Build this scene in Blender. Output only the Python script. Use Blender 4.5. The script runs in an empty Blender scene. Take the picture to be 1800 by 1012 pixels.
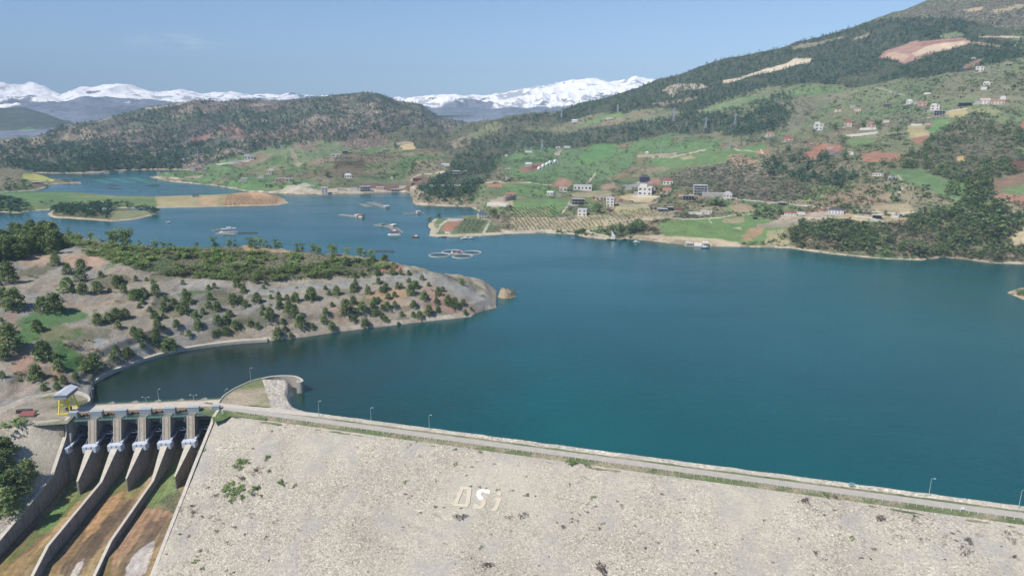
import bpy, math, random
import numpy as np
from mathutils import Vector, Matrix
R = math.radians
scene = bpy.context.scene
col = scene.collection
random.seed(7); rng = np.random.default_rng(7)

# ------------------------------------------------------------------ camera, sky, sun
H = 170.0; F = 1200.0; P0 = math.atan((506-200)/F); CX, CY = 900.0, 506.0
cam = bpy.data.objects.new('camera', bpy.data.cameras.new('camera'))
col.objects.link(cam); scene.camera = cam
cam.location = (0, 0, H); cam.rotation_euler = (math.pi/2-P0, 0, 0)
cam.data.sensor_width = 36; cam.data.lens = 36*F/1800.0
cam.data.clip_start = 1; cam.data.clip_end = 120000
SUN_EL, SUN_AZ = R(52), (-0.78, -0.626)           # direction to the sun on the ground plane
world = bpy.data.worlds.new('World'); scene.world = world; world.use_nodes = True
wn = world.node_tree.nodes; wl = world.node_tree.links
sky = wn.new('ShaderNodeTexSky'); sky.sky_type = 'NISHITA'; sky.sun_disc = False
sky.sun_elevation = SUN_EL; sky.sun_rotation = math.atan2(SUN_AZ[0], SUN_AZ[1])
sky.altitude = 300; sky.air_density = 1.0; sky.dust_density = 0.5; sky.ozone_density = 5.0
bgn = wn['Background']; bgn.inputs[1].default_value = 0.098
tint = wn.new('ShaderNodeVectorMath'); tint.operation = 'MULTIPLY'; tint.inputs[1].default_value = (.91, .99, 1.12)
wl.new(sky.outputs[0], tint.inputs[0]); # two faint wisps of high cloud
wtc = wn.new('ShaderNodeTexCoord'); cm_ = None; last = tint.outputs[0]
wno = wn.new('ShaderNodeTexNoise'); wmp = wn.new('ShaderNodeMapping'); wmp.inputs['Scale'].default_value = (14, 14, 70)
wl.new(wtc.outputs['Generated'], wmp.inputs[0]); wl.new(wmp.outputs[0], wno.inputs['Vector']); wno.inputs['Scale'].default_value = 2.2; wno.inputs['Detail'].default_value = 6
for d0, sc_ in (((-.416, .905, .0865), (13, 13, 75)), ((.0955, .993, .0735), (40, 40, 170))):
    a_ = wn.new('ShaderNodeVectorMath'); a_.operation = 'SUBTRACT'; wl.new(wtc.outputs['Generated'], a_.inputs[0]); a_.inputs[1].default_value = d0
    b_ = wn.new('ShaderNodeVectorMath'); b_.operation = 'MULTIPLY'; wl.new(a_.outputs[0], b_.inputs[0]); b_.inputs[1].default_value = sc_
    c_ = wn.new('ShaderNodeVectorMath'); c_.operation = 'LENGTH'; wl.new(b_.outputs[0], c_.inputs[0])
    e_ = wn.new('ShaderNodeMapRange'); wl.new(c_.outputs['Value'], e_.inputs[0]); e_.inputs[3].default_value = 1; e_.inputs[4].default_value = 0
    f_ = wn.new('ShaderNodeMapRange'); wl.new(wno.outputs['Fac'], f_.inputs[0]); f_.inputs[1].default_value = .42; f_.inputs[2].default_value = .68
    g_ = wn.new('ShaderNodeMath'); g_.operation = 'MULTIPLY'; wl.new(e_.outputs[0], g_.inputs[0]); wl.new(f_.outputs[0], g_.inputs[1])
    h_ = wn.new('ShaderNodeMath'); h_.operation = 'MULTIPLY'; wl.new(g_.outputs[0], h_.inputs[0]); h_.inputs[1].default_value = .5
    m_ = wn.new('ShaderNodeMix'); m_.data_type = 'RGBA'; wl.new(h_.outputs[0], m_.inputs[0]); wl.new(last, m_.inputs[6]); m_.inputs[7].default_value = (8.5, 8.8, 9.2, 1); last = m_.outputs[2]
wl.new(last, bgn.inputs[0])
sun = bpy.data.objects.new('sun', bpy.data.lights.new('sun', 'SUN')); col.objects.link(sun)
sun.data.energy = 5.0; sun.data.angle = R(0.5); sun.data.color = (1.0, 0.95, 0.88)
sd = Vector((SUN_AZ[0]*math.cos(SUN_EL), SUN_AZ[1]*math.cos(SUN_EL), math.sin(SUN_EL)))
sun.rotation_euler = sd.to_track_quat('Z', 'Y').to_euler(); sun.location = (0, 0, 600)
scene.view_settings.view_transform = 'Standard'; scene.view_settings.look = 'None'
scene.view_settings.exposure = 0.34; scene.view_settings.gamma = 1.0
scene.render.engine = 'CYCLES'
scene.cycles.max_bounces = 5; scene.cycles.diffuse_bounces = 3; scene.cycles.glossy_bounces = 2
scene.cycles.volume_bounces = 0; scene.cycles.transparent_max_bounces = 4
HAZE_DENSITY = 0.00006

# ------------------------------------------------------------------ photo geometry -> world
CC, SS = math.cos(P0), math.sin(P0)
def ray(px, py):
    a = (np.asarray(px, float)-CX)/F; b = -(np.asarray(py, float)-CY)/F
    return a, CC+b*SS, -SS+b*CC
def atz(px, py, z=0.0):
    dx, dy, dz = ray(px, py); t = (z-H)/dz
    return np.array([dx*t, dy*t, z+0*dx*t])
def atr(px, py, r):
    dx, dy, dz = ray(px, py); t = r/np.hypot(dx, dy)
    return np.array([dx*t, dy*t, H+dz*t])
def aty(px, py, Y):
    dx, dy, dz = ray(px, py); t = Y/dy
    return np.array([dx*t, dy*t, H+dz*t])
def proj(x, y, z):
    z = z-H; dep = y*CC-z*SS; up = y*SS+z*CC
    return CX+F*x/dep, CY-F*up/dep, dep

# ------------------------------------------------------------------ noise
def _h(ix, iy, s):
    n = (ix.astype(np.int64)*374761393+iy.astype(np.int64)*668265263+s*1442695041) & 0xffffffff
    n = ((n ^ (n >> 13))*1274126177) & 0xffffffff
    return ((n ^ (n >> 16)) & 0xffff)/65535.0
def vn(x, y, s=0):
    x = np.asarray(x, float); y = np.asarray(y, float)
    ix = np.floor(x); iy = np.floor(y); fx = x-ix; fy = y-iy
    fx = fx*fx*fx*(fx*(fx*6-15)+10); fy = fy*fy*fy*(fy*(fy*6-15)+10)
    a = _h(ix, iy, s); b = _h(ix+1, iy, s); c = _h(ix, iy+1, s); d = _h(ix+1, iy+1, s)
    return (a+(b-a)*fx)*(1-fy)+(c+(d-c)*fx)*fy
def fbm(x, y, wl_, octv=5, s=0, gain=.5):
    t = 0; a = 1; n = 0; f = 1.0/wl_
    for o in range(octv):
        t = t+a*(vn(x*f+17.3*o, y*f-9.1*o, s+o)*2-1); n += a; a *= gain; f *= 2.03
    return t/n
def ridged(x, y, wl_, octv=5, s=0):
    t = 0; a = 1; n = 0; f = 1.0/wl_
    for o in range(octv):
        t = t+a*(1-np.abs(vn(x*f+7.7*o, y*f+3.1*o, s+o)*2-1)*2); n += a; a *= .52; f *= 2.05
    return t/n
def cells(x, y, wl_, s=0):
    gx = np.floor(x/wl_); gy = np.floor(y/wl_); b1 = np.full(x.shape, 1e9); b2 = b1.copy(); v = np.zeros(x.shape)
    for i in (-1, 0, 1):
        for j in (-1, 0, 1):
            cx = gx+i; cy = gy+j; px = (cx+_h(cx, cy, s+1))*wl_; py = (cy+_h(cx, cy, s+2))*wl_; d = np.hypot((x-px), (y-py)*.8)
            n = d < b1; b2 = np.where(n, b1, np.minimum(b2, d)); v = np.where(n, _h(cx, cy, s+3), v); b1 = np.where(n, d, b1)
    return v, b2-b1
def sst(a, b, x):
    t = np.clip((x-a)/(b-a), 0, 1); return t*t*(3-2*t)
SAT = .79
def C(r, g, b, k=.72):
    f = lambda v: (v/12.92 if v <= .04045 else ((v+.055)/1.055)**2.4)
    c = np.array([f(r/255.)*k, f(g/255.)*k, f(b/255.)*k]); l = c @ np.array([.2126, .7152, .0722])
    return l+(c-l)*SAT

# ------------------------------------------------------------------ materials
def newmat(name):
    m = bpy.data.materials.new(name); m.use_nodes = True
    nt = m.node_tree; return m, nt.nodes, nt.links, nt.nodes['Principled BSDF']
def nz(N, L, vec, scale, detail=4, rough=.55):
    n = N.new('ShaderNodeTexNoise'); n.inputs['Scale'].default_value = scale
    n.inputs['Detail'].default_value = detail; n.inputs['Roughness'].default_value = rough
    L.new(vec, n.inputs['Vector']); return n.outputs['Fac']
def mrange(N, L, v, a, b, c, d):
    m = N.new('ShaderNodeMapRange'); L.new(v, m.inputs[0])
    for i, q in enumerate((a, b, c, d)): m.inputs[i+1].default_value = q
    return m.outputs[0]
def mulc(N, L, c, f):
    m = N.new('ShaderNodeVectorMath'); m.operation = 'SCALE'; L.new(c, m.inputs[0]); L.new(f, m.inputs['Scale'])
    return m.outputs[0]
def mixc(N, L, f, a, b):
    m = N.new('ShaderNodeMix'); m.data_type = 'RGBA'
    if isinstance(f, float): m.inputs[0].default_value = f
    else: L.new(f, m.inputs[0])
    for i, q in ((6, a), (7, b)):
        if isinstance(q, (tuple, list, np.ndarray)): m.inputs[i].default_value = (*[float(v) for v in q[:3]], 1)
        else: L.new(q, m.inputs[i])
    return m.outputs[2]
def tcoord(N, out='Object'):
    return N.new('ShaderNodeTexCoord').outputs[out]
def setbump(N, L, B, h, strength, dist):
    b = N.new('ShaderNodeBump'); b.inputs['Strength'].default_value = strength; b.inputs['Distance'].default_value = dist
    L.new(h, b.inputs['Height']); L.new(b.outputs[0], B.inputs['Normal'])
MATS = {}
def M(name, c=(.5, .5, .5), rough=.8, metal=0.0, var=.12, scale=1.5, bump=0.0, streak=0.0, spec=.3):
    if name in MATS: return MATS[name]
    m, N, L, B = newmat(name); B.inputs['Roughness'].default_value = rough
    B.inputs['Metallic'].default_value = metal; B.inputs['Specular IOR Level'].default_value = spec
    tc = tcoord(N); f = nz(N, L, tc, scale)
    rgb = N.new('ShaderNodeRGB'); rgb.outputs[0].default_value = (*[float(v) for v in c], 1)
    o = mulc(N, L, rgb.outputs[0], mrange(N, L, f, .3, .7, 1-var, 1+var))
    if streak:
        mp = N.new('ShaderNodeMapping'); mp.inputs['Scale'].default_value = (1.3, .9, .06); L.new(tc, mp.inputs[0])
        s = nz(N, L, mp.outputs[0], 1.0, 5, .7)
        o = mixc(N, L, mrange(N, L, s, .52, .70, 0, streak), o, tuple(v*.32 for v in c))
    L.new(o, B.inputs['Base Color'])
    if bump: setbump(N, L, B, nz(N, L, tc, scale*3), bump, .1)
    MATS[name] = m; return m
def terrain_mat(name, spot=.0, spotscale=.12, spotcol=(.03, .05, .03), var=.3, fine=.25, bump=.6, bdist=2.0, s1=.006, s2=.05, s3=.35):
    m, N, L, B = newmat(name); B.inputs['Roughness'].default_value = .95; B.inputs['Specular IOR Level'].default_value = .1
    tc = tcoord(N); at = N.new('ShaderNodeAttribute'); at.attribute_name = 'Col'
    n1 = nz(N, L, tc, s1, 5, .6); n2 = nz(N, L, tc, s2, 6, .65); n3 = nz(N, L, tc, s3, 5, .7)
    o = mulc(N, L, at.outputs['Color'], mrange(N, L, n1, .3, .7, 1-var*.5, 1+var*.5))
    o = mulc(N, L, o, mrange(N, L, n2, .3, .7, 1-var, 1+var))
    o = mulc(N, L, o, mrange(N, L, n3, .3, .7, 1-fine, 1+fine))
    if spot:
        at2 = N.new('ShaderNodeAttribute'); at2.attribute_name = 'Scrub'
        v = N.new('ShaderNodeTexVoronoi'); v.inputs['Scale'].default_value = spotscale; L.new(tc, v.inputs['Vector'])
        v.inputs['Randomness'].default_value = 1.0
        ns = nz(N, L, tc, spotscale*3, 3, .6)
        a = N.new('ShaderNodeMath'); a.operation = 'ADD'; L.new(v.outputs['Distance'], a.inputs[0]); L.new(mrange(N, L, ns, .3, .7, -.18, .18), a.inputs[1])
        b = N.new('ShaderNodeMath'); b.operation = 'LESS_THAN'; L.new(a.outputs[0], b.inputs[0])
        c = N.new('ShaderNodeMath'); c.operation = 'MULTIPLY'; L.new(at2.outputs['Fac'], c.inputs[0]); c.inputs[1].default_value = .62
        L.new(c.outputs[0], b.inputs[1])
        d = N.new('ShaderNodeMath'); d.operation = 'MULTIPLY'; L.new(b.outputs[0], d.inputs[0]); d.inputs[1].default_value = spot
        o = mixc(N, L, d.outputs[0], o, spotcol)
    L.new(o, B.inputs['Base Color'])
    if bump: setbump(N, L, B, mixc(N, L, .5, n2, n3), bump, bdist)
    MATS[name] = m; return m

# ------------------------------------------------------------------ object helpers
def tag(o, label=None, cat=None, group=None, kind=None):
    if label: o['label'] = label
    if cat: o['category'] = cat
    if group: o['group'] = group
    if kind: o['kind'] = kind
    return o
def empty(name, loc, rz=0, label=None, cat=None, group=None):
    o = bpy.data.objects.new(name, None); o.empty_display_size = .5; col.objects.link(o)
    o.location = [float(v) for v in loc]; o.rotation_euler = (0, 0, rz); return tag(o, label, cat, group)
def link_mesh(name, me, parent=None, mats=()):
    for m in mats:
        if m.name not in [q.name for q in me.materials if q]: me.materials.append(m)
    o = bpy.data.objects.new(name, me); col.objects.link(o)
    if parent: o.parent = parent
    return o
def copy_tree(o, parent=None):
    c = o.copy(); col.objects.link(c)
    if parent: c.parent = parent
    for ch in list(o.children): copy_tree(ch, c)
    return c
def np_mesh(name, V, Fc, smooth=True, cols=None, scrub=None):
    V = np.asarray(V, np.float32); Fc = np.asarray(Fc, np.int32); k = Fc.shape[1]
    me = bpy.data.meshes.new(name)
    me.vertices.add(len(V)); me.vertices.foreach_set('co', V.ravel())
    me.loops.add(Fc.size); me.loops.foreach_set('vertex_index', Fc.ravel())
    me.polygons.add(len(Fc)); me.polygons.foreach_set('loop_start', np.arange(0, Fc.size, k, dtype=np.int32))
    if smooth: me.polygons.foreach_set('use_smooth', np.ones(len(Fc), bool))
    if cols is not None:
        a = me.color_attributes.new('Col', 'FLOAT_COLOR', 'POINT')
        a.data.foreach_set('color', np.c_[cols, np.ones(len(V))].astype(np.float32).ravel())
    if scrub is not None:
        a = me.attributes.new('Scrub', 'FLOAT', 'POINT'); a.data.foreach_set('value', np.asarray(scrub, np.float32))
    me.update(); me.validate(); return me
def grid_faces(nr, nc):
    i = np.arange(nr-1)[:, None]*nc+np.arange(nc-1)[None, :]
    return np.stack([i, i+1, i+nc+1, i+nc], -1).reshape(-1, 4)
class MB:
    def __init__(s): s.v = []; s.f = []
    def add(s, vs, fs):
        o = len(s.v); s.v += [tuple(float(q) for q in p) for p in vs]; s.f += [tuple(i+o for i in f) for f in fs]; return s
    def box(s, x0, x1, y0, y1, z0, z1):
        v = [(x0, y0, z0), (x1, y0, z0), (x1, y1, z0), (x0, y1, z0), (x0, y0, z1), (x1, y0, z1), (x1, y1, z1), (x0, y1, z1)]
        return s.add(v, [(0, 3, 2, 1), (4, 5, 6, 7), (0, 1, 5, 4), (1, 2, 6, 5), (2, 3, 7, 6), (3, 0, 4, 7)])
    def beam(s, a, b, w, h=None, n=4):
        a = Vector(a); b = Vector(b); d = (b-a)
        if d.length < 1e-6: return s
        d.normalize(); h = h or w
        u = d.cross(Vector((0, 0, 1)))
        if u.length < .01: u = Vector((1, 0, 0))
        u.normalize(); v = u.cross(d).normalized(); vs = []
        for p in (a, b):
            for k in range(n):
                an = 2*math.pi*(k+.5)/n; q = 1.414 if n == 4 else 1
                vs.append(p+u*math.cos(an)*w*.5*q+v*math.sin(an)*h*.5*q)
        fs = [(k, (k+1) % n, n+(k+1) % n, n+k) for k in range(n)]+[tuple(range(n-1, -1, -1)), tuple(range(n, 2*n))]
        return s.add(vs, fs)
    def cyl(s, c, r0, r1, z0, z1, n=10):
        vs = [(c[0]+r*math.cos(2*math.pi*k/n), c[1]+r*math.sin(2*math.pi*k/n), z) for r, z in ((r0, z0), (r1, z1)) for k in range(n)]
        return s.add(vs, [(k, (k+1) % n, n+(k+1) % n, n+k) for k in range(n)]+[tuple(range(n-1, -1, -1)), tuple(range(n, 2*n))])
    def prism(s, poly, z0, z1):
        n = len(poly); vs = [(p[0], p[1], z0) for p in poly]+[(p[0], p[1], z1) for p in poly]
        return s.add(vs, [(k, (k+1) % n, n+(k+1) % n, n+k) for k in range(n)]+[tuple(range(n-1, -1, -1)), tuple(range(n, 2*n))])
    def build(s, name, m, parent=None, smooth=False):
        me = bpy.data.meshes.new(name); me.from_pydata(s.v, [], s.f)
        ms = m if isinstance(m, (list, tuple)) else [m]
        for q in ms: me.materials.append(q)
        if smooth:
            for p in me.polygons: p.use_smooth = True
        me.update(); return link_mesh(name, me, parent)

# ------------------------------------------------------------------ terrain machinery
def pip(x, y, poly):
    inside = np.zeros(x.shape, bool); n = len(poly); j = n-1
    for i in range(n):
        xi, yi = poly[i]; xj, yj = poly[j]
        if yi != yj:
            inside ^= ((yi > y) != (yj > y)) & (x < (xj-xi)*(y-yi)/(yj-yi)+xi)
        j = i
    return inside
class Polar:
    """heightfield on rings round the camera foot: curves of (px, py, mode, value), near to far"""
    def __init__(s, curves, px0, px1, ncol, rows, relief=None, smooth=9):
        a0 = (px0-CX)/F; a1 = (px1-CX)/F; s.az = np.linspace(math.atan(a0*1.06), math.atan(a1*1.06), ncol)
        Rk = []; Zk = []
        for cv in curves:
            A = []; RR = []; Z = []
            for px, py, mode, val in cv:
                if mode == 'c': p = atr(px, py, val[0]); p[2] = val[1]
                else: p = atz(px, py, val) if mode == 'z' else aty(px, py, val)
                A.append(math.atan2(p[0], p[1])); RR.append(math.hypot(p[0], p[1])); Z.append(p[2])
            o = np.argsort(A); A = np.array(A)[o]; RR = np.array(RR)[o]; Z = np.array(Z)[o]
            Rk.append(np.interp(s.az, A, RR)); Zk.append(np.interp(s.az, A, Z))
        for i in range(1, len(Rk)): Rk[i] = np.maximum(Rk[i], Rk[i-1]+2.0)
        Rs = []; Zs = []; T = []
        for i in range(len(Rk)-1):
            n = rows[i]
            for k in range(n):
                t = k/n; Rs.append(Rk[i]*(1-t)+Rk[i+1]*t); Zs.append(Zk[i]*(1-t)+Zk[i+1]*t); T.append(i+t)
        Rs.append(Rk[-1]); Zs.append(Zk[-1]); T.append(len(Rk)-1.0)
        s.R = np.array(Rs); s.Z = np.array(Zs); s.T = np.array(T)
        for _ in range(smooth):
            s.Z[1:-1] = (s.Z[:-2]+2*s.Z[1:-1]+s.Z[2:])/4
        s.X = s.R*np.sin(s.az)[None, :]; s.Y = s.R*np.cos(s.az)[None, :]
        if relief: s.Z = s.Z+relief(s.X, s.Y, s.Z, s.T[:, None]+0*s.X)
    def lookup(s, px, py):
        px = np.atleast_1d(np.asarray(px, float)); py = np.atleast_1d(np.asarray(py, float))
        dx, dy, dz = ray(px, py); az = np.arctan2(dx, dy); sl = dz/np.hypot(dx, dy)
        ok = (az >= s.az[0]) & (az <= s.az[-1])
        c = np.clip(np.round((az-s.az[0])/(s.az[1]-s.az[0])).astype(int), 0, len(s.az)-1)
        Rc = s.R[:, c]; D = s.Z[:, c]-(H+sl[None, :]*Rc)
        hit = D >= 0; hit[0] = False
        i = np.argmax(hit, 0); ok &= hit.any(0) & (D[0] < 0)
        i = np.clip(i, 1, len(s.R)-1); k = np.arange(len(px))
        d0 = D[i-1, k]; d1 = D[i, k]; t = np.where(ok, -d0/np.where(d1-d0 == 0, 1, d1-d0), 0)
        r = Rc[i-1, k]*(1-t)+Rc[i, k]*t
        z = H+sl*r
        ok &= z > -.2
        return r*np.sin(az), r*np.cos(az), z, np.where(ok, r, 1e9)
    def height(s, x, y):
        az = math.atan2(x, y); r = math.hypot(x, y)
        if az < s.az[0] or az > s.az[-1]: return -99
        f = (az-s.az[0])/(s.az[1]-s.az[0]); c = min(int(f), len(s.az)-2); f -= c
        a = np.interp(r, s.R[:, c], s.Z[:, c], left=-99, right=-99); b = np.interp(r, s.R[:, c+1], s.Z[:, c+1], left=-99, right=-99)
        return a*(1-f)+b*f
    def build(s, name, mat, paint, label=None):
        nr, nc = s.X.shape; V = np.stack([s.X, s.Y, s.Z], -1).reshape(-1, 3)
        cc, sc = paint(s.X.ravel(), s.Y.ravel(), s.Z.ravel(), s)
        me = np_mesh(name, V, grid_faces(nr, nc)[:, ::-1] if False else grid_faces(nr, nc), True, cc, sc)
        o = link_mesh(name, me, None, [mat]); tag(o, kind='structure'); return o
TERR = []
def find(px, py):
    px = np.atleast_1d(np.asarray(px, float)); py = np.atleast_1d(np.asarray(py, float))
    best = np.full(px.shape, 1e9); X = np.zeros(px.shape); Y = np.zeros(px.shape); Z = np.zeros(px.shape); W = np.full(px.shape, -1)
    for k, t in enumerate(TERR):
        x, y, z, r = t.lookup(px, py); b = r < best
        X[b] = x[b]; Y[b] = y[b]; Z[b] = z[b]; best[b] = r[b]; W[b] = k
    return X, Y, Z, best < 1e8, W
def find1(px, py):
    for k in range(40):
        X, Y, Z, ok, W = find(px, py+k*.7)
        if ok[0]: return float(X[0]), float(Y[0]), float(Z[0])
    p = atz(px, max(py, 215), 0); return float(p[0]), float(p[1]), 0.0
def wpoly(pts, terr):
    out = []
    for px, py in pts:
        for k in range(60):
            x, y, z, r = terr.lookup(px, py+k*.7)
            if r[0] < 1e8: out.append((float(x[0]), float(y[0]))); break
        else:
            p = atz(px, max(py, 230), 0); out.append((float(p[0]), float(p[1])))
    return out
def paint_polys(x, y, cc, sc, polys, terr, jit=6.0, wlj=25.0):
    jx = fbm(x, y, wlj, 3, 91)*jit; jy = fbm(x, y, wlj, 3, 57)*jit
    J = [(fbm(x, y, wlj*.3, 2, 200+q)*jit*.8, fbm(x, y, wlj*.3, 2, 300+q)*jit*.8) for q in range(4)]
    for pts, c, s_, *k in polys:
        w = wpoly(pts, terr) if not (k and k[0] == 'w') else pts
        xs = [p[0] for p in w]; ys = [p[1] for p in w]
        bb = (x > min(xs)-jit) & (x < max(xs)+jit) & (y > min(ys)-jit) & (y < max(ys)+jit)
        idx = np.nonzero(bb)[0]
        if not len(idx): continue
        W = 0
        for q in range(4):
            W = W+pip(x[idx]+jx[idx]+J[q][0][idx], y[idx]+jy[idx]+J[q][1][idx], w)*.25
        nzr = W > 0; idx = idx[nzr]; W = W[nzr]*.88
        if c is not None: cc[idx] = cc[idx]*(1-W[:, None])+c*W[:, None]
        if s_ is not None: sc[idx] = sc[idx]*(1-W)+s_*W
# ================================================================== SETTING: land
def Zc(*a): return [(p[0], p[1], 'z', p[2] if len(p) > 2 else 0.0) for p in a]
def Rc(*a): return [(p[0], p[1], 'r', p[2]) for p in a]
def shift(cv, dr, z):
    out = []
    for px, py, mode, val in cv:
        p = atz(px, py, val) if mode == 'z' else aty(px, py, val)
        zz = z(p[2]) if callable(z) else z
        out.append((px, py, 'c', (math.hypot(p[0], p[1])+dr, zz)))
    return out
def between(shore, sil, pxs, fg):
    """curves part way up between the shore and the skyline"""
    sp = [c[0] for c in shore]; sy = [c[1] for c in shore]; kp = [c[0] for c in sil]; ky = [c[1] for c in sil]; kr = [c[3] for c in sil]
    out = []
    for f, g in fg:
        cv = []
        for px in pxs:
            y0 = np.interp(px, sp, sy); y5 = np.interp(px, kp, ky); r5 = np.interp(px, kp, kr)
            p = atz(px, y0, 0.0); r0 = p[1]
            cv.append((px, y0+(y5-y0)*f, 'r', r0*(r5/r0)**g))
        out.append(cv)
    return out

# --- headland (near left)
h0 = Zc((-260, 765, 7), (0, 746, 7), (60, 745, 7), (110, 741, 7), (130, 722, 7), (150, 713, 7), (158, 706, 6.9), (166, 674), (185, 662), (210, 650), (240, 639), (300, 621), (380, 607), (470, 600), (540, 592), (600, 583), (700, 571), (780, 562), (828, 557), (838, 551), (852, 546), (874, 541), (879, 541, -4), (930, 541, -6))
h00 = [(a, b, c_, d_) if h0[i][3] < 3 else (a, b, c_, (d_[0]+23, d_[1]-8)) for i, (a, b, c_, d_) in enumerate(shift(h0, -25, lambda z: z-9 if z < 3 else z))]
h1 = Zc((-260, 712, 8), (0, 716, 7.5), (60, 697, 7.5), (110, 689, 7.5), (140, 684, 5), (166, 668, 2.5), (185, 657, 2.5), (240, 634, 2.5), (300, 616, 2.5), (380, 602, 2.5), (470, 595, 2.5), (600, 578, 2.5), (700, 566, 2.2), (780, 557, 2), (826, 552, 1.6), (838, 546, 2), (850, 541, 2.5), (872, 538, 1.5), (879, 538, -4), (930, 538, -6))
h2 = Zc((-260, 610, 28), (0, 610, 25), (100, 612, 20), (200, 600, 16), (300, 575, 15), (400, 560, 16), (500, 552, 16), (600, 540, 15), (700, 530, 15), (780, 524, 14), (820, 524, 12), (850, 527, 8), (872, 537, 2), (879, 537, -4), (930, 537, -6))
h3 = Zc((-260, 520, 42), (0, 520, 38), (100, 520, 36), (200, 525, 32), (300, 517, 30), (400, 511, 28), (500, 504, 27), (600, 496, 26), (700, 490, 25), (760, 488, 23), (800, 494, 18), (830, 504, 12), (850, 516, 8), (872, 536, 2), (879, 536, -4), (930, 536, -6))
h3b = shift(h3, 14, lambda z: z+(.6 if z > 3 else .1))
h4 = Zc((-260, 425, 60), (0, 418, 57), (60, 408, 54), (100, 405, 52), (150, 418, 50), (200, 428, 50), (300, 437, 47), (400, 434, 46), (500, 437, 43), (560, 444, 41), (600, 446, 39), (650, 452, 35), (690, 463, 31), (720, 474, 28), (760, 484, 24), (800, 490, 19), (830, 501, 13), (850, 512, 8.5), (872, 535, 2), (879, 535, -4), (930, 535, -6))
h5 = shift(h4, 45, lambda z: z*.75 if z > 2 else z)
h6 = shift(h4, 120, -8)
def rel_head(x, y, z, T):
    m = sst(1.0, 2.0, T)*sst(3, 10, z)*(1-.8*np.exp(-((T-3.4)/.5)**2))
    g = ridged(x*1.0+y*.15, y*.35, 46, 4, 3)
    q = z+fbm(x, y, 50, 3, 12)*4; hh = 7.5; fr = q/hh-np.floor(q/hh); ter = (sst(.45, .95, fr)-fr)*hh*.62
    return m*(fbm(x, y, 55, 6, 11)*4.5+g*2.2+ridged(x, y*.4, 15, 3, 14)*.7+ter*sst(3, 8, z)*(1-sst(34, 42, z)))
head = Polar([h00, h0, h1, h2, h3, h3b, h4, h5, h6], -260, 900, 900, [4, 10, 70, 60, 6, 80, 16, 10], rel_head, 3)

# --- far shore and the long right-hand mountainside
m0 = Zc((-60, 318, -5), (255, 314, -4), (266, 312), (300, 319), (340, 323), (375, 326), (400, 330), (440, 338), (486, 340), (530, 342), (572, 342), (655, 340), (700, 338), (720, 339), (724, 346), (727, 358), (733, 361), (790, 363), (827, 364), (842, 372), (858, 385), (868, 400), (880, 412), (960, 410), (1012, 413), (1030, 418), (1060, 421), (1080, 422), (1110, 421), (1150, 425), (1200, 431), (1250, 434), (1320, 435), (1390, 437), (1430, 443), (1480, 449), (1520, 453), (1560, 456), (1620, 458), (1660, 453), (1700, 457), (1740, 463), (1800, 465), (1960, 472))
sil = Rc((-60, 312, 1905), (255, 311, 1930), (265, 309, 1905), (300, 298, 1905), (350, 288, 2000), (400, 274, 2115), (440, 264, 2250), (520, 249, 2420), (600, 243, 2550), (660, 236, 2650), (690, 224, 2750), (705, 214, 2750), (730, 214, 2800), (790, 223, 2850), (830, 214, 2850), (880, 212, 2850), (915, 205, 2850), (935, 202, 2850), (970, 202, 2850), (1000, 194, 2850), (1060, 172, 2900), (1130, 146, 3000), (1200, 124, 2950), (1280, 103, 2900), (1340, 94, 2850), (1385, 86, 2800), (1400, 77, 2800), (1450, 62, 2780), (1500, 48, 2750), (1550, 31, 2720), (1600, 13, 2700), (1640, -3, 2680), (1720, -28, 2640), (1800, -50, 2600), (1960, -85, 2600))
def back(cv, dr, dz, dr2, z2):
    out = []
    for px, py, mode, val in cv:
        p = aty(px, py, val); k = min(1, max(0, (px-640)/80)); out.append((px, py, 'c', (math.hypot(p[0], p[1])+dr2*(1-k)+dr*k, (z2(p[2]))*(1-k)+dz(p[2])*k)))
    return out
silb1 = back(sil, 120, lambda z: z-6, 60, lambda z: z-14); silb2 = back(sil, 900, lambda z: z*.5, 260, lambda z: -8)
pxs = [-60, 255, 266]+list(range(290, 1961, 30))
mid = between(m0, sil, pxs, [(.12, .07), (.27, .19), (.5, .48), (.75, .76)])
for cv in mid:
    for i in (0, 1): cv[i] = (cv[i][0], cv[i][1], 'z', -4.0)
def rel_main(x, y, z, T):
    m = sst(2.1, 3.2, T)*sst(4, 15, z); u = sst(3.2, 5.2, T)
    r = np.hypot(x, y)
    return m*(fbm(x, y, 240, 5, 21)*16+fbm(x, y, 60, 3, 5)*2)+u*(ridged(x+.4*y, y*.4, 420, 4, 33)*26-6)*sst(700, 1600, r)
main = Polar([shift(m0, -18, -7), m0, shift(m0, 9, lambda z: 1.8 if z > -1 else z)]+mid+[sil, silb1, silb2], -60, 1960, 1150, [3, 5, 60, 75, 95, 90, 90, 8, 10], rel_main, 10)

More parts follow.
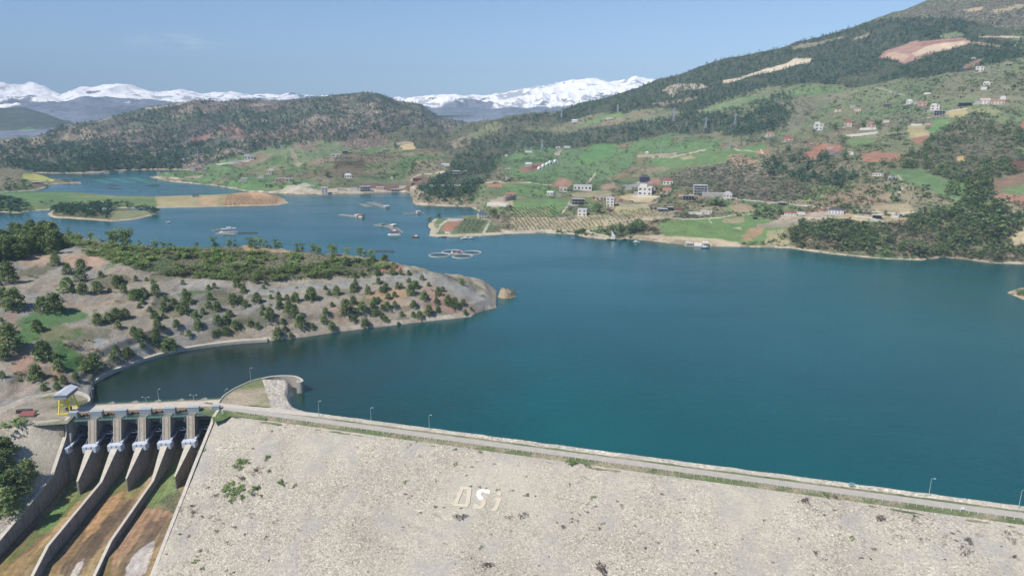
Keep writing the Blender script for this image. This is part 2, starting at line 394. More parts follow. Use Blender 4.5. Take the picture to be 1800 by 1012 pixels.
# --- dark pine hill across the far arm of the lake
p0 = Zc((-260, 304), (0, 304), (90, 305), (150, 305), (180, 303), (205, 300), (270, 298), (330, 299), (480, 300), (900, 300))
psil = Rc((-260, 262, 2900), (0, 249, 2950), (60, 241, 3000), (107, 220, 3200), (173, 212, 3300), (256, 189, 3400), (320, 179, 3500), (347, 175, 3500), (400, 176, 3500), (444, 173, 3550), (486, 176, 3600), (519, 172, 3600), (557, 169, 3600), (593, 163, 3650), (637, 159, 3700), (667, 162, 3700), (696, 173, 3750), (741, 181, 3800), (770, 202, 3850), (815, 212, 3900), (900, 222, 3900))
pmid = between(p0, psil, [-260, 0, 60, 107]+list(range(140, 901, 40)), [(.3, .14), (.55, .42), (.8, .72)])
def rel_pine(x, y, z, T):
    m = sst(1.1, 2.6, T)
    return m*(ridged(x+.5*y, y*.45, 420, 5, 71)*42-14+fbm(x, y, 160, 4, 9)*10)*(1-.75*sst(4.3, 5, T))
pine = Polar([shift(p0, -30, -6), p0]+pmid+[psil, shift(psil, 900, lambda z: z*.4)], -260, 900, 620, [3, 40, 55, 60, 60, 10], rel_pine, 8)

# --- spit with the yellow field, far left
y0 = Zc((-260, 352), (0, 339), (60, 336), (78, 331), (90, 324), (120, 322.5), (146, 322), (150, 321, -3), (200, 321, -4))
ysil = Rc((-260, 276, 2150), (0, 287, 2050), (30, 293, 1990), (60, 304, 1920), (95, 314, 1800), (120, 316.5, 1770), (146, 320.5, 1742), (150, 321, 1790), (200, 321, 1800))
ymid = between(y0, ysil, [-260, 0, 30, 60, 90, 120, 146], [(.35, .25), (.7, .6)])
yel = Polar([shift(y0, -12, -4), y0]+[cv+[(150, 321, 'z', -3.0), (200, 321, 'z', -3.0)] for cv in ymid]+[ysil[:-2]+[(150, 321, 'z', -3.0), (200, 321, 'z', -3.0)], shift(ysil, 60, -8)], -260, 190, 260, [3, 24, 24, 24, 8], lambda x, y, z, T: sst(1.1, 2, T)*fbm(x, y, 90, 4, 4)*4*sst(1, 5, z), 6)

# --- far plain and hill behind, then foothills, then the snow range
f1 = [(-260, 258, 'c', (3600, 6)), (260, 258, 'c', (3600, 6))]
f2 = Rc((-260, 240, 4700), (0, 239, 4700), (60, 237, 4800), (260, 238, 4800))
f3 = Rc((-260, 196, 6500), (0, 189, 6500), (40, 189, 6500), (80, 201, 6400), (112, 214, 6200), (150, 221, 6100), (260, 226, 6000))
farh = Polar([f1, f2, f3, shift(f3, 1500, 40)], -260, 260, 220, [20, 60, 6], lambda x, y, z, T: sst(1, 1.6, T)*(1-.7*sst(1.7, 2, T))*(ridged(x, y, 700, 4, 8)*34+12), 6)
g1 = [(-300, 230, 'c', (5400, 20)), (1500, 230, 'c', (5400, 20))]
g2 = Rc((-300, 185, 8200), (0, 188, 8200), (40, 186, 8200), (115, 182, 8300), (147, 171, 8400), (173, 172, 8400), (227, 175, 8500), (260, 176, 8500), (300, 181, 8500), (450, 184, 8500), (700, 190, 8500), (790, 186, 8500), (860, 188, 8500), (900, 184, 8700), (960, 190, 8500), (1500, 190, 8500))
foot = Polar([g1, g2, shift(g2, 900, 60)], -300, 1500, 700, [90, 10], lambda x, y, z, T: sst(.1, .7, T)*(1-.7*sst(.8, 1, T))*(ridged(x, y, 1500, 7, 61)*120-40), 4)
q1 = [(-300, 205, 'c', (8000, 150)), (1500, 205, 'c', (8000, 150))]
q2 = Rc((-300, 150, 11500), (0, 141, 11500), (16, 147, 11500), (38, 150, 11500), (59, 147, 11500), (80, 152, 11500), (107, 164, 11500), (139, 154, 11500), (160, 157, 11500), (178, 151, 11500), (192, 147, 11500), (221, 148, 11500), (240, 155, 11500), (280, 165, 11500), (317, 161, 11500), (345, 163, 11500), (368, 167, 11500), (405, 164, 11500), (450, 167, 11500), (483, 167, 11500), (510, 166, 11500), (533, 169, 11500), (570, 172, 11500), (700, 176, 11500), (726, 173, 11500), (756, 170, 11500), (800, 166, 11500), (833, 170, 11500), (867, 167, 11500), (887, 165, 11500), (917, 156, 11500), (943, 149, 11500), (970, 147, 11500), (999, 140, 11500), (1034, 137, 11500), (1071, 141, 11500), (1117, 137, 11500), (1140, 142, 11500), (1300, 150, 11500), (1500, 160, 11500))
def rel_snow(x, y, z, T):
    return sst(.05, .5, T)*((1-.8*sst(.85, 1, T))*(ridged(x, y, 1500, 8, 41)*300-110)+ridged(x, y, 420, 6, 46)*52)
snow = Polar([q1, [(p[0], 200+(p[1]-200)*.45, 'r', 9900) for p in q2], q2, shift(q2, 2500, 200)], -300, 1500, 1200, [70, 120, 6], rel_snow, 3)

# ---------------------------------------------------------- low islands and spits
class Island:
    def __init__(s, pts, h, slope, step, bump=.5, extra=None, zb=-3.0):
        s.poly = [tuple(atz(px, py, 0)[:2]) for px, py in pts]
        P = np.array(s.poly); mg = 14
        s.x0, s.y0 = P.min(0)-mg; x1, y1 = P.max(0)+mg; s.st = step
        xs = np.arange(s.x0, x1, step); ys = np.arange(s.y0, y1, step); X, Y = np.meshgrid(xs, ys)
        jx = X+fbm(X, Y, 30, 3, 6)*4; jy = Y+fbm(X, Y, 30, 3, 16)*4
        d = np.full(X.shape, 1e9); n = len(P)
        for i in range(n):
            a = P[i]; b = P[(i+1) % n]; ab = b-a; t = np.clip(((jx-a[0])*ab[0]+(jy-a[1])*ab[1])/(ab@ab), 0, 1)
            d = np.minimum(d, np.hypot(jx-a[0]-t*ab[0], jy-a[1]-t*ab[1]))
        ins = pip(jx, jy, s.poly); d = np.where(ins, d, -d)
        Z = np.where(d > 0, h*(1-np.exp(-d*slope/h)), np.maximum(d*.5, zb))
        Z = Z+np.where(d > 4, fbm(X, Y, 40, 4, 2)*bump*sst(4, 20, d), 0)
        if extra: Z = Z+np.where(d > 0, extra(X, Y, d), 0)
        s.X, s.Y, s.Z = X, Y, Z; s.h = h
    def height(s, x, y):
        x = np.asarray(x, float); y = np.asarray(y, float)
        i = (x-s.x0)/s.st; j = (y-s.y0)/s.st
        ok = (i >= 0) & (j >= 0) & (i < s.X.shape[1]-1) & (j < s.X.shape[0]-1)
        ii = np.clip(np.floor(i).astype(int), 0, s.X.shape[1]-2); jj = np.clip(np.floor(j).astype(int), 0, s.X.shape[0]-2)
        a = i-ii; b = j-jj
        z = (s.Z[jj, ii]*(1-a)+s.Z[jj, ii+1]*a)*(1-b)+(s.Z[jj+1, ii]*(1-a)+s.Z[jj+1, ii+1]*a)*b
        return np.where(ok, z, -99)
    def lookup(s, px, py):
        px = np.atleast_1d(np.asarray(px, float)); py = np.atleast_1d(np.asarray(py, float))
        dx, dy, dz = ray(px, py); z = np.full(px.shape, s.h*.8)
        for _ in range(6):
            t = (z-H)/np.where(dz > -1e-4, -1e-4, dz); x = dx*t; y = dy*t; zz = s.height(x, y); z = np.where(zz > -50, zz*.6+z*.4, z)
        ok = (s.height(x, y) > -.1) & (dz < -1e-4)
        return x, y, z, np.where(ok, np.hypot(x, y), 1e9)
    def build(s, name, mat, paint):
        V = np.stack([s.X, s.Y, s.Z], -1).reshape(-1, 3)
        cc, sc = paint(s.X.ravel(), s.Y.ravel(), s.Z.ravel(), s)
        o = link_mesh(name, np_mesh(name, V, grid_faces(*s.X.shape), True, cc, sc), None, [mat]); tag(o, kind='structure'); return o
fieldp = Island([(-200, 381), (-60, 374), (0, 373), (30, 375), (55, 371), (88, 369), (130, 368), (200, 366), (277, 366), (400, 363), (489, 361), (507, 357), (501, 350), (485, 343), (450, 339), (437, 339), (387, 342), (300, 345), (208, 345), (160, 340), (117, 338), (0, 339), (-200, 336)], 5, .18, 3.0,
                extra=lambda X, Y, d: 7*np.exp(-(((X+545)/70)**2+((Y-1400)/70)**2))*sst(0, 25, d))
pinep = Island([(82, 377), (95, 383), (130, 384.5), (165, 387), (195, 389), (230, 386.5), (262, 380), (279, 375.5), (276, 371), (240, 369), (200, 365), (150, 363), (100, 365)], 3, .3, 2.0)
housep = Island([(753, 414), (757, 402), (752, 394), (764, 385), (800, 381), (850, 378), (885, 376), (892, 411), (850, 414.5), (800, 416), (770, 416)], 6, .3, 1.6)
rock = Island([(876, 522), (882, 524.5), (893, 525), (905, 524), (912, 521), (906, 514), (890, 513), (880, 517)], 2, .8, .5, .6,
              extra=lambda X, Y, d: sst(0, 3.5, d)*(3.6+2.2*np.tanh((X+3.5)/3)*-1+3.0*ridged(X, Y, 7, 4, 3))*.8)
edgep = Island([(1771, 514), (1785, 520), (1812, 529), (1900, 536), (1900, 498), (1830, 502), (1795, 506), (1780, 510)], 6, .35, 1.0, 1.0)
TERR = [head, rock, edgep, housep, pinep, fieldp, main, yel, pine, farh]

# ---------------------------------------------------------- ground colours (what grows or lies there; the far ranges also carry painted haze)
TAN = C(178, 165, 142); PINK = C(177, 162, 140); ORG = C(184, 154, 120); GREY = C(164, 160, 150); GRN = C(104, 130, 72); GRN2 = C(86, 136, 62); OLV = C(122, 122, 88)
DRY = C(150, 140, 108); RED = C(176, 108, 78); DRED = C(128, 84, 70); PALE = C(200, 182, 150); WHT = C(214, 204, 186); PATH = C(205, 196, 178); BRN = C(128, 112, 88); SAND = C(190, 172, 140); FOR = C(88, 92, 68)
def mixn(a, b, f): return a[None, :]*(1-f[:, None])+b[None, :]*f[:, None]
def paint_head(x, y, z, T):
    t = T.T.repeat(T.X.shape[1]); n = fbm(x, y, 45, 5, 31); n2 = fbm(x, y, 18, 4, 32)
    cc = mixn(TAN, PINK, sst(-.2, .3, n)); g = sst(.05, .3, fbm(x+.3*y, y, 38, 4, 77)); cc = cc*(1-g[:, None])+GREY*g[:, None]
    o = sst(.2, .36, n2)*.55; cc = cc*(1-o[:, None])+ORG*o[:, None]
    g = sst(.22, .36, fbm(x, y, 30, 5, 78))*.75; cc = cc*(1-g[:, None])+OLV*g[:, None]
    sc = np.full(len(x), .28)+.2*n
    q_ = z+fbm(x, y, 30, 3, 15)*1.5; bd = sst(.1, .5, fbm(q_*9, x*.12, 30, 3, 16)); cc = cc*(1-.35*bd[:, None])+C(150, 148, 118)*.35*bd[:, None]
    polys = [
        ([(-200, 400), (0, 400), (60, 420), (110, 432), (200, 440), (240, 470), (300, 484), (420, 490), (560, 488), (700, 484), (700, 455), (560, 440), (400, 425), (200, 405), (100, 395), (-200, 395)], C(132, 130, 92), .9),
        ([(150, 445), (230, 470), (300, 480), (300, 455), (200, 430)], GRN, .8),
        ([(36, 560), (60, 550), (80, 545), (120, 540), (150, 548), (145, 562), (110, 572), (90, 580), (60, 600), (40, 610), (14, 590), (12, 570)], GRN2, .1),
        ([(95, 590), (145, 575), (150, 590), (110, 600), (150, 625), (130, 650), (100, 640), (60, 615)], GRN, .2),
        ([(110, 600), (140, 628), (148, 650), (120, 655), (98, 630)], GRN2, .2),
        ([(70, 575), (120, 572), (135, 590), (90, 600)], C(140, 142, 92), .2),
        ([(190, 463), (205, 460), (200, 470), (180, 475)], GRN, .2),
        ([(335, 510), (400, 506), (395, 512), (340, 518), (300, 519)], GRN, .2),
        ([(160, 598), (185, 592), (190, 606), (165, 612)], C(178, 182, 180), 0),
        ([(230, 605), (260, 605), (262, 625), (240, 635), (228, 622)], C(172, 176, 168), .1),
        ([(0, 560), (30, 540), (30, 580), (12, 620), (0, 640)], C(178, 150, 132), .1),
        ([(20, 628), (55, 620), (70, 645), (50, 660), (15, 655)], C(190, 150, 124), 0),
        ([(0, 672), (50, 668), (62, 690), (20, 700), (0, 702)], C(188, 168, 146), 0),
        ([(78, 650), (120, 652), (125, 668), (95, 672)], C(182, 146, 120), 0),
        ([(60, 446), (82, 445), (90, 460), (45, 470), (30, 462)], C(196, 166, 136), .1),
        ([(110, 448), (165, 448), (195, 463), (150, 470), (108, 462)], C(196, 160, 130), .1),
        ([(420, 435), (460, 432), (515, 436), (505, 444), (430, 442)], C(200, 168, 120), 0),
        ([(600, 442), (650, 445), (655, 455), (600, 452)], C(196, 156, 120), .1),
        ([(670, 462), (705, 466), (715, 480), (670, 478)], C(186, 132, 104), .1),
        ([(765, 490), (800, 492), (850, 512), (868, 536), (840, 542), (810, 520), (775, 505)], C(172, 168, 158), .15),
        ([(740, 505), (775, 510), (815, 545), (790, 555), (750, 540)], C(182, 146, 126), .1),
        ([(640, 512), (700, 505), (720, 512), (700, 530), (640, 525)], C(196, 160, 118), .1),
        ([(300, 495), (360, 490), (420, 500), (420, 506), (310, 506)], C(180, 174, 160), .1),
        ([(430, 503), (760, 480), (760, 490), (620, 503), (430, 520)], C(172, 170, 160), .3),
    ]
    paint_polys(x, y, cc, sc, polys, T, 3.5, 14)
    px, py, dep = proj(x, y, z)
    # terrace road cut along the slope
    rd = (t > 4.0) & (t < 4.75); cc[rd] = cc[rd]*.3+C(164, 158, 140)*.7; sc[rd] = 0
    # platform beside the spillway: dry grass, gravel
    pf = (t < 2.05) & (z > 6.0); cc[pf] = mixn(C(178, 166, 142), C(122, 132, 78), sst(-.1, .35, fbm(x, y, 16, 4, 5)))[pf]; sc[pf] = 0
    paint_polys(x, y, cc, sc, [
        ([(0, 716), (30, 703), (60, 693), (110, 686), (118, 690), (75, 698), (40, 708), (10, 722), (0, 728)], C(205, 192, 170), 0),
        ([(-60, 733), (0, 728), (130, 724), (130, 731), (0, 737)], C(190, 170, 148), 0)], T, .6, 8)
    sh = (z < 3.0) & (z > -3) & (t < 2.4) & (px > 150); cc[sh] = np.where(fbm(x, y, 9, 3, 8)[sh][:, None] > 0, C(206, 190, 166), C(188, 170, 146)); sc[sh] = 0
    return cc, np.clip(sc, 0, 1)
def base_main(x, y, z):
    n = fbm(x, y, 330, 6, 101); n2 = fbm(x, y, 120, 5, 102)
    cc = mixn(C(112, 126, 78), C(138, 130, 94), sst(-.25, .25, n))
    g = sst(.05, .3, n2); cc = cc*(1-g[:, None])+C(96, 130, 66)*g[:, None]
    g = sst(.12, .35, fbm(x, y, 90, 5, 103))*.8; cc = cc*(1-g[:, None])+C(156, 138, 110)*g[:, None]
    g = sst(.33, .42, fbm(x, y, 110, 4, 104))*.7; cc = cc*(1-g[:, None])+C(164, 116, 88)*g[:, None]
    v, e = cells(x+fbm(x, y, 40, 3, 107)*14, y+fbm(x, y, 40, 3, 108)*14, 85, 50); pal = np.array([C(100, 132, 66), C(122, 128, 80), C(150, 138, 98), C(112, 112, 76), C(92, 124, 62), C(140, 122, 92), C(128, 134, 82), C(108, 122, 78)]); kk = (v*7.99).astype(int)
    w = .5*sst(-.25, .1, fbm(x, y, 260, 4, 109)); cc = cc*(1-w[:, None])+pal[kk]*w[:, None]; hd = (1-sst(2, 6, e))*w*1.1; cc = cc*(1-.4*hd[:, None])
    sc = .45+.5*fbm(x, y, 150, 4, 105)+.5*hd
    return cc, sc
def paint_main(x, y, z, T):
    cc, sc = base_main(x, y, z)
    g_ = sst(70, 170, z)*.7; cc = cc*(1-g_[:, None])+mixn(C(112, 132, 82), C(128, 128, 94), sst(-.15, .25, fbm(x, y, 140, 5, 45)))*g_[:, None]
    up = sst(300, 460, z); k = sst(-.2, .2, fbm(x, y, 200, 5, 44))
    hi = mixn(C(136, 130, 108), C(116, 118, 88), k); cc = cc*(1-up[:, None])+hi*up[:, None]; sc = sc*(1-up)+up*.8
    paint_polys(x, y, cc, sc, FOREST_GROUND, T, 14, 60)
    paint_polys(x, y, cc, sc, MAIN_PATCH, T, 5, 26)
    paint_polys(x, y, cc, sc, MAIN_LINES, T, .5, 20)
    sh = (z < np.where(x > 350, 1.3, 2.0)*(1+1.3*fbm(x, y, 26, 4, 88))) & (z > -4); cc[sh] = np.where(fbm(x, y, 14, 3, 8)[sh][:, None] > -.1, C(196, 178, 146), C(160, 142, 112)); sc[sh] = .1
    return cc, np.clip(sc, 0, 1)
def strip(pts, w):
    """a road or path as a px polygon w pixels wide"""
    a = [(x, y-w/2) for x, y in pts]; b = [(x, y+w/2) for x, y in pts]; return a+b[::-1]
FOREST_GROUND = [
    ([(870, 212), (1000, 185), (1130, 138), (1280, 96), (1395, 76), (1400, 70), (1500, 44), (1560, 33), (1650, 32), (1790, 50), (1900, 60), (1900, 110), (1800, 100), (1700, 125), (1640, 135), (1570, 140), (1500, 155), (1420, 145), (1340, 160), (1240, 190), (1200, 197), (1160, 190), (1100, 200), (1050, 200), (1000, 215), (940, 215)], FOR, .95),
    ([(800, 275), (850, 240), (900, 230), (1000, 235), (1060, 222), (1120, 215), (1230, 195), (1310, 205), (1350, 180), (1390, 195), (1385, 225), (1340, 232), (1310, 240), (1265, 230), (1235, 238), (1170, 235), (1110, 250), (1000, 260), (930, 265), (880, 275), (870, 300), (850, 320), (830, 345), (760, 350), (735, 330), (790, 300)], C(104, 104, 78), .9),
    ([(1160, 322), (1200, 300), (1270, 278), (1290, 270), (1340, 300), (1400, 318), (1440, 345), (1400, 352), (1300, 350), (1200, 325)], C(146, 130, 108), 1.0),
    ([(1590, 270), (1640, 240), (1690, 208), (1740, 206), (1800, 225), (1900, 225), (1900, 330), (1760, 300), (1700, 345), (1640, 330), (1600, 300)], C(122, 112, 86), .8),
    ([(1385, 402), (1440, 390), (1500, 400), (1560, 400), (1620, 375), (1700, 368), (1740, 365), (1900, 400), (1900, 470), (1700, 456), (1600, 450), (1500, 445), (1400, 435)], C(140, 122, 92), .8),
    ([(1340, 290), (1380, 262), (1440, 268), (1480, 300), (1510, 312), (1470, 330), (1400, 320), (1350, 310)], C(130, 118, 90), .9),
    ([(640, 240), (700, 212), (800, 222), (870, 210), (960, 200), (1000, 215), (900, 235), (820, 262), (740, 262), (690, 250)], C(124, 118, 88), .9),
]
QUARRY = [(1545, 102), (1560, 88), (1605, 73), (1640, 71), (1690, 66), (1708, 74), (1690, 82), (1640, 95), (1600, 108), (1590, 114), (1575, 106)]
MAIN_PATCH = [
    # mountain
    (QUARRY, C(186, 140, 122), 0), ([(1600, 96), (1625, 84), (1690, 72), (1700, 76), (1650, 90), (1610, 100)], C(214, 188, 150), 0), ([(1555, 98), (1575, 90), (1600, 96), (1590, 108)], C(204, 166, 132), 0), ([(1610, 78), (1690, 68), (1695, 71), (1620, 82)], C(160, 108, 98), 0),
    ([(1266, 143), (1300, 137), (1340, 123), (1395, 104), (1427, 103), (1422, 111), (1375, 122), (1320, 134), (1290, 144), (1270, 147)], C(222, 202, 166), 0),
    ([(1162, 160), (1175, 152), (1190, 146), (1230, 147), (1245, 153), (1225, 158), (1195, 161), (1180, 172)], C(206, 186, 156), .5),
    ([(1145, 182), (1200, 172), (1235, 170), (1215, 178), (1160, 186)], C(160, 138, 116), .4),
    ([(1225, 196), (1290, 176), (1350, 160), (1352, 172), (1290, 190), (1240, 201)], C(120, 142, 88), .1),
    ([(1300, 162), (1350, 152), (1380, 150), (1350, 168), (1300, 170)], C(140, 142, 98), .4),
    ([(1390, 84), (1440, 74), (1500, 60), (1480, 68), (1430, 82), (1395, 88)], C(152, 142, 112), .2), ([(1505, 66), (1530, 57), (1525, 66), (1500, 72)], C(160, 144, 118), .1),
    ([(1600, 18), (1640, 5), (1800, 0), (1900, 0), (1900, 60), (1790, 48), (1720, 36), (1650, 28), (1560, 36)], C(134, 124, 104), .9),
    ([(1690, 18), (1730, 12), (1725, 18), (1700, 22)], C(196, 170, 130), 0), ([(1740, 20), (1800, 8), (1800, 14), (1750, 26)], C(176, 158, 122), .3),
    ([(1655, 60), (1680, 56), (1695, 62), (1680, 66), (1650, 68)], C(126, 142, 92), .2),
    ([(1780, 60), (1800, 52), (1820, 60), (1820, 95), (1785, 85)], C(126, 138, 84), .4), (strip([(1700, 74), (1720, 77), (1745, 80), (1760, 82)], 3), C(196, 164, 130), 0), (strip([(1720, 65), (1760, 65), (1800, 66)], 2.5), C(206, 184, 150), 0),
    ([(1690, 118), (1720, 104), (1735, 102), (1715, 118), (1695, 124)], C(156, 122, 98), .2),
    # green slopes
    
    ([(1385, 160), (1430, 148), (1470, 150), (1490, 158), (1450, 165), (1390, 175), (1350, 176)], C(110, 138, 76), .25),
    ([(1350, 176), (1420, 166), (1440, 190), (1400, 230), (1370, 225), (1390, 200)], C(132, 128, 98), .5),
    ([(1110, 252), (1170, 235), (1205, 237), (1235, 246), (1265, 250), (1270, 262), (1200, 268), (1130, 268), (1100, 262)], C(98, 136, 72), .35),
    ([(1180, 240), (1205, 238), (1215, 247), (1185, 252)], C(134, 128, 94), .3),
    ([(1145, 280), (1190, 278), (1240, 268), (1290, 262), (1345, 255), (1350, 270), (1290, 275), (1270, 288), (1230, 292), (1170, 294), (1145, 290)], C(100, 138, 70), .12),
    ([(1160, 272), (1190, 271), (1200, 277), (1165, 279)], C(128, 140, 88), .2), ([(1195, 278), (1215, 274), (1222, 279), (1200, 283)], C(176, 166, 112), 0),
    ([(1290, 262), (1345, 254), (1350, 266), (1310, 270)], C(98, 140, 70), .1),
    ([(1280, 272), (1300, 270), (1330, 280), (1335, 292), (1300, 290), (1280, 285)], C(176, 146, 112), .6),
    ([(1325, 265), (1350, 262), (1352, 272), (1330, 274)], C(170, 118, 90), .1),
    ([(880, 290), (905, 265), (960, 258), (1010, 262), (1080, 255), (1110, 262), (1115, 290), (1060, 315), (1000, 322), (900, 312)], C(100, 136, 76), .4),
    ([(1040, 255), (1085, 252), (1075, 275), (1050, 285), (1010, 290)], C(94, 142, 66), .2),
    ([(910, 300), (930, 290), (950, 286), (955, 296), (930, 303)], C(152, 104, 84), .1), ([(1060, 212), (1090, 200), (1100, 212), (1080, 220), (1055, 220)], C(156, 136, 104), .3), ([(1030, 214), (1060, 205), (1090, 197), (1102, 204), (1060, 212), (1035, 218)], C(116, 146, 80), .15),
    ([(800, 245), (850, 222), (885, 215), (880, 228), (830, 245), (800, 255)], C(134, 138, 92), .4), ([(790, 250), (820, 240), (830, 252), (800, 262)], C(156, 142, 110), .4),
    ([(960, 325), (985, 312), (1005, 318), (1000, 330), (975, 330)], C(168, 124, 98), .1), ([(890, 320), (915, 318), (925, 328), (895, 330), (850, 328)], C(186, 136, 100), .1), ([(1055, 328), (1080, 320), (1085, 330), (1055, 334)], C(180, 142, 112), .1), ([(1140, 312), (1160, 313), (1165, 325), (1142, 325)], C(168, 124, 98), .1),
    ([(880, 325), (940, 318), (965, 325), (985, 345), (950, 348), (890, 340)], C(96, 132, 70), .3),
    # terraces behind the middle shore
    ([(1085, 345), (1120, 340), (1160, 345), (1140, 356), (1100, 352)], C(196, 176, 126), .05), ([(1000, 340), (1050, 335), (1080, 340), (1075, 350), (1010, 348)], C(168, 156, 116), .2),
    ([(1095, 325), (1125, 320), (1130, 330), (1100, 334)], C(160, 156, 152), 0),
    ([(895, 350), (1000, 348), (1000, 356), (980, 378), (900, 378)], C(102, 142, 72), .1), ([(900, 366), (970, 364), (972, 380), (900, 380)], C(146, 158, 92), .1),
    ([(898, 382), (1010, 380), (1100, 376), (1180, 366), (1180, 382), (1150, 388), (1080, 396), (1000, 406), (900, 408)], C(188, 170, 128), .05),
    ([(1075, 362), (1135, 360), (1145, 372), (1090, 378)], C(176, 166, 110), .2),
    ([(1160, 392), (1230, 384), (1320, 378), (1390, 395), (1370, 420), (1300, 430), (1220, 428), (1160, 410)], C(104, 140, 68), .2),
    ([(1270, 384), (1310, 380), (1308, 390), (1270, 392)], C(168, 150, 108), .2), ([(1320, 400), (1345, 396), (1335, 415), (1310, 425), (1305, 415)], C(172, 136, 98), .2),
    ([(1350, 405), (1390, 402), (1390, 430), (1340, 430)], C(176, 164, 112), .3),
    ([(1270, 352), (1330, 352), (1400, 360), (1400, 372), (1280, 374)], C(110, 136, 76), .3), ([(1280, 362), (1320, 360), (1330, 372), (1290, 373)], C(174, 150, 114), .2),
    ([(1155, 412), (1200, 416), (1260, 420), (1300, 426), (1290, 435), (1200, 428), (1130, 422), (1100, 414)], C(206, 184, 144), .05),
    ([(1400, 340), (1480, 320), (1500, 322), (1470, 345), (1440, 352), (1410, 355)], C(136, 156, 84), .3),
    ([(1450, 340), (1530, 325), (1570, 340), (1560, 360), (1480, 365), (1440, 362)], C(158, 136, 104), .3),
    ([(1560, 300), (1620, 296), (1640, 308), (1700, 325), (1710, 345), (1680, 355), (1620, 330), (1580, 318)], C(98, 136, 74), .08), ([(1690, 350), (1740, 355), (1730, 372), (1650, 366)], C(104, 132, 74), .3),
    ([(1790, 260), (1860, 262), (1860, 275), (1800, 276)], C(92, 144, 66), .1), ([(1770, 285), (1900, 275), (1900, 305), (1780, 300)], C(124, 78, 66), .1),
    ([(1740, 318), (1800, 302), (1900, 300), (1900, 325), (1800, 330), (1745, 340)], C(148, 116, 90), .2), ([(1760, 330), (1800, 325), (1900, 330), (1900, 345), (1770, 345)], C(110, 136, 76), .2), ([(1745, 345), (1900, 345), (1900, 362), (1800, 360)], C(166, 116, 88), .3), ([(1790, 372), (1900, 372), (1900, 400), (1780, 385)], C(100, 136, 70), .3),
    ([(1530, 362), (1600, 358), (1610, 376), (1540, 378)], C(180, 160, 116), .1), ([(1430, 372), (1500, 376), (1600, 382), (1595, 392), (1520, 390), (1420, 384)], C(190, 164, 118), .15), ([(1520, 384), (1560, 384), (1550, 396), (1525, 398)], C(130, 148, 82), .3),
    ([(1340, 395), (1380, 380), (1450, 376), (1460, 384), (1420, 392), (1360, 400)], C(176, 158, 132), .1), ([(1780, 410), (1800, 400), (1830, 410), (1800, 430), (1775, 430)], C(200, 180, 134), .2),
    ([(1425, 258), (1450, 252), (1480, 256), (1478, 268), (1435, 272)], C(180, 118, 90), .05), ([(1412, 268), (1430, 266), (1435, 280), (1415, 280)], C(180, 120, 90), .1), ([(1512, 270), (1540, 266), (1580, 272), (1585, 282), (1520, 286)], C(176, 120, 92), .1), ([(1490, 246), (1530, 240), (1540, 252), (1500, 258)], C(108, 138, 74), .2),
    ([(1595, 222), (1625, 220), (1630, 240), (1600, 242)], C(182, 166, 110), .1), ([(1600, 242), (1632, 238), (1620, 256), (1605, 250)], C(168, 112, 90), .05), ([(1660, 196), (1700, 190), (1700, 206), (1660, 207)], C(186, 164, 104), .05), ([(1640, 212), (1670, 208), (1650, 232), (1630, 235)], C(104, 146, 70), .1),
    ([(1700, 190), (1740, 188), (1760, 200), (1720, 206)], C(150, 152, 92), .3), ([(1795, 215), (1830, 210), (1830, 228), (1796, 226)], C(184, 108, 78), .1), ([(1680, 276), (1695, 274), (1696, 284), (1682, 284)], C(206, 170, 96), .1),
    # middle valley (left)
    ([(290, 305), (330, 292), (400, 275), (440, 268), (470, 280), (440, 300), (380, 318), (330, 318)], C(104, 140, 78), .3), ([(400, 330), (440, 310), (480, 312), (560, 320), (560, 335), (500, 330), (440, 336)], C(96, 138, 72), .3),
    ([(405, 288), (440, 276), (490, 262), (500, 266), (460, 285), (420, 296)], C(150, 128, 100), .2), ([(440, 264), (500, 252), (560, 250), (620, 246), (700, 250), (640, 262), (560, 280), (520, 292), (500, 275)], C(122, 140, 90), .25), ([(505, 262), (515, 262), (530, 290), (522, 294)], C(164, 150, 122), .1), ([(510, 255), (545, 248), (560, 260), (530, 268)], C(156, 136, 112), .4),
    ([(590, 272), (610, 270), (640, 268), (700, 268), (710, 275), (680, 285), (640, 290), (590, 285)], C(150, 128, 100), .6), ([(590, 284), (640, 282), (640, 296), (585, 298)], C(120, 92, 74), .4), ([(560, 300), (640, 290), (640, 310), (560, 312)], C(122, 106, 80), .4),
    ([(625, 315), (760, 312), (750, 328), (640, 330)], C(128, 100, 84), .2), ([(620, 312), (720, 308), (720, 318), (625, 322)], C(120, 126, 88), .3),
    ([(484, 338), (500, 330), (530, 328), (560, 334), (600, 330), (660, 332), (730, 325), (732, 336), (655, 339), (572, 341), (500, 341)], C(200, 184, 156), .05), ([(500, 327), (540, 322), (550, 326), (510, 332)], C(190, 180, 160), .05),
    ([(700, 252), (725, 250), (730, 262), (708, 264)], C(214, 184, 122), 0), ([(696, 252), (715, 248), (720, 253), (700, 257)], C(176, 146, 118), 0), ([(720, 338), (760, 345), (820, 350), (830, 362), (735, 361), (724, 350)], C(166, 148, 118), .4), ([(470, 232), (520, 222), (600, 226), (640, 235), (560, 245), (480, 248)], C(142, 118, 98), .5),
    ([(860, 352), (900, 350), (905, 362), (865, 366)], C(186, 168, 138), .1), ([(1290, 402), (1300, 398), (1305, 404)], PALE, 0),
]
RW = C(208, 200, 182)
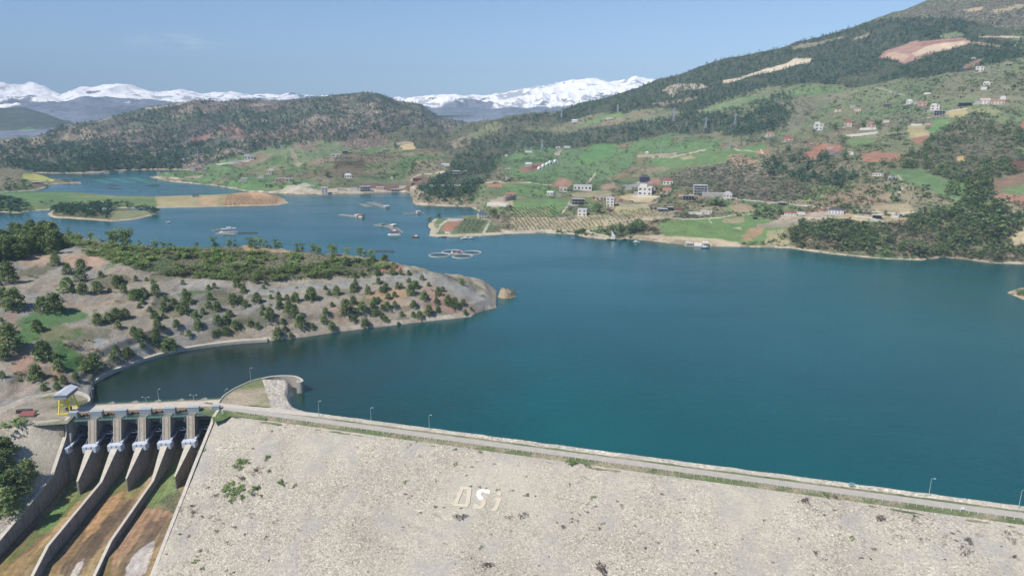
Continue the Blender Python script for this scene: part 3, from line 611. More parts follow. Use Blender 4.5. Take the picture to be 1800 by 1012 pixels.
MAIN_LINES = [
    (strip([(1270, 349), (1300, 351), (1340, 354), (1380, 357), (1420, 362), (1460, 366)], 1.8), RW, 0), (strip([(1500, 371), (1600, 373), (1700, 373), (1760, 371), (1830, 374)], 2.0), RW, 0),
    (strip([(1578, 308), (1586, 318), (1588, 328), (1580, 340), (1574, 350)], 6), C(206, 188, 158), 0), (strip([(1650, 372), (1654, 382), (1660, 394), (1664, 400)], 4), C(206, 196, 172), 0),
    (strip([(1790, 410), (1780, 425), (1775, 435)], 8), C(206, 186, 140), 0), (strip([(1145, 276), (1180, 277), (1200, 272), (1230, 265), (1240, 263)], 1.6), C(198, 188, 158), 0), (strip([(1286, 260), (1300, 265), (1340, 269)], 1.8), C(206, 186, 146), 0),
    (strip([(1060, 388), (1130, 386), (1200, 385), (1260, 383), (1290, 378), (1330, 376)], 1.6), C(200, 192, 164), 0), (strip([(1245, 384), (1252, 394)], 3), C(190, 180, 150), 0),
    (strip([(1080, 357), (1110, 360), (1140, 359), (1160, 352)], 2.2), C(176, 172, 164), 0), (strip([(1028, 406), (1050, 412), (1070, 416)], 3), C(212, 198, 168), 0), (strip([(1030, 406), (1045, 402), (1072, 400)], 2), C(200, 184, 150), 0), (strip([(1010, 416), (1040, 417), (1080, 419)], 2), C(206, 190, 160), 0),
    (strip([(900, 407), (960, 405), (1010, 405)], 2), C(206, 192, 160), 0), (strip([(988, 375), (998, 362), (1002, 352)], 4), C(200, 190, 166), 0), (strip([(850, 410), (856, 398), (862, 386)], 4), C(190, 180, 156), 0),
    (strip([(1030, 322), (1040, 314), (1047, 304)], 4), C(204, 186, 150), 0), (strip([(850, 322), (880, 319), (930, 321), (970, 325)], 1.8), C(210, 196, 168), 0), (strip([(1336, 262), (1340, 268), (1344, 275)], 6), C(214, 196, 172), 0),
    (strip([(1538, 154), (1560, 158), (1575, 164), (1590, 167)], 1.4), C(190, 184, 160), 0), (strip([(720, 322), (735, 308), (760, 305), (800, 304), (820, 300)], 1.8), C(200, 188, 160), 0), (strip([(500, 340), (530, 326), (548, 328)], 1.5), C(210, 200, 176), 0), (strip([(610, 246), (650, 250)], 1.4), C(196, 180, 150), 0),
    (strip([(440, 282), (400, 287), (380, 289)], 2), C(214, 206, 190), 0), (strip([(1620, 208), (1650, 203), (1668, 196), (1700, 190)], 1.6), C(190, 182, 162), 0), (strip([(1350, 395), (1375, 382), (1420, 376), (1460, 374)], 3), C(176, 160, 146), 0), (strip([(1420, 384), (1500, 385), (1560, 390)], 1.6), C(204, 194, 168), 0),
]
def paint_pine(x, y, z, T):
    n = fbm(x, y, 260, 5, 201)
    cc = mixn(C(130, 114, 104), C(104, 110, 88), sst(-.2, .2, n)); g = sst(.1, .3, fbm(x, y, 160, 5, 202)); cc = cc*(1-g[:, None])+C(168, 148, 124)*g[:, None]
    sc = .75+.6*fbm(x, y, 120, 4, 203)
    paint_polys(x, y, cc, sc, [([(335, 246), (350, 240), (366, 236), (368, 242), (350, 250), (338, 252)], C(160, 112, 100), .2), ([(380, 228), (400, 222), (440, 235), (462, 228), (458, 240), (420, 245), (400, 238)], C(152, 118, 106), .6),
        ([(255, 190), (300, 180), (320, 180), (300, 186), (262, 194)], C(188, 170, 138), .1), ([(130, 214), (180, 206), (210, 205), (180, 213)], C(170, 160, 124), .2), ([(620, 158), (665, 160), (670, 166), (625, 164)], C(136, 136, 98), .3), ([(50, 243), (70, 236), (85, 240), (80, 256), (62, 258)], C(176, 156, 120), .2),
        ([(450, 232), (520, 222), (600, 235), (700, 232), (700, 260), (450, 270)], C(140, 118, 98), .7)], T, 12, 60)
    sh = (z < 3); cc[sh] = C(180, 160, 130); sc[sh] = .2
    return cc, np.clip(sc, 0, 1)
def paint_yel(x, y, z, T):
    cc, sc = base_main(x, y, z)
    paint_polys(x, y, cc, sc, [([(40, 306), (60, 305), (96, 316), (92, 319), (60, 318), (40, 314)], C(186, 184, 66), 0), ([(-260, 286), (0, 286), (35, 296), (38, 320), (0, 330), (-260, 330)], C(140, 130, 98), .6)], T, 2, 20)
    sh = (z < 1.5); cc[sh] = C(180, 166, 130); return cc, np.clip(sc, 0, 1)
def paint_farh(x, y, z, T):
    n = fbm(x, y, 500, 5, 301); cc = mixn(C(112, 136, 84), C(84, 92, 74), sst(30, 80, z)); cc = cc*(1+.3*n[:, None])
    paint_polys(x, y, cc, np.zeros(len(x)), [([(20, 233), (50, 223), (62, 225), (60, 234), (30, 238)], C(110, 160, 80), 0)], T, 10, 60)
    return cc, np.clip(.6+.8*n, 0, 1)
def paint_foot(x, y, z, T):
    n = fbm(x, y, 1500, 6, 401); return mixn(C(128, 132, 150), C(108, 118, 130), sst(-.2, .3, n)), np.clip(.4+n, 0, 1)  # blue-grey slopes: some of the distance haze put into the colour
def paint_snow(x, y, z, T):
    n = fbm(x, y, 500, 7, 402); n2 = ridged(x, y, 340, 6, 47); azs = np.arctan2(x, y); z = z-110*np.exp(-((azs+.34)/.10)**2)
    rockc = mixn(C(118, 120, 134), C(104, 110, 122), sst(-.2, .3, n)); s_ = sst(-25, 25, z-365+n*260+n2*150)*(1-.7*sst(.55, .8, n2+n*.5))  # bare rock also has a bluish haze tone painted in
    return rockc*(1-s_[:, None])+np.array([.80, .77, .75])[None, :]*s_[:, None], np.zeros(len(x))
def paint_field(x, y, z, T):
    n = fbm(x, y, 80, 4, 501); cc = mixn(C(98, 136, 76), C(102, 140, 74), sst(-.2, .2, n)); sc = np.full(len(x), .05)
    paint_polys(x, y, cc, sc, [([(-200, 352), (0, 352), (60, 356), (150, 352), (280, 352), (280, 368), (-200, 380)], C(112, 134, 78), .3), ([(272, 343), (350, 343), (400, 342), (400, 364), (277, 366)], C(178, 160, 108), .15), ([(350, 345), (388, 344), (380, 362), (350, 362)], C(196, 164, 116), .05), ([(395, 346), (440, 338), (485, 342), (505, 356), (480, 361), (395, 362)], C(200, 154, 112), .05), ([(436, 338), (462, 338), (480, 350), (440, 350)], C(222, 174, 118), 0), ([(120, 340), (270, 344), (270, 350), (120, 347)], C(132, 142, 84), .1)], T, 2, 25)
    sh = z < 1.2; cc[sh] = C(186, 170, 136); return cc, sc
def paint_pinep(x, y, z, T):
    cc = np.tile(C(120, 120, 82), (len(x), 1)); sc = np.full(len(x), .6)
    paint_polys(x, y, cc, sc, [([(192, 372), (270, 370), (262, 380), (225, 386), (195, 386)], C(142, 146, 96), .3)], T, 1, 20)
    sh = z < 1.4; cc[sh] = C(192, 172, 140); sc[sh] = 0; return cc, sc
def paint_house(x, y, z, T):
    cc = mixn(C(108, 134, 76), C(138, 138, 92), sst(-.1, .2, fbm(x, y, 30, 4, 3))); sc = np.full(len(x), .3)
    paint_polys(x, y, cc, sc, [([(776, 406), (784, 390), (810, 386), (812, 390), (795, 404), (790, 408)], C(182, 122, 88), .05), ([(795, 405), (815, 385), (855, 385), (848, 410), (795, 411)], C(112, 128, 84), .4), (strip([(768, 408), (774, 396), (790, 385)], 4), C(204, 196, 174), 0), (strip([(758, 395), (764, 402), (760, 410)], 3), C(210, 200, 176), 0), ([(862, 384), (888, 382), (888, 396), (866, 396)], C(150, 150, 96), .1), ([(848, 412), (854, 396), (862, 384), (866, 384), (858, 398), (853, 412)], C(196, 188, 164), 0), ([(866, 397), (890, 395), (892, 410), (858, 410)], C(150, 140, 112), .4)], T, .6, 15)
    sh = z < 2.2; cc[sh] = C(192, 178, 146); sc[sh] = .05; return cc, sc
def paint_rock(x, y, z, T):
    return mixn(C(196, 172, 132), C(156, 134, 104), sst(-.1, .2, fbm(x, y, 5, 4, 3))), np.zeros(len(x))
def paint_edge(x, y, z, T):
    cc = mixn(C(110, 132, 76), C(150, 140, 104), sst(-.1, .2, fbm(x, y, 20, 4, 3))); sh = z < 2; cc[sh] = C(192, 168, 132); return cc, np.full(len(x), .5)
TM_HEAD = terrain_mat('eroded_soil', .75, .55, (.045, .05, .03), .2, .24, 1.0, 2.2, .02, .14, 1.1)
TM_MAIN = terrain_mat('hillside_soil', .8, .17, (.032, .048, .028), .22, .2, .8, 2.5, .008, .05, .3)
TM_PINE = terrain_mat('pine_hill_soil', .8, .12, (.03, .045, .035), .25, .2, .8, 4, .006, .03, .2)
TM_FAR = terrain_mat('far_soil', .6, .02, (.04, .05, .04), .3, .2, .6, 10, .001, .006, .02)
TM_SNOW = terrain_mat('snow_and_rock', 0, .01, (.04, .05, .04), .05, .05, .3, 10, .001, .004, .02)
head.build('headland', TM_HEAD, paint_head)
main.build('hillside', TM_MAIN, paint_main)
pine.build('pine_hill', TM_PINE, paint_pine)
yel.build('field_spit', TM_MAIN, paint_yel)
farh.build('far_hill', TM_FAR, paint_farh)
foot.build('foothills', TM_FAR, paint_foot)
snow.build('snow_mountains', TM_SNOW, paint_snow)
fieldp.build('field_peninsula', TM_MAIN, paint_field)
pinep.build('wooded_spit', TM_MAIN, paint_pinep)
housep.build('shore_point', TM_MAIN, paint_house)
rock.build('rock_islet', TM_HEAD, paint_rock)
edgep.build('near_shore', TM_MAIN, paint_edge)
# ================================================================== WATER
DA = np.array([-147.99, 352.98]); DD = np.array([.96161, -.27440]); DN = np.array([-.27440, -.96161])   # dam crest: along, downstream
SA = np.array([-248.91, 361.37]); SU = np.array([.993705, .112026]); SV = np.array([.112026, -.993705])   # spillway: across, downstream
def dam(s, t): return DA+DD*s+DN*t
def spw(u, v): return SA+SU*u+SV*v
def water():
    # grid of big quads that stops at the dam, the gates and the left bank
    near = [spw(-25, 4), spw(-2, 4), spw(81, 4), dam(-8, -14), dam(60, -15), dam(800, -15)]
    pts = []; 
    def seg(a, b, n): return [a+(b-a)*k/n for k in range(n)]
    N = []
    for i in range(len(near)-1): N += seg(near[i], near[i+1], 6)
    N.append(near[-1])
    N = [np.array([-4000, 330.]), np.array([-1200, 345.]), np.array([-420, 380.])]+N+[np.array([4000, -520.])]
    V = []; rows = 26
    for k in range(rows):
        f = (k/(rows-1))**2.2
        for p in N:
            far = np.array([p[0]*9, 9000.0]); q = p*(1-f)+far*f; V.append((q[0], q[1], 0))
    m, Nn, L, B = newmat('lake_water')
    tc = tcoord(Nn)
    big = nz(Nn, L, tc, .0042, 5, .6); mid_ = nz(Nn, L, tc, .02, 4, .6)
    mp = Nn.new('ShaderNodeMapping'); mp.inputs['Scale'].default_value = (.35, 1.0, 1); mp.inputs['Rotation'].default_value = (0, 0, .5); L.new(tc, mp.inputs[0])
    stk = nz(Nn, L, mp.outputs[0], .012, 5, .62)
    shal = mixc(Nn, L, mrange(Nn, L, big, .35, .65, 0, 1), (.001, .053, .056), (.0012, .073, .074))
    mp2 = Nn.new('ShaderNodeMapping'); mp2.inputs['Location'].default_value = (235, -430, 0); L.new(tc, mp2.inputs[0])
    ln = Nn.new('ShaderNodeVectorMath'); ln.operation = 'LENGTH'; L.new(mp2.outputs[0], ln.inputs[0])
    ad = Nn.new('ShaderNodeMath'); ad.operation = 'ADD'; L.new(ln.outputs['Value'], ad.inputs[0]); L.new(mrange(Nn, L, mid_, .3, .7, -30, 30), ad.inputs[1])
    shal = mixc(Nn, L, mrange(Nn, L, ad.outputs[0], 50, 270, 0, 1), (.013, .028, .020), shal)  # left bay darker: hillside reflection put into the colour, besides deeper greener water
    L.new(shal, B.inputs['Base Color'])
    L.new(mrange(Nn, L, stk, .35, .65, .06, .24), B.inputs['Roughness'])
    B.inputs['IOR'].default_value = 1.333; B.inputs['Specular IOR Level'].default_value = .5
    w1 = nz(Nn, L, tc, .16, 3, .6); w2 = nz(Nn, L, tc, .7, 3, .6)
    b1 = Nn.new('ShaderNodeBump'); b1.inputs['Strength'].default_value = .35; b1.inputs['Distance'].default_value = .5; L.new(w1, b1.inputs['Height'])
    b2 = Nn.new('ShaderNodeBump'); b2.inputs['Strength'].default_value = .5; b2.inputs['Distance'].default_value = .25; L.new(w2, b2.inputs['Height']); L.new(b1.outputs[0], b2.inputs['Normal'])
    L.new(b2.outputs[0], B.inputs['Normal'])
    me = np_mesh('water', V, grid_faces(rows, len(N)), True); o = link_mesh('water', me, None, [m]); tag(o, kind='structure')
water()
# flat land far beyond the reservoir, so nothing is ever open underneath
g = MB(); g.add([(-40000, 2500, -14), (40000, 2500, -14), (40000, 42000, -14), (-40000, 42000, -14), ], [(0, 1, 2, 3)]); tag(g.build('ground', M('plain_soil', C(120, 118, 92), .95)), kind='structure')

# ================================================================== DAM
def rip_mat(name, ca, cb, sc=.75, dark=.5, patch=True):
    m, N, L, B = newmat(name); B.inputs['Roughness'].default_value = .95; B.inputs['Specular IOR Level'].default_value = .1
    tc = tcoord(N); v = N.new('ShaderNodeTexVoronoi'); v.inputs['Scale'].default_value = sc; L.new(tc, v.inputs['Vector'])
    v2 = N.new('ShaderNodeTexVoronoi'); v2.inputs['Scale'].default_value = sc*2.3; L.new(tc, v2.inputs['Vector'])
    sep = N.new('ShaderNodeSeparateColor'); L.new(v.outputs['Color'], sep.inputs[0])
    sep2 = N.new('ShaderNodeSeparateColor'); L.new(v2.outputs['Color'], sep2.inputs[0])
    o = mixc(N, L, sep.outputs[0], ca, cb)
    o = mulc(N, L, o, mrange(N, L, sep.outputs[1], 0, 1, .80, 1.16)); o = mulc(N, L, o, mrange(N, L, sep2.outputs[1], 0, 1, .86, 1.12))
    o = mulc(N, L, o, mrange(N, L, v.outputs['Distance'], .25, .75, 1.0, dark))
    sep3 = N.new('ShaderNodeSeparateColor'); L.new(v.outputs['Color'], sep3.inputs[0]); o = mulc(N, L, o, mrange(N, L, sep3.outputs[2], .82, .95, 1.0, 1.28)); o = mulc(N, L, o, mrange(N, L, sep3.outputs[2], .04, .16, .62, 1.0))
    n1 = nz(N, L, tc, .03, 5, .6); o = mulc(N, L, o, mrange(N, L, n1, .3, .7, .84, 1.13))
    n2 = nz(N, L, tc, .012, 6, .68); o = mixc(N, L, mrange(N, L, n2, .46, .62, 0, .6), o, C(206, 197, 172))
    n3 = nz(N, L, tc, .05, 6, .7); o = mixc(N, L, mrange(N, L, n3, .5, .64, 0, .6), o, C(172, 168, 160))
    L.new(o, B.inputs['Base Color'])
    h = N.new('ShaderNodeMath'); h.operation = 'ADD'; L.new(v.outputs['Distance'], h.inputs[0]); L.new(v2.outputs['Distance'], h.inputs[1])
    setbump(N, L, B, h.outputs[0], .55, -.3); MATS[name] = m; return m
RIP = rip_mat('riprap', C(210, 198, 174), C(188, 176, 154), 1.5, .86); RIPW = rip_mat('pale_riprap', C(240, 230, 206), C(216, 202, 174), .9, .75)
SLOPE = 3.2
def face_z(t): return 7-(t-3.0)/SLOPE
FN = np.array([DN[0]/SLOPE, DN[1]/SLOPE, 1.0])
def on_face(px, py):
    dx, dy, dz = ray(px, py); d = np.array([float(dx), float(dy), float(dz)]); p0 = np.array([*dam(0, 3.0), 7.0]); o = np.array([0, 0, H])
    return o+d*(np.dot(p0-o, FN)/np.dot(d, FN))
root = empty('rockfill_dam', (*dam(150, 0), 7), 0, 'long rockfill dam with a pale stone face falling away below its crest road', 'dam')
def rel(p): return (p[0]-root.location[0], p[1]-root.location[1], p[2]-7)
# downstream face: grid, its left edge follows the chute wall
def right_wall_v(t): return t
rows_t = np.r_[np.linspace(3, 210, 150)]
V = []; nc = 330
for t in rows_t:
    # where u = 81.2 on this t
    a = dam(0, t)-SA; s0 = (81.3-np.dot(a, SU))/np.dot(DD, SU)
    for k in range(nc):
        s = s0+(560-s0)*k/(nc-1); p = dam(s, t); z = face_z(t)
        e = min(1, (s-s0)/4)*min(1, (t-3)/2)
        V.append([p[0], p[1], z, e])
V = np.array(V); V[:, 2] -= .5*(1-np.clip((V[:, 1]*0+np.repeat(rows_t, nc)-3)/4, 0, 1))
_lc = on_face(843, 873); V[:, 3] *= 1-.93*np.exp(-(np.hypot(V[:, 0]-_lc[0], V[:, 1]-_lc[1])/17)**6)
V[:, 2] += V[:, 3]*(fbm(V[:, 0], V[:, 1], 22, 4, 7)*.55+fbm(V[:, 0], V[:, 1], 4, 3, 9)*.35)
V = V[:, :3]-np.array(root.location)[None, :]
o = link_mesh('stone_face', np_mesh('stone_face', V, grid_faces(len(rows_t), nc)[:, ::-1], True), root, [RIP])
GR = terrain_mat('crest_grass', .6, 1.1, (.03, .05, .02), .3, .3, .6, .15, .05, .5, 2.5)
def band(name, t0, t1, z0, z1, mat, s0, s1, n=260, sub=5, jag=.0, colr=None):
    V = []; 
    for k in range(sub+1):
        f = k/sub
        for i in range(n+1):
            s = s0+(s1-s0)*i/n; t = t0+(t1-t0)*f
            if jag and k in (0, sub): t += jag*(1 if k else -1)*float(fbm(s, k*9., 7, 3, 3))
            p = dam(s, t); V.append((p[0], p[1], z0+(z1-z0)*f))
    V = np.array(V)-np.array(root.location)[None, :]
    cc = None
    if colr is not None:
        cc = mixn(colr[0], colr[1], sst(-.15, .3, fbm(V[:, 0], V[:, 1], 9, 4, 13)))
    me = np_mesh(name, V, grid_faces(sub+1, n+1)[:, ::-1], True, cc, None if cc is None else np.full(len(V), .5))
    return link_mesh(name, me, root, [mat])
band('grass_verge', -1.5, 5.0, 7.03, 6.05, GR, -34, 560, 500, 5, 1.5, (C(108, 122, 72), C(156, 146, 112)))
band('inner_verge', -7.9, -6.0, 7.045, 7.04, GR, -34, 560, 260, 2, .6, (C(120, 128, 76), C(160, 150, 112)))
band('crown_riprap', -12.3, -7.9, 6.9, 7.02, RIPW, 6, 560, 300, 3, .5)
band('upstream_riprap', -29.5, -11.9, -3.0, 6.85, RIPW, 6, 560, 300, 10, 0)
band('crest_base', -8.0, -.9, 6.96, 6.96, M('crest_gravel', C(176, 166, 148), .9), -34, 560, 60, 1)
rd = band('crest_road', -6.2, -1.4, 7.05, 7.05, M('road_surface', C(188, 180, 164), .9, var=.1, scale=.3), -26, 560, 200, 2)
rd.parent = None; rd.location = root.location; rd.name = 'crest_road'; tag(rd, kind='structure')

# the guide bank between spillway and dam: grass, stone slope, hooked concrete wall
def P7(*a): return [tuple(atz(x, y, 7.0)[:2]) for x, y in a]
gb = empty('guide_bank', (*P7((440, 700))[0], 7), 0, 'grassy spur with a stone slope between the spillway bridge and the dam', 'embankment')
def flat_poly(name, pts, z, mat, parent, cols=None, step=1.6, zf=None):
    P = np.array(pts); x0, y0 = P.min(0); x1, y1 = P.max(0)
    m = MB(); bm = __import__('bmesh').new(); vs = [bm.verts.new((p[0], p[1], z)) for p in pts]; f = bm.faces.new(vs)
    __import__('bmesh').ops.triangulate(bm, faces=[f]); 
    for _ in range(4):
        es = [e for e in bm.edges if e.calc_length() > step*1.6]
        if not es: break
        __import__('bmesh').ops.subdivide_edges(bm, edges=es, cuts=1)
    me = bpy.data.meshes.new(name); bm.to_mesh(me); bm.free()
    co = np.zeros(len(me.vertices)*3, np.float32); me.vertices.foreach_get('co', co); co = co.reshape(-1, 3)
    if zf is not None: co[:, 2] = zf(co[:, 0], co[:, 1])
    if cols is not None:
        k = sst(cols[2][0], cols[2][1], fbm(co[:, 0], co[:, 1], cols[2][2], 4, 19)); cc = mixn(cols[0], cols[1], k)
        a = me.color_attributes.new('Col', 'FLOAT_COLOR', 'POINT'); a.data.foreach_set('color', np.c_[cc, np.ones(len(cc))].astype(np.float32).ravel())
        b = me.attributes.new('Scrub', 'FLOAT', 'POINT'); b.data.foreach_set('value', np.full(len(cc), .25, np.float32))
    if parent is not None: co = co-np.array(parent.location, np.float32)[None, :]
    me.vertices.foreach_set('co', co.ravel()); me.update()
    # faces up
    if me.polygons[0].normal.z < 0: me.flip_normals()
    return link_mesh(name, me, parent, [mat])
curve = [(384, 708), (390, 699), (400, 691), (414, 682.5), (428, 676), (441, 670.5), (450, 667.8), (460, 665.5)]
hook = [(460, 665.5), (470, 663.3), (482, 661.6), (495, 660.8), (508, 660.8), (519, 661.8), (527, 664.5), (532, 668), (533.5, 670.5), (531, 672.3), (526, 673), (520.5, 672.5)]
flat_poly('grass_top', P7(*curve, (464, 676), (468, 690), (474, 706), (478, 716), (440, 712), (400, 712)), 7.0, GR, gb, (C(122, 134, 78), C(182, 164, 136), (-.25, .2, 18)))
flat_poly('approach_verge', P7((372, 722), (390, 722), (440, 729), (470, 734), (468, 738), (430, 733), (405, 731), (392, 738), (374, 742)), 6.9, GR, gb, (C(96, 124, 58), C(140, 144, 90), (-.1, .4, 8)))
flat_poly('approach_road', P7((374, 707), (384, 708), (420, 712), (478, 717), (560, 727), (560, 733), (478, 724.5), (430, 719), (395, 716), (374, 716)), 7.08, M('pale_gravel_road', C(206, 196, 176), .95, var=.08, scale=.4), gb)
a0 = P7((460, 666), (464, 676), (468, 690), (474, 706), (478, 717), (500, 722), (530, 726)); b0 = [tuple(atz(x, y, 5.0)[:2]) for x, y in ((503, 668), (503, 680), (501, 692), (504, 703), (512, 713), (524, 720), (546, 726))]
V = []
for k in range(16):
    f = min(1, k/11); g2_ = max(0, k-11)/4
    for i in range(6):
        for q in range(4):
            g_ = i+q/4; i0 = min(int(g_), 5); ff = g_-i0
            A_ = np.array(a0[i0])*(1-ff)+np.array(a0[i0+1])*ff; B_ = np.array(b0[i0])*(1-ff)+np.array(b0[i0+1])*ff; p = A_*(1-f)+B_*f+np.array([5.0, 1.0])*g2_
            V.append((p[0], p[1], 7-2*f-7*g2_+.25*math.sin(i*3+k*2.1+q)*f))
V = np.array(V)-np.array(gb.location)[None, :]
link_mesh('stone_slope', np_mesh('stone_slope', V, grid_faces(16, 24), True), gb, [RIPW])
CON = M('weathered_concrete', C(176, 168, 154), .9, var=.14, scale=.35, streak=.35, bump=.15)
CONP = M('pale_concrete', C(206, 196, 176), .9, var=.1, scale=.4, bump=.1)
COND = M('stained_concrete', C(160, 151, 142), .9, var=.16, scale=.3, streak=.95, bump=.15)
def wall_along(name, pts, z0, z1, th, mat, parent=None, side=1):
    pts = [np.array(p) for p in pts]; n = len(pts); L_ = []
    for i in range(n):
        d = pts[min(i+1, n-1)]-pts[max(i-1, 0)]; d = d/np.linalg.norm(d); nn = np.array([-d[1], d[0]])*side; L_.append((pts[i], pts[i]+nn*th))
    m = MB(); vs = []
    for a, b in L_: vs += [(a[0], a[1], z0), (a[0], a[1], z1), (b[0], b[1], z1), (b[0], b[1], z0)]
    fs = [(4*i+k, 4*i+(k+1) % 4, 4*i+4+(k+1) % 4, 4*i+4+k) for i in range(n-1) for k in range(4)]+[(0, 3, 2, 1), (4*n-4, 4*n-3, 4*n-2, 4*n-1)]
    if parent is not None:
        l = parent.location; vs = [(v[0]-l[0], v[1]-l[1], v[2]-l[2]) for v in vs]
    m.add(vs, fs); o = m.build(name, mat, parent)
    bm = __import__('bmesh').new(); bm.from_mesh(o.data); __import__('bmesh').ops.recalc_face_normals(bm, faces=bm.faces); bm.to_mesh(o.data); bm.free(); return o
hw = empty('hooked_wall', (*P7((500, 661))[0], 0), 0, 'curved concrete training wall hooking round into the water at the end of the grassy spur', 'wall')
def smoothpts(pts, k=3):
    out = []
    for i in range(len(pts)-1):
        for q in range(k):
            t = q/k; p0_, p1, p2, p3 = pts[max(i-1, 0)], pts[i], pts[i+1], pts[min(i+2, len(pts)-1)]
            out.append(tuple(.5*((2*p1[j])+(-p0_[j]+p2[j])*t+(2*p0_[j]-5*p1[j]+4*p2[j]-p3[j])*t*t+(-p0_[j]+3*p1[j]-3*p2[j]+p3[j])*t**3) for j in (0, 1)))
    return out+[pts[-1]]
wall_along('curved_wall', smoothpts(P7(*hook)), -4, 7.4, 1.1, CON, hw, -1)
wall_along('wall_cap', smoothpts(P7(*hook)), 7.4, 7.65, 1.3, CONP, hw, -1)
wall_along('bank_parapet', smoothpts(P7(*curve)), -3, 7.7, .7, CONP, hw, -1)
# left intake wall and shore revetment
lw = wall_along('intake_wall', smoothpts(P7((104, 686.5), (118, 687.5), (134, 689.5), (145, 692.5), (152, 697), (155, 702), (153, 708), (148, 712.5))), -4, 7.5, 1.2, CONP, None, 1)
tag(lw, 'pale curved concrete wall rounding the gravel platform at the left end of the spillway bridge', 'wall')
rev = [(112, 690), (140, 682), (166, 671), (185, 660), (210, 648), (240, 637), (270, 627), (300, 619), (340, 611), (380, 605), (430, 600), (470, 597.5)]
rv = wall_along('shore_revetment', [tuple(atz(x, y, 1.5)[:2]) for x, y in smoothpts(rev)], -2, 2.2, 3.0, CONP, None, 1)
tag(rv, 'pale concrete revetment curving along the foot of the headland', 'revetment')

# ================================================================== SPILLWAY
ANG = math.atan2(SU[1], SU[0])
sp = empty('spillway', (SA[0], SA[1], 0), ANG, 'concrete spillway with six gated bays and long chute walls', 'spillway')
# local frame: x = across (u), y = -v
def S(m, name, mat, parent=sp): return m.build(name, mat, parent)
NP = [2.6+12.98*k for k in range(7)]
HW = 2.1
def prof(poly_vz, u0, u1):          # a side profile (v, z) extruded across u
    m = MB(); n = len(poly_vz); vs = [(u0, -v, z) for v, z in poly_vz]+[(u1, -v, z) for v, z in poly_vz]
    m.add(vs, [(k, (k+1) % n, n+(k+1) % n, n+k) for k in range(n)]+[tuple(range(n-1, -1, -1)), tuple(range(n, 2*n))])
    bm = __import__('bmesh').new()
    return m
def fixn(o):
    B_ = __import__('bmesh'); bm = B_.new(); bm.from_mesh(o.data); B_.ops.recalc_face_normals(bm, faces=bm.faces); bm.to_mesh(o.data); bm.free(); return o
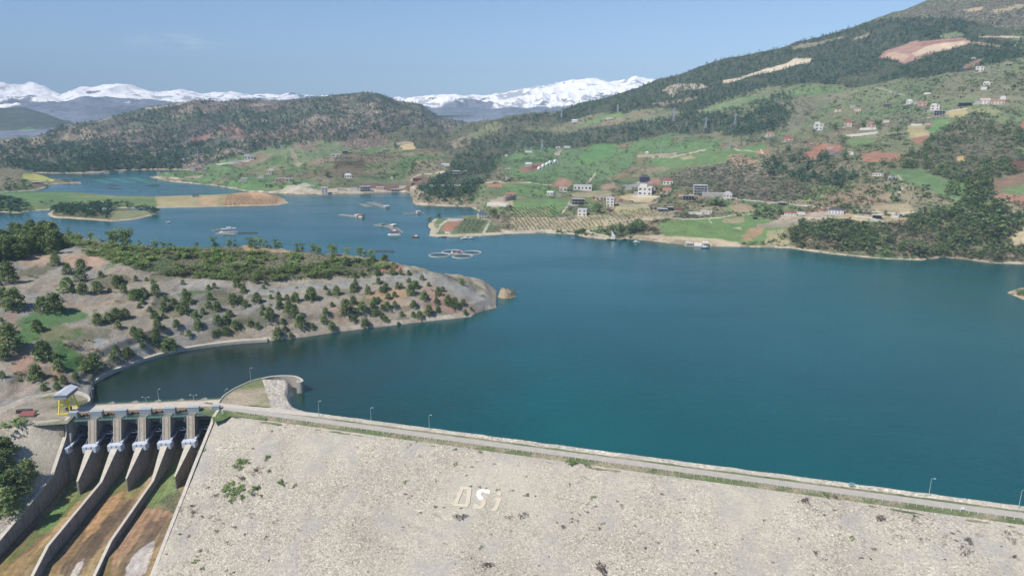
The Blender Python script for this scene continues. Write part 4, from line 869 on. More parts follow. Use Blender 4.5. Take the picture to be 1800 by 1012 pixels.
# wall tops further down the chute (v, z)
TOPB = [(43, -17), (95, -19), (112, -25.3), (150, -41)]; TOPC = [(43.6, -17.7), (93, -19.8), (112, -25.6), (150, -41)]
def floor_z(u, v):
    a = -24.6+(u-30)*.09
    return np.where(v < 24, -11+(v-8)*(a+11+2)/16, np.where(v < 44, (a+2)-(v-24)*.08, np.where(v < 100, a+.4-(v-44)*.035, a-1.56-(v-100)*.42)))
for k, u in enumerate(NP):
    if k in (0, 6): continue
    m = prof([(-7, -12), (-7, 6.3), (16.2, 6.3), (20.2, -6.3), (24, -7.3), (24, -26), (8, -26)], u-HW, u+HW)
    m.prism([(u-HW, 7), (u, 9.6), (u+HW, 7)], -12, 6.3)
    fixn(S(m, 'pier', COND)); 
    m = MB(); m.box(u-HW*.62, u-HW*.3, -16.3, -13, 5.8, 6.6); m.add([(u-1.5, -16.28, 6.1), (u-1.0, -16.28, 6.1), (u-1.0, -20.3, -6.2), (u-1.5, -20.3, -6.2), (u+1.0, -16.28, 6.1), (u+1.5, -16.28, 6.1), (u+1.5, -20.3, -6.2), (u+1.0, -20.3, -6.2),
        (u-2.1, -16.24, 6.3), (u+2.1, -16.24, 6.3), (u+2.1, -20.24, -6.3), (u-2.1, -20.24, -6.3)], [(3, 2, 1, 0), (7, 6, 5, 4)])
    m.v = [(x, y-.06, z) for x, y, z in m.v]; m2 = MB(); m2.add([(u-2.1, -16.24, 6.3), (u+2.1, -16.24, 6.3), (u+2.1, -20.24, -6.3), (u-2.1, -20.24, -6.3)], [(3, 2, 1, 0)])
    S(m2, 'pier_nose', M('sunny_concrete', C(190, 178, 158), .9, var=.15, scale=.5, streak=.15))  # nose paler than the pier sides: sunlight put into the concrete colour
    m = MB(); m.add([(u-1.5, -16.34, 6.1), (u-.9, -16.34, 6.1), (u-.9, -20.34, -6.2), (u-1.5, -20.34, -6.2), (u+.9, -16.34, 6.1), (u+1.5, -16.34, 6.1), (u+1.5, -20.34, -6.2), (u+.9, -20.34, -6.2)], [(3, 2, 1, 0), (7, 6, 5, 4)])
    S(m, 'pier_groove', M('brown_concrete', C(160, 142, 122), .9))
    long_ = k in (2, 4)
    w = .62
    if long_:
        tp = TOPB if k == 2 else TOPC
        pl = [(24, -7.3)]+tp+[(150, -52), (100, -34), (24, -32)]
    else:
        zn = {1: -17.4, 3: -15.6, 5: -13.8}[k]; vn_ = {1: 40.3, 3: 43.5, 5: 47.5}[k]
        pl = [(24, -7.3), (vn_, zn), (vn_+.4, -30), (24, -30)]
    # tapering from pier width to wall width
    m = MB(); n = len(pl)
    def wd(v): return 1.7+(w-1.7)*min(1, max(0, (v-24)/19)) if long_ else 1.7+(.3-1.7)*min(1, max(0, (v-24)/18))
    vs = [(u-wd(v), -v, z) for v, z in pl]+[(u+wd(v), -v, z) for v, z in pl]
    m.add(vs, [(q, (q+1) % n, n+(q+1) % n, n+q) for q in range(n)]+[tuple(range(n-1, -1, -1)), tuple(range(n, 2*n))])
    fixn(S(m, 'chute_wall' if long_ else 'pier_tail', COND))
    # pale cap of the wall top
    m = MB(); cp = pl[:len(tp)+1] if long_ else pl[:2]
    for (va, za), (vb, zb) in zip(cp[:-1], cp[1:]):
        m.add([(u-wd(va)-.06, -va, za+.08), (u+wd(va)+.06, -va, za+.08), (u+wd(vb)+.06, -vb, zb+.08), (u-wd(vb)-.06, -vb, zb+.08), (u-wd(va)-.06, -va, za-.25), (u+wd(va)+.06, -va, za-.25), (u+wd(vb)+.06, -vb, zb-.25), (u-wd(vb)-.06, -vb, zb-.25)],
              [(3, 2, 1, 0), (4, 5, 6, 7), (0, 1, 5, 4), (1, 2, 6, 5), (2, 3, 7, 6), (3, 0, 4, 7)])
    fixn(S(m, 'wall_top', CONP))
# side walls
LW = [(12, 7.2), (16, 7.0), (20, -1.5), (37, -14.6), (60, -18), (85, -21), (110, -25), (150, -38)]
RWL = [(12, 7.2), (20, 6.9), (24, 5.2), (38, 1.2), (54, -3.2), (65, -6.6), (72, -9.0), (95, -15.6), (117, -22.4), (150, -33)]
for nm, u0, u1, pl in (('left_side_wall', 1.0, 2.6, LW), ('right_side_wall', 80.5, 81.9, RWL)):
    m = prof(pl+[(150, -56), (100, -36), (12, -34)], u0, u1); fixn(S(m, 'side_wall', COND))
    m = MB()
    for (va, za), (vb, zb) in zip(pl[:-1], pl[1:]):
        a, b = u0-.1, u1+.12
        m.add([(a, -va, za+.1), (b, -va, za+.1), (b, -vb, zb+.1), (a, -vb, zb+.1), (a, -va, za-.3), (b, -va, za-.3), (b, -vb, zb-.3), (a, -vb, zb-.3)], [(3, 2, 1, 0), (4, 5, 6, 7), (0, 1, 5, 4), (1, 2, 6, 5), (2, 3, 7, 6), (3, 0, 4, 7)])
    fixn(S(m, 'wall_top', CONP))
for u0, u1 in ((NP[0]-1.6, NP[0]+HW), (NP[6]-HW, NP[6]+1.4)):
    m = prof([(-7, -12), (-7, 6.3), (16.2, 6.3), (20.2, -6.3), (24, -7.3), (24, -26), (8, -26)], u0+.03, u1-.03); fixn(S(m, 'abutment_pier', COND))
# chute floor
us = np.linspace(2.6, 80.5, 150); vs_ = np.r_[np.linspace(7, 130, 200), 150]
UU, VV = np.meshgrid(us, vs_); ZZ = floor_z(UU, VV)+fbm(UU, VV, 6, 4, 3)*.12
cc = mixn(C(150, 126, 80, .6), C(120, 100, 76, .6), sst(-.15, .25, fbm(UU.ravel()*3, VV.ravel()*.45, 16, 5, 3)))
sk_ = 1+.35*fbm(UU.ravel()*5, VV.ravel()*.35, 6, 4, 28); cc = cc*1.4*sk_[:, None]
g = sst(-.05, .2, fbm(UU.ravel()*3, VV.ravel()*.5, 9, 4, 8))*.65; cc = cc*(1-g[:, None])+C(150, 128, 56, .6)*g[:, None]
def crp(*a): 
    out = []
    for x, y in a:
        px, py = x/2.796, 650+y/2.796; z = -25.0
        for _ in range(5):
            p = atz(px, py, z)[:2]-SA; u_, v_ = np.dot(p, SU), np.dot(p, SV); z = float(floor_z(u_, max(v_, 8)))
        out.append((u_, v_))
    return out
sc = np.full(len(cc), .12)
for pts, c_, s_ in [
    (crp((480, 620), (700, 640), (600, 760), (470, 900), (300, 1012), (200, 1012), (330, 880)), C(124, 96, 66, .6), .1), (crp((600, 660), (660, 640), (560, 780), (470, 900), (380, 1012), (280, 1012), (420, 840)), C(98, 82, 66, .6), .1),
    (crp((540, 620), (610, 595), (560, 680), (470, 790), (400, 850), (440, 760)), C(176, 132, 78, .6), 0), (crp((700, 690), (830, 640), (850, 720), (740, 800), (640, 880), (540, 1010), (560, 900)), C(166, 126, 92, .6), 0),
    (crp((740, 740), (830, 720), (760, 840), (680, 960), (640, 1012), (560, 1012), (640, 880)), C(100, 82, 66, .6), .1), (crp((690, 880), (760, 835), (745, 900), (700, 1012), (600, 1012)), C(190, 182, 176, .6), 0), (crp((345, 990), (400, 930), (405, 950), (370, 1012), (335, 1012)), C(184, 176, 166, .6), 0),
    (crp((470, 560), (500, 570), (330, 740), (200, 870), (90, 1012), (0, 1012), (60, 950), (250, 800), (330, 690)), C(164, 132, 76, .6), 0), (crp((200, 800), (290, 720), (260, 800), (130, 900), (60, 930)), C(124, 98, 70, .6), .1),
    (crp((370, 470), (430, 480), (420, 590), (350, 690), (230, 800), (30, 960), (0, 960), (120, 850), (290, 650)), C(100, 120, 56, .6), .4), (crp((300, 650), (340, 670), (250, 790), (190, 800), (210, 730)), C(92, 132, 58, .6), .1),
    (crp((420, 500), (520, 500), (440, 600), (400, 640), (350, 640)), C(104, 118, 56, .6), .4), (crp((510, 500), (640, 470), (640, 560), (560, 610), (500, 600)), C(106, 128, 62, .6), .5), (crp((640, 590), (760, 470), (700, 570), (620, 640)), C(110, 122, 54, .6), .3),
    (crp((700, 640), (770, 560), (860, 460), (900, 480), (880, 600), (850, 640), (740, 690)), C(100, 138, 62, .6), .4), (crp((780, 640), (880, 580), (890, 640), (850, 720), (760, 650)), C(112, 112, 80, .6), .8)]:
    jx = UU.ravel()+fbm(UU.ravel(), VV.ravel(), 5, 4, 40)*1.6; jy = VV.ravel()+fbm(UU.ravel(), VV.ravel(), 7, 4, 41)*4
    ins = pip(jx, jy, pts); cc[ins] = cc[ins]*.3+c_*.98*sk_[ins][:, None]; sc[ins] = s_
V = np.stack([UU, -VV, ZZ], -1).reshape(-1, 3)
CHM = terrain_mat('chute_moss', .7, 1.2, (.035, .05, .02), .3, .25, .5, .25, .05, .35, 1.6)
link_mesh('chute_floor', np_mesh('chute_floor', V, grid_faces(*UU.shape)[:, ::-1], True, cc, sc), sp, [CHM])
# deck
m = MB(); m.box(-6, 86, -6.2, 3.0, 6.45, 6.98); S(m, 'bridge_deck', M('deck_concrete', C(206, 194, 172), .9, var=.1, scale=.25))
m = MB(); m.box(-6, 82, -7.0, -6.2, 5.2, 7.35); m.box(-6, 82, 3.0, 3.5, 6.0, 7.45); S(m, 'deck_parapet', M('parapet_concrete', C(186, 168, 146), .9, var=.16, scale=.5, streak=.2))
m = MB()
for k in range(0, 88, 2): m.box(-5+k, -4.85+k, 3.2, 3.35, 7.4, 8.5)
m.box(-6, 82, 3.24, 3.3, 8.42, 8.5); m.box(-6, 82, 3.24, 3.3, 7.9, 7.96); S(m, 'upstream_railing', M('green_rail_paint', (.07, .22, .17), .5, var=.1))
for k, u in enumerate(NP[:-1]):      # brown machinery clutter along the parapet foot
    for q in range(5): m = MB(); m.box(u+4+q*1.5, u+4.6+q*1.5, -7.9, -7.05, 5.2, 6.2+.3*math.sin(q*2+k)); S(m, 'hoist_gear', M('rusty_machinery', C(120, 88, 66), .8))

HB = M('hoist_cabin_paint', C(150, 166, 172), .5, var=.06); GP = M('walkway_green', C(84, 128, 112), .6, var=.1); GT = M('gate_blue_paint', C(206, 216, 230), .5, var=.12, scale=.6); DK = M('dark_gate_steel', C(84, 92, 104), .7, var=.2, scale=.5); GTS = M('gate_grey', C(150, 150, 146), .7, var=.12)
for k, u in enumerate(NP):
    w = HW+1.0; a, b = (u-w, u+w) if k not in (0, 6) else ((u-1.5, u+3) if k == 0 else (u-2.9, u+1.2))
    m = MB(); m.box(a, b, -11.6, -8.8, 4.9, 9.1); o = S(m, 'hoist_cabin', HB)
    m = MB(); m.box(a-.12, b+.12, -11.72, -8.7, 9.1, 9.25); m.build('cabin_roof', M('cabin_roof_metal', C(176, 186, 190), .4, var=.05), o)
m = MB(); m.box(0, 81, -15.9, -13.6, 5.6, 5.75); S(m, 'walkway', GP)
m = MB()
for y in (-15.85, -13.7):
    for k in range(0, 82, 2): m.box(k, k+.12, y-.06, y+.06, 5.75, 7.0)
    m.box(0, 81, y-.05, y+.05, 6.92, 7.02); m.box(0, 81, y-.04, y+.04, 6.35, 6.42)
S(m, 'walkway_railing', GP)
TV, TZ = 22.0, -6.9                  # trunnion
for k in range(6):
    ua, ub = NP[k]+HW+.1, NP[k+1]-HW-.1
    m = MB(); pts = []
    for q in range(15):
        an = R(150+(q-2)*5.0)
        pts.append((TV+17*math.cos(an), TZ+17*math.sin(an)+0))
    vs = [(uu, -v, z) for v, z in pts for uu in (ua, ub)]+[(uu, -(v-.5), z) for v, z in pts for uu in (ua, ub)]
    fs = [(2*q, 2*q+1, 2*q+3, 2*q+2) for q in range(14)]+[(30+2*q, 30+2*q+2, 30+2*q+3, 30+2*q+1) for q in range(14)]+[(0, 30, 31, 1), (28, 29, 59, 58)]
    m.add(vs, fs); gt = fixn(S(m, 'radial_gate', DK))
    m = MB()
    for q in range(int((ub-ua)/.9)+1): m.box(ua+q*.9, ua+q*.9+.25, -9.4, -9.0, .3, 5.4)
    m.box(ua, ub, -9.0, -8.8, .3, 5.4); m.build('gate_top_ribs', GTS, gt)
    m = MB()
    for uu in (ua+.9, ub-.9):
        for an in (150, 172, 194):
            e = (uu, -(TV+16.5*math.cos(R(an))), TZ+16.5*math.sin(R(an))); m.beam((uu, -TV, TZ), e, .55, .7)
        for f in (.35, .6, .82):
            es = [(uu, -(TV+16.5*f*math.cos(R(an))), TZ+16.5*f*math.sin(R(an))) for an in (150, 172, 194)]
            m.beam(es[0], es[1], .25); m.beam(es[1], es[2], .25)
        for f, g2 in ((.35, .6), (.6, .82), (.82, 1)):
            p = lambda an, f_: (uu, -(TV+16.5*f_*math.cos(R(an))), TZ+16.5*f_*math.sin(R(an)))
            m.beam(p(150, f), p(172, g2), .2); m.beam(p(194, f), p(172, g2), .2)
    for f in (.5, .75, .98):
        for an in (150, 172, 194):
            m.beam((ua+.9, -(TV+16.5*f*math.cos(R(an))), TZ+16.5*f*math.sin(R(an))), (ub-.9, -(TV+16.5*f*math.cos(R(an))), TZ+16.5*f*math.sin(R(an))), .4)
    for f, g2, s_ in ((.5, .75, 0), (.5, .75, 1), (.75, .98, 0), (.75, .98, 1)):
        x0, x1 = (ua+.9, ub-.9) if s_ else (ub-.9, ua+.9)
        m.beam((x0, -(TV+16.5*f*math.cos(R(150))), TZ+16.5*f*math.sin(R(150))), (x1, -(TV+16.5*g2*math.cos(R(150))), TZ+16.5*g2*math.sin(R(150))), .25)
    m.build('gate_arms', M('arm_steel', C(92, 104, 124), .6, var=.15), gt)
    for uu in (ua+.25,):             # pale service stair beam along the pier side
        m = MB(); m.beam((uu+.35, -21.8, -5.7), (uu+.35, -5.5, -4.6), 1.15, .9); m.build('service_beam', GT, gt)
for k, u in enumerate(NP):
    w = 3.7; a, b = (u-w, u+w) if k not in (0, 6) else ((u+.2, u+2.6) if k == 0 else (u-2.6, u-.2))
    m = MB(); m.box(a, b, -23.8, -20.3, -9.4, -5.8)
    for q in range(3 if k not in (0, 6) else 1): m.box(a+.3+q*2.5, a+2.1+q*2.5, -24.4, -23.79, -9.2, -5.9)
    S(m, 'trunnion_block', GT)
# left embankment
_k = atz(60, 747, 7)[:2]-SA; KN = float(np.dot(_k, SV))+1.5
us = np.linspace(-150, 1.0, 110); vs_ = np.linspace(10, 150, 110); UU, VV = np.meshgrid(us, vs_)
wz = np.interp(VV, [v for v, z in LW], [z for v, z in LW])-.7
far_ = 6.9-np.maximum(0, VV-KN)/2.3
f = np.clip((1.0-UU)/30, 0, 1)**.8
ZZ = np.where(VV < KN, np.minimum(6.9, wz*(1-f)+6.9*f+f*9), wz*(1-f)+far_*f)+fbm(UU, VV, 14, 4, 3)*.6*np.clip((VV-14)/6, 0, 1)*np.clip((1-UU)/3, 0, 1)
lb = link_mesh('embankment_slope', np_mesh('embankment_slope', np.stack([UU, -VV, ZZ], -1).reshape(-1, 3), grid_faces(*UU.shape)[:, ::-1], True), None, [RIP])
lb.location = sp.location; lb.rotation_euler = sp.rotation_euler; tag(lb, 'stone-faced bank dropping beside the left chute wall', 'embankment')
class LeftBank:
    def lookup(s, px, py):
        px = np.atleast_1d(np.asarray(px, float)); py = np.atleast_1d(np.asarray(py, float)); dx, dy, dz = ray(px, py); z = np.full(px.shape, -5.)
        for _ in range(12):
            t = (z-H)/dz; x = dx*t; y = dy*t; u_ = (x-SA[0])*SU[0]+(y-SA[1])*SU[1]; v_ = (x-SA[0])*SV[0]+(y-SA[1])*SV[1]
            w_ = np.interp(v_, [v for v, q in LW], [q for v, q in LW])-.7; g_ = np.clip((1-u_)/30, 0, 1)**.8
            z = .5*z+.5*np.where(v_ < 15, 6.9, w_*(1-g_)+(6.9-np.maximum(0, v_-KN)/2.3)*g_)
        ok = (u_ < 0) & (v_ > 12) & (v_ < 148); return x, y, z, np.where(ok, np.hypot(x, y), 1e9)
LBK = LeftBank(); TERR.append(LBK)
# platform behind the left abutment ground strip
flat_poly('gravel_platform', P7((-80, 738), (60, 736), (126, 733), (150, 716), (134, 727), (118, 744), (60, 748), (-80, 752)), 6.93, M('platform_gravel', C(150, 146, 112), .95, var=.25, scale=.2), None)
tag(bpy.data.objects['gravel_platform'], kind='structure')
# ================================================================== TREES AND SHRUBS
def leafmat(name, rnd=.22):
    m, N, L, B = newmat(name); B.inputs['Roughness'].default_value = .85; B.inputs['Specular IOR Level'].default_value = .15
    at = N.new('ShaderNodeAttribute'); at.attribute_name = 'Col'; oi = N.new('ShaderNodeObjectInfo')
    L.new(mulc(N, L, at.outputs['Color'], mrange(N, L, oi.outputs['Random'], 0, 1, 1.6*(1-rnd), 1.6*(1+rnd))), B.inputs['Base Color'])
    tr = N.new('ShaderNodeBsdfTranslucent'); L.new(B.inputs['Base Color'].links[0].from_socket, tr.inputs['Color']); mx = N.new('ShaderNodeMixShader'); mx.inputs[0].default_value = .36
    L.new(B.outputs[0], mx.inputs[1]); L.new(tr.outputs[0], mx.inputs[2]); L.new(mx.outputs[0], N['Material Output'].inputs['Surface']); return m
LEAF = leafmat('foliage'); BARK = M('bark', (.13, .10, .075), .95)
PINE_C = np.array([.115, .155, .062]); BUSH_C = np.array([.115, .155, .055]); BROAD_C = np.array([.082, .125, .048]); GREYB = np.array([.115, .105, .075]); ORCH_C = np.array([.085, .105, .058]); FARP = np.array([.031, .062, .034])
def crown(kind, n, seed, size):
    """leaf clumps through a crown one unit tall; returns verts (3n,3) and a tint per clump"""
    g = np.random.default_rng(seed); P = []
    if kind == 'pine':
        lean = g.normal(0, .03, 2); nb = max(10, n//14); tips = []
        for b in range(nb):
            h = .10+.86*(b/nb)**.95; a = b*2.4+g.uniform(-.5, .5); rr = (.52*(1-h)**.55+.03)*g.uniform(.75, 1.1)
            tips.append((h, a, rr))
        for i in range(n):
            h, a, rr = tips[g.integers(nb)]; t = g.uniform(.25, 1)**.6
            P.append((math.cos(a)*rr*t+g.normal(0, .05)+lean[0]*h, math.sin(a)*rr*t+g.normal(0, .035)+lean[1]*h, h-.05*t+g.normal(0, .022)))
    elif kind == 'tall':
        bl = [(g.normal(0, .2), g.normal(0, .2), g.uniform(.16, .88), g.uniform(.16, .3)) for _ in range(12)]
        for i in range(n):
            x, y, z, r = bl[g.integers(9)]; d = g.normal(0, 1, 3); d /= np.linalg.norm(d); q = g.uniform(.5, 1)
            P.append((x+d[0]*r*q, y+d[1]*r*q, z+d[2]*r*q*.55))
    else:
        k = 11 if kind == 'broad' else 7
        zc = .58 if kind == 'broad' else .42; sp_ = .23 if kind == 'broad' else .34
        bl = [(g.normal(0, sp_), g.normal(0, sp_), zc+g.normal(0, .13), g.uniform(.18, .34)) for _ in range(k)]
        for i in range(n):
            x, y, z, r = bl[g.integers(k)]; d = g.normal(0, 1, 3); d /= np.linalg.norm(d); q = g.uniform(.55, 1.05)
            P.append((x+d[0]*r*q, y+d[1]*r*q, max(.03, z+d[2]*r*q*.85)))
    P = np.array(P); V = np.zeros((n, 3, 3)); s = size*g.uniform(.6, 1.35, n)
    for k in range(3):
        d = g.normal(0, 1, (n, 3)); d[:, 2] *= .45; d /= np.linalg.norm(d, axis=1)[:, None]; V[:, k] = P+d*s[:, None]
    out = P.copy(); out[:, 2] -= .4; nn = np.cross(V[:, 1]-V[:, 0], V[:, 2]-V[:, 0]); fl = (nn*out).sum(1) < 0; V[fl] = V[fl][:, [0, 2, 1]]
    tint = np.clip(g.normal(1, .24, n), .45, 1.7)
    return V.reshape(-1, 3), np.repeat(tint, 3)
def crown_mesh(name, kind, n, seed, size, c, dev=.1):
    V, t = crown(kind, n, seed, size); g = np.random.default_rng(seed+5); cc = np.outer(t, c)*np.repeat(1+g.normal(0, dev, (n, 3)), 3, 0)
    return np_mesh(name, V, np.arange(3*n).reshape(-1, 3), False, np.clip(cc, .003, 1))
def trunk_mesh(name, r=.03, top=.8, limbs=4, seed=0):
    g = random.Random(seed); m = MB(); m.cyl((0, 0), r, r*.35, -.12, top, 6)
    for k in range(limbs):
        a = g.uniform(0, 6.28); z = g.uniform(.3, top*.8); l = g.uniform(.15, .32); m.beam((0, 0, z), (math.cos(a)*l, math.sin(a)*l, z+l*.6), r*.5)
    me = bpy.data.meshes.new(name); me.from_pydata(m.v, [], m.f); me.materials.append(BARK); me.update(); return me
KIND = {}
def variants(key, name, kind, n, size, c, trunk, nv=5, dev=.1):
    L_ = []
    for k in range(nv):
        cm = crown_mesh(name+'_crown', kind, n, 100+k*7+len(KIND)*31, size, c, dev); cm.materials.append(LEAF)
        L_.append((cm, trunk_mesh(name+'_trunk', *trunk, k)))
    KIND[key] = (name, L_)
variants('pine', 'pine_tree', 'pine', 950, .078, PINE_C, (.03, .85, 3), 6)
variants('tallpine', 'pine_tree', 'tall', 620, .075, PINE_C*1.1, (.028, .8, 5), 4)
variants('shrub', 'shrub', 'shrub', 230, .12, BUSH_C, (.04, .4, 4), 5)
variants('dry', 'dry_shrub', 'shrub', 150, .09, np.array([.085, .068, .055]), (.03, .5, 6), 3)
variants('broad', 'broadleaf_tree', 'broad', 420, .085, BROAD_C, (.035, .6, 5), 5)
variants('orchard', 'orchard_tree', 'broad', 60, .17, ORCH_C, (.05, .5, 2), 4)
GC = {}
def tree(key, x, y, z, h, w, label, cat, group, parts=True):
    name, vs = KIND[key]; cm, tm = random.choice(vs); rz = random.uniform(0, 6.28)
    w = w*random.uniform(.92, 1.08)
    if parts:
        e = empty(name, (x, y, z-.15), rz, label, cat, group); e.scale = (w, w, h)
        a = bpy.data.objects.new('crown', cm); col.objects.link(a); a.parent = e
        b = bpy.data.objects.new('trunk', tm); col.objects.link(b); b.parent = e
        return e
    o = bpy.data.objects.new(name, cm); col.objects.link(o); o.location = (x, y, z-.15); o.rotation_euler = (0, 0, rz); o.scale = (w, w, h)
    return tag(o, label, cat, group)
def hwm(px_w, x, y, z): return px_w*proj(x, y, z)[2]/F
# --- random positions inside px polygons
def scatter(poly, per100, excl=(), seed=1, gap=None):
    g = np.random.default_rng(seed); P = np.array(poly, float); x0, y0 = P.min(0); x1, y1 = P.max(0); n = int((x1-x0)*(y1-y0)*per100/100)
    px = g.uniform(x0, x1, n); py = g.uniform(y0, y1, n); k = pip(px, py, poly)
    for e in excl: k &= ~pip(px, py, e)
    px, py = px[k], py[k]
    if not len(px): return [np.zeros(0)]*5
    X, Y, Z, ok, W = find(px, py); ok &= Z > .6
    if gap: ok &= (fbm(X, Y, gap[0], 3, 77+seed) > gap[1])
    return px[ok], py[ok], X[ok], Y[ok], Z[ok]
# --- pines of the headland, read off the photograph
def rescale(lst, ox, oy, k): return [(ox+a/k, oy+b/k, w/k) for a, b, w in lst]
c2 = rescale([(330,225,80),(55,330,130),(600,300,45),(400,280,70),(485,255,80),(480,320,85),(400,385,110),(490,395,80),(580,385,80),(690,340,60),(720,325,40),(805,320,35),(867,320,28),(905,338,32),(735,390,55),(790,430,70),(820,430,80),(855,418,70),(925,400,65),(690,365,30),(650,385,30),(90,490,150),(30,470,110),(260,500,110),(330,505,130),(225,615,75),(580,575,80),(640,565,70),(690,545,80),(745,540,70),(700,600,55),(845,455,35),(827,480,32),(888,502,38),(925,545,50),(970,540,35),(970,495,65),(830,670,85),(795,640,60),(925,655,65),(760,775,85),(690,745,50),(680,797,65),(845,718,45),(1005,738,105),(560,840,110),(510,845,70),(265,785,120),(330,800,60),(215,905,100),(350,845,80),(380,930,55),(330,910,40),(340,960,50),(450,905,55),(15,895,45),(260,965,45),(60,720,150),(20,780,90),(10,560,30),(110,190,90),(150,180,70),(50,150,110),(260,110,130),(200,130,100),(120,110,110),(0,345,30)], 0, 400, 3.373)
c3 = rescale([(120,570,50),(140,670,70),(170,745,110),(375,620,60),(430,605,60),(660,590,110),(720,650,90),(840,555,75),(870,490,60),(920,610,45),(940,570,50),(620,760,130),(690,750,90),(740,785,80),(855,745,120),(990,710,55),(1070,725,85),(1150,720,60),(1235,735,100),(1395,715,150),(460,830,110),(585,890,90),(465,950,110),(270,1010,110),(140,850,140),(35,770,80),(790,980,80),(985,910,120),(1070,810,80),(1150,840,90),(1220,880,130),(1285,990,140),(1400,1005,70),(650,1000,90),(860,1005,80),(60,990,100),(470,1060,70),(560,1060,90),(1060,1110,120),(1190,1090,60)], 300, 400, 5.623)
c4 = rescale([(305,480,80),(440,495,80),(600,460,70),(560,475,60),(675,520,60),(700,450,60),(735,445,50),(820,500,110),(860,440,80),(845,612,80),(935,545,85),(1068,510,80),(1150,590,90),(1210,615,100),(1285,590,65),(980,680,95),(900,710,75),(1155,725,40),(1305,680,50),(1357,635,35),(740,690,55),(680,615,65),(610,625,75),(530,670,50),(600,740,60),(570,715,60),(710,770,35),(850,775,60),(480,630,80),(385,650,110),(250,680,150),(310,585,90),(120,605,50),(50,750,75),(120,812,80),(415,785,100),(160,500,80),(95,505,45),(1275,415,60),(870,440,70),(800,330,50),(730,320,50),(920,370,60),(660,320,70),(530,330,70),(390,330,60),(320,350,60),(240,240,70),(60,260,70),(480,210,70),(440,240,60),(80,360,60),(130,190,60),(590,200,70),(640,190,60)], 560, 420, 5.059)
mm = [(1290,500,70),(1360,535,60),(1415,470,70),(1370,455,50),(1295,565,65),(1370,655,70),(1295,660,65),(1160,635,60),(1180,600,55),(1055,645,90),(1025,460,65),(1090,512,80)]
c5 = rescale(mm, 0, 400, 3.373)
pl = c2+[t for t in c3 if t[0] < 556]+c4
X, Y, Z, ok, W = find([t[0] for t in pl], [t[1]-1.5 for t in pl])
npine = 0
def where_head(px, py):
    if py < 470: return 'on the upper rim of the headland above the terrace track'
    if px < 170: return 'on the grassy left end of the headland'
    if px < 430: return 'on the left half of the pale eroded headland slope'
    if px < 640: return 'on the middle of the pale eroded headland slope'
    return 'near the pointed right end of the headland slope'
for i, (px, py, w) in enumerate(pl):
    if not ok[i]: continue
    wm = hwm(w, X[i], Y[i], Z[i]); big = 'large broad' if wm > 13 else ('young' if wm < 7 else 'mid-sized rounded')
    tree('pine', X[i], Y[i], Z[i], wm*random.uniform(.86, 1.12), wm*1.0, big+' green pine '+where_head(px, py), 'tree', 'pines scattered over the headland'); npine += 1
px, py, X, Y, Z = scatter([(300, 520), (420, 508), (600, 498), (760, 492), (800, 520), (780, 550), (700, 560), (600, 572), (480, 585), (330, 600), (250, 615), (230, 560)], .3, seed=12)
for i in range(min(58, len(px))):
    wm = random.uniform(4, 7.5); tree('pine', X[i], Y[i], Z[i], wm*.95, wm, 'small rounded pine among the rows '+where_head(px[i], py[i]), 'tree', 'pines scattered over the headland'); npine += 1
# tall pines on the rim against the water
for px, py, hp in [(378,433,20),(402,434,17),(414,434,14),(440,434,20),(448,435,21),(458,434,18),(470,434,15),(484,434,19),(492,435,15),(523,441,15),(531,441,16),(553,445,20),(560,445,17),(582,447,22),(588,447,18),(610,447,15),(634,449,19),(641,449,14),(652,450,17),(205,425,30),(218,424,34),(222,430,30),(196,420,24),(275,425,16),(288,428,14),(160,400,16),(120,392,14),(100,392,14),(245,424,12),(300,432,12),(345,432,12)]:
    x, y, z = find1(px, py); h = hwm(hp, x, y, z)
    tree('tallpine', x, y, z, h, h*.85, 'tall dark umbrella-crowned pine on the headland rim against the blue water', 'tree', 'tall pines along the headland rim'); npine += 1
LWOOD = [(-40, 395), (0, 385), (40, 380), (60, 395), (95, 410), (105, 425), (98, 447), (60, 450), (30, 446), (0, 470), (-60, 480)]
px, py, X, Y, Z = scatter(LWOOD, 1.0, seed=3)
for i in range(len(px)):
    wm = random.uniform(11, 17); tree('pine', X[i], Y[i], Z[i], wm*1.15, wm, 'big dense dark green pine in the wood at the left edge of the headland top', 'tree', 'pines of the left headland wood'); npine += 1
DENSE = [(100, 408), (150, 412), (230, 430), (330, 437), (450, 444), (560, 452), (690, 458), (700, 470), (640, 474), (560, 490), (440, 494), (300, 487), (240, 475), (180, 452), (105, 446)]
px, py, X, Y, Z = scatter(DENSE, 3.6, seed=5, gap=(24, -.3))
nsh = 0; ordr = np.argsort(-py)
stuff_sh = []
for i in ordr:
    wm = random.uniform(3.2, 7.5); tall = random.random() < .3
    if nsh < 215:
        if tall and npine < 285: tree('pine', X[i], Y[i], Z[i], wm*1.1, wm, 'green pine in the dense thicket on the headland top behind the terrace track', 'tree', 'pines in the headland thicket'); npine += 1
        else:
            k = 'dry' if random.random() < (.4 if px[i] < 350 else .12) else 'shrub'
            tree(k, X[i], Y[i], Z[i], wm*.8, wm*1.05, ('grey leafless bush' if k == 'dry' else 'bright green bush')+' in the dense thicket on the headland top', 'shrub', ('leafless' if k == 'dry' else 'green')+' bushes in the headland thicket', False); nsh += 1
    else: stuff_sh.append((X[i], Y[i], Z[i], wm))
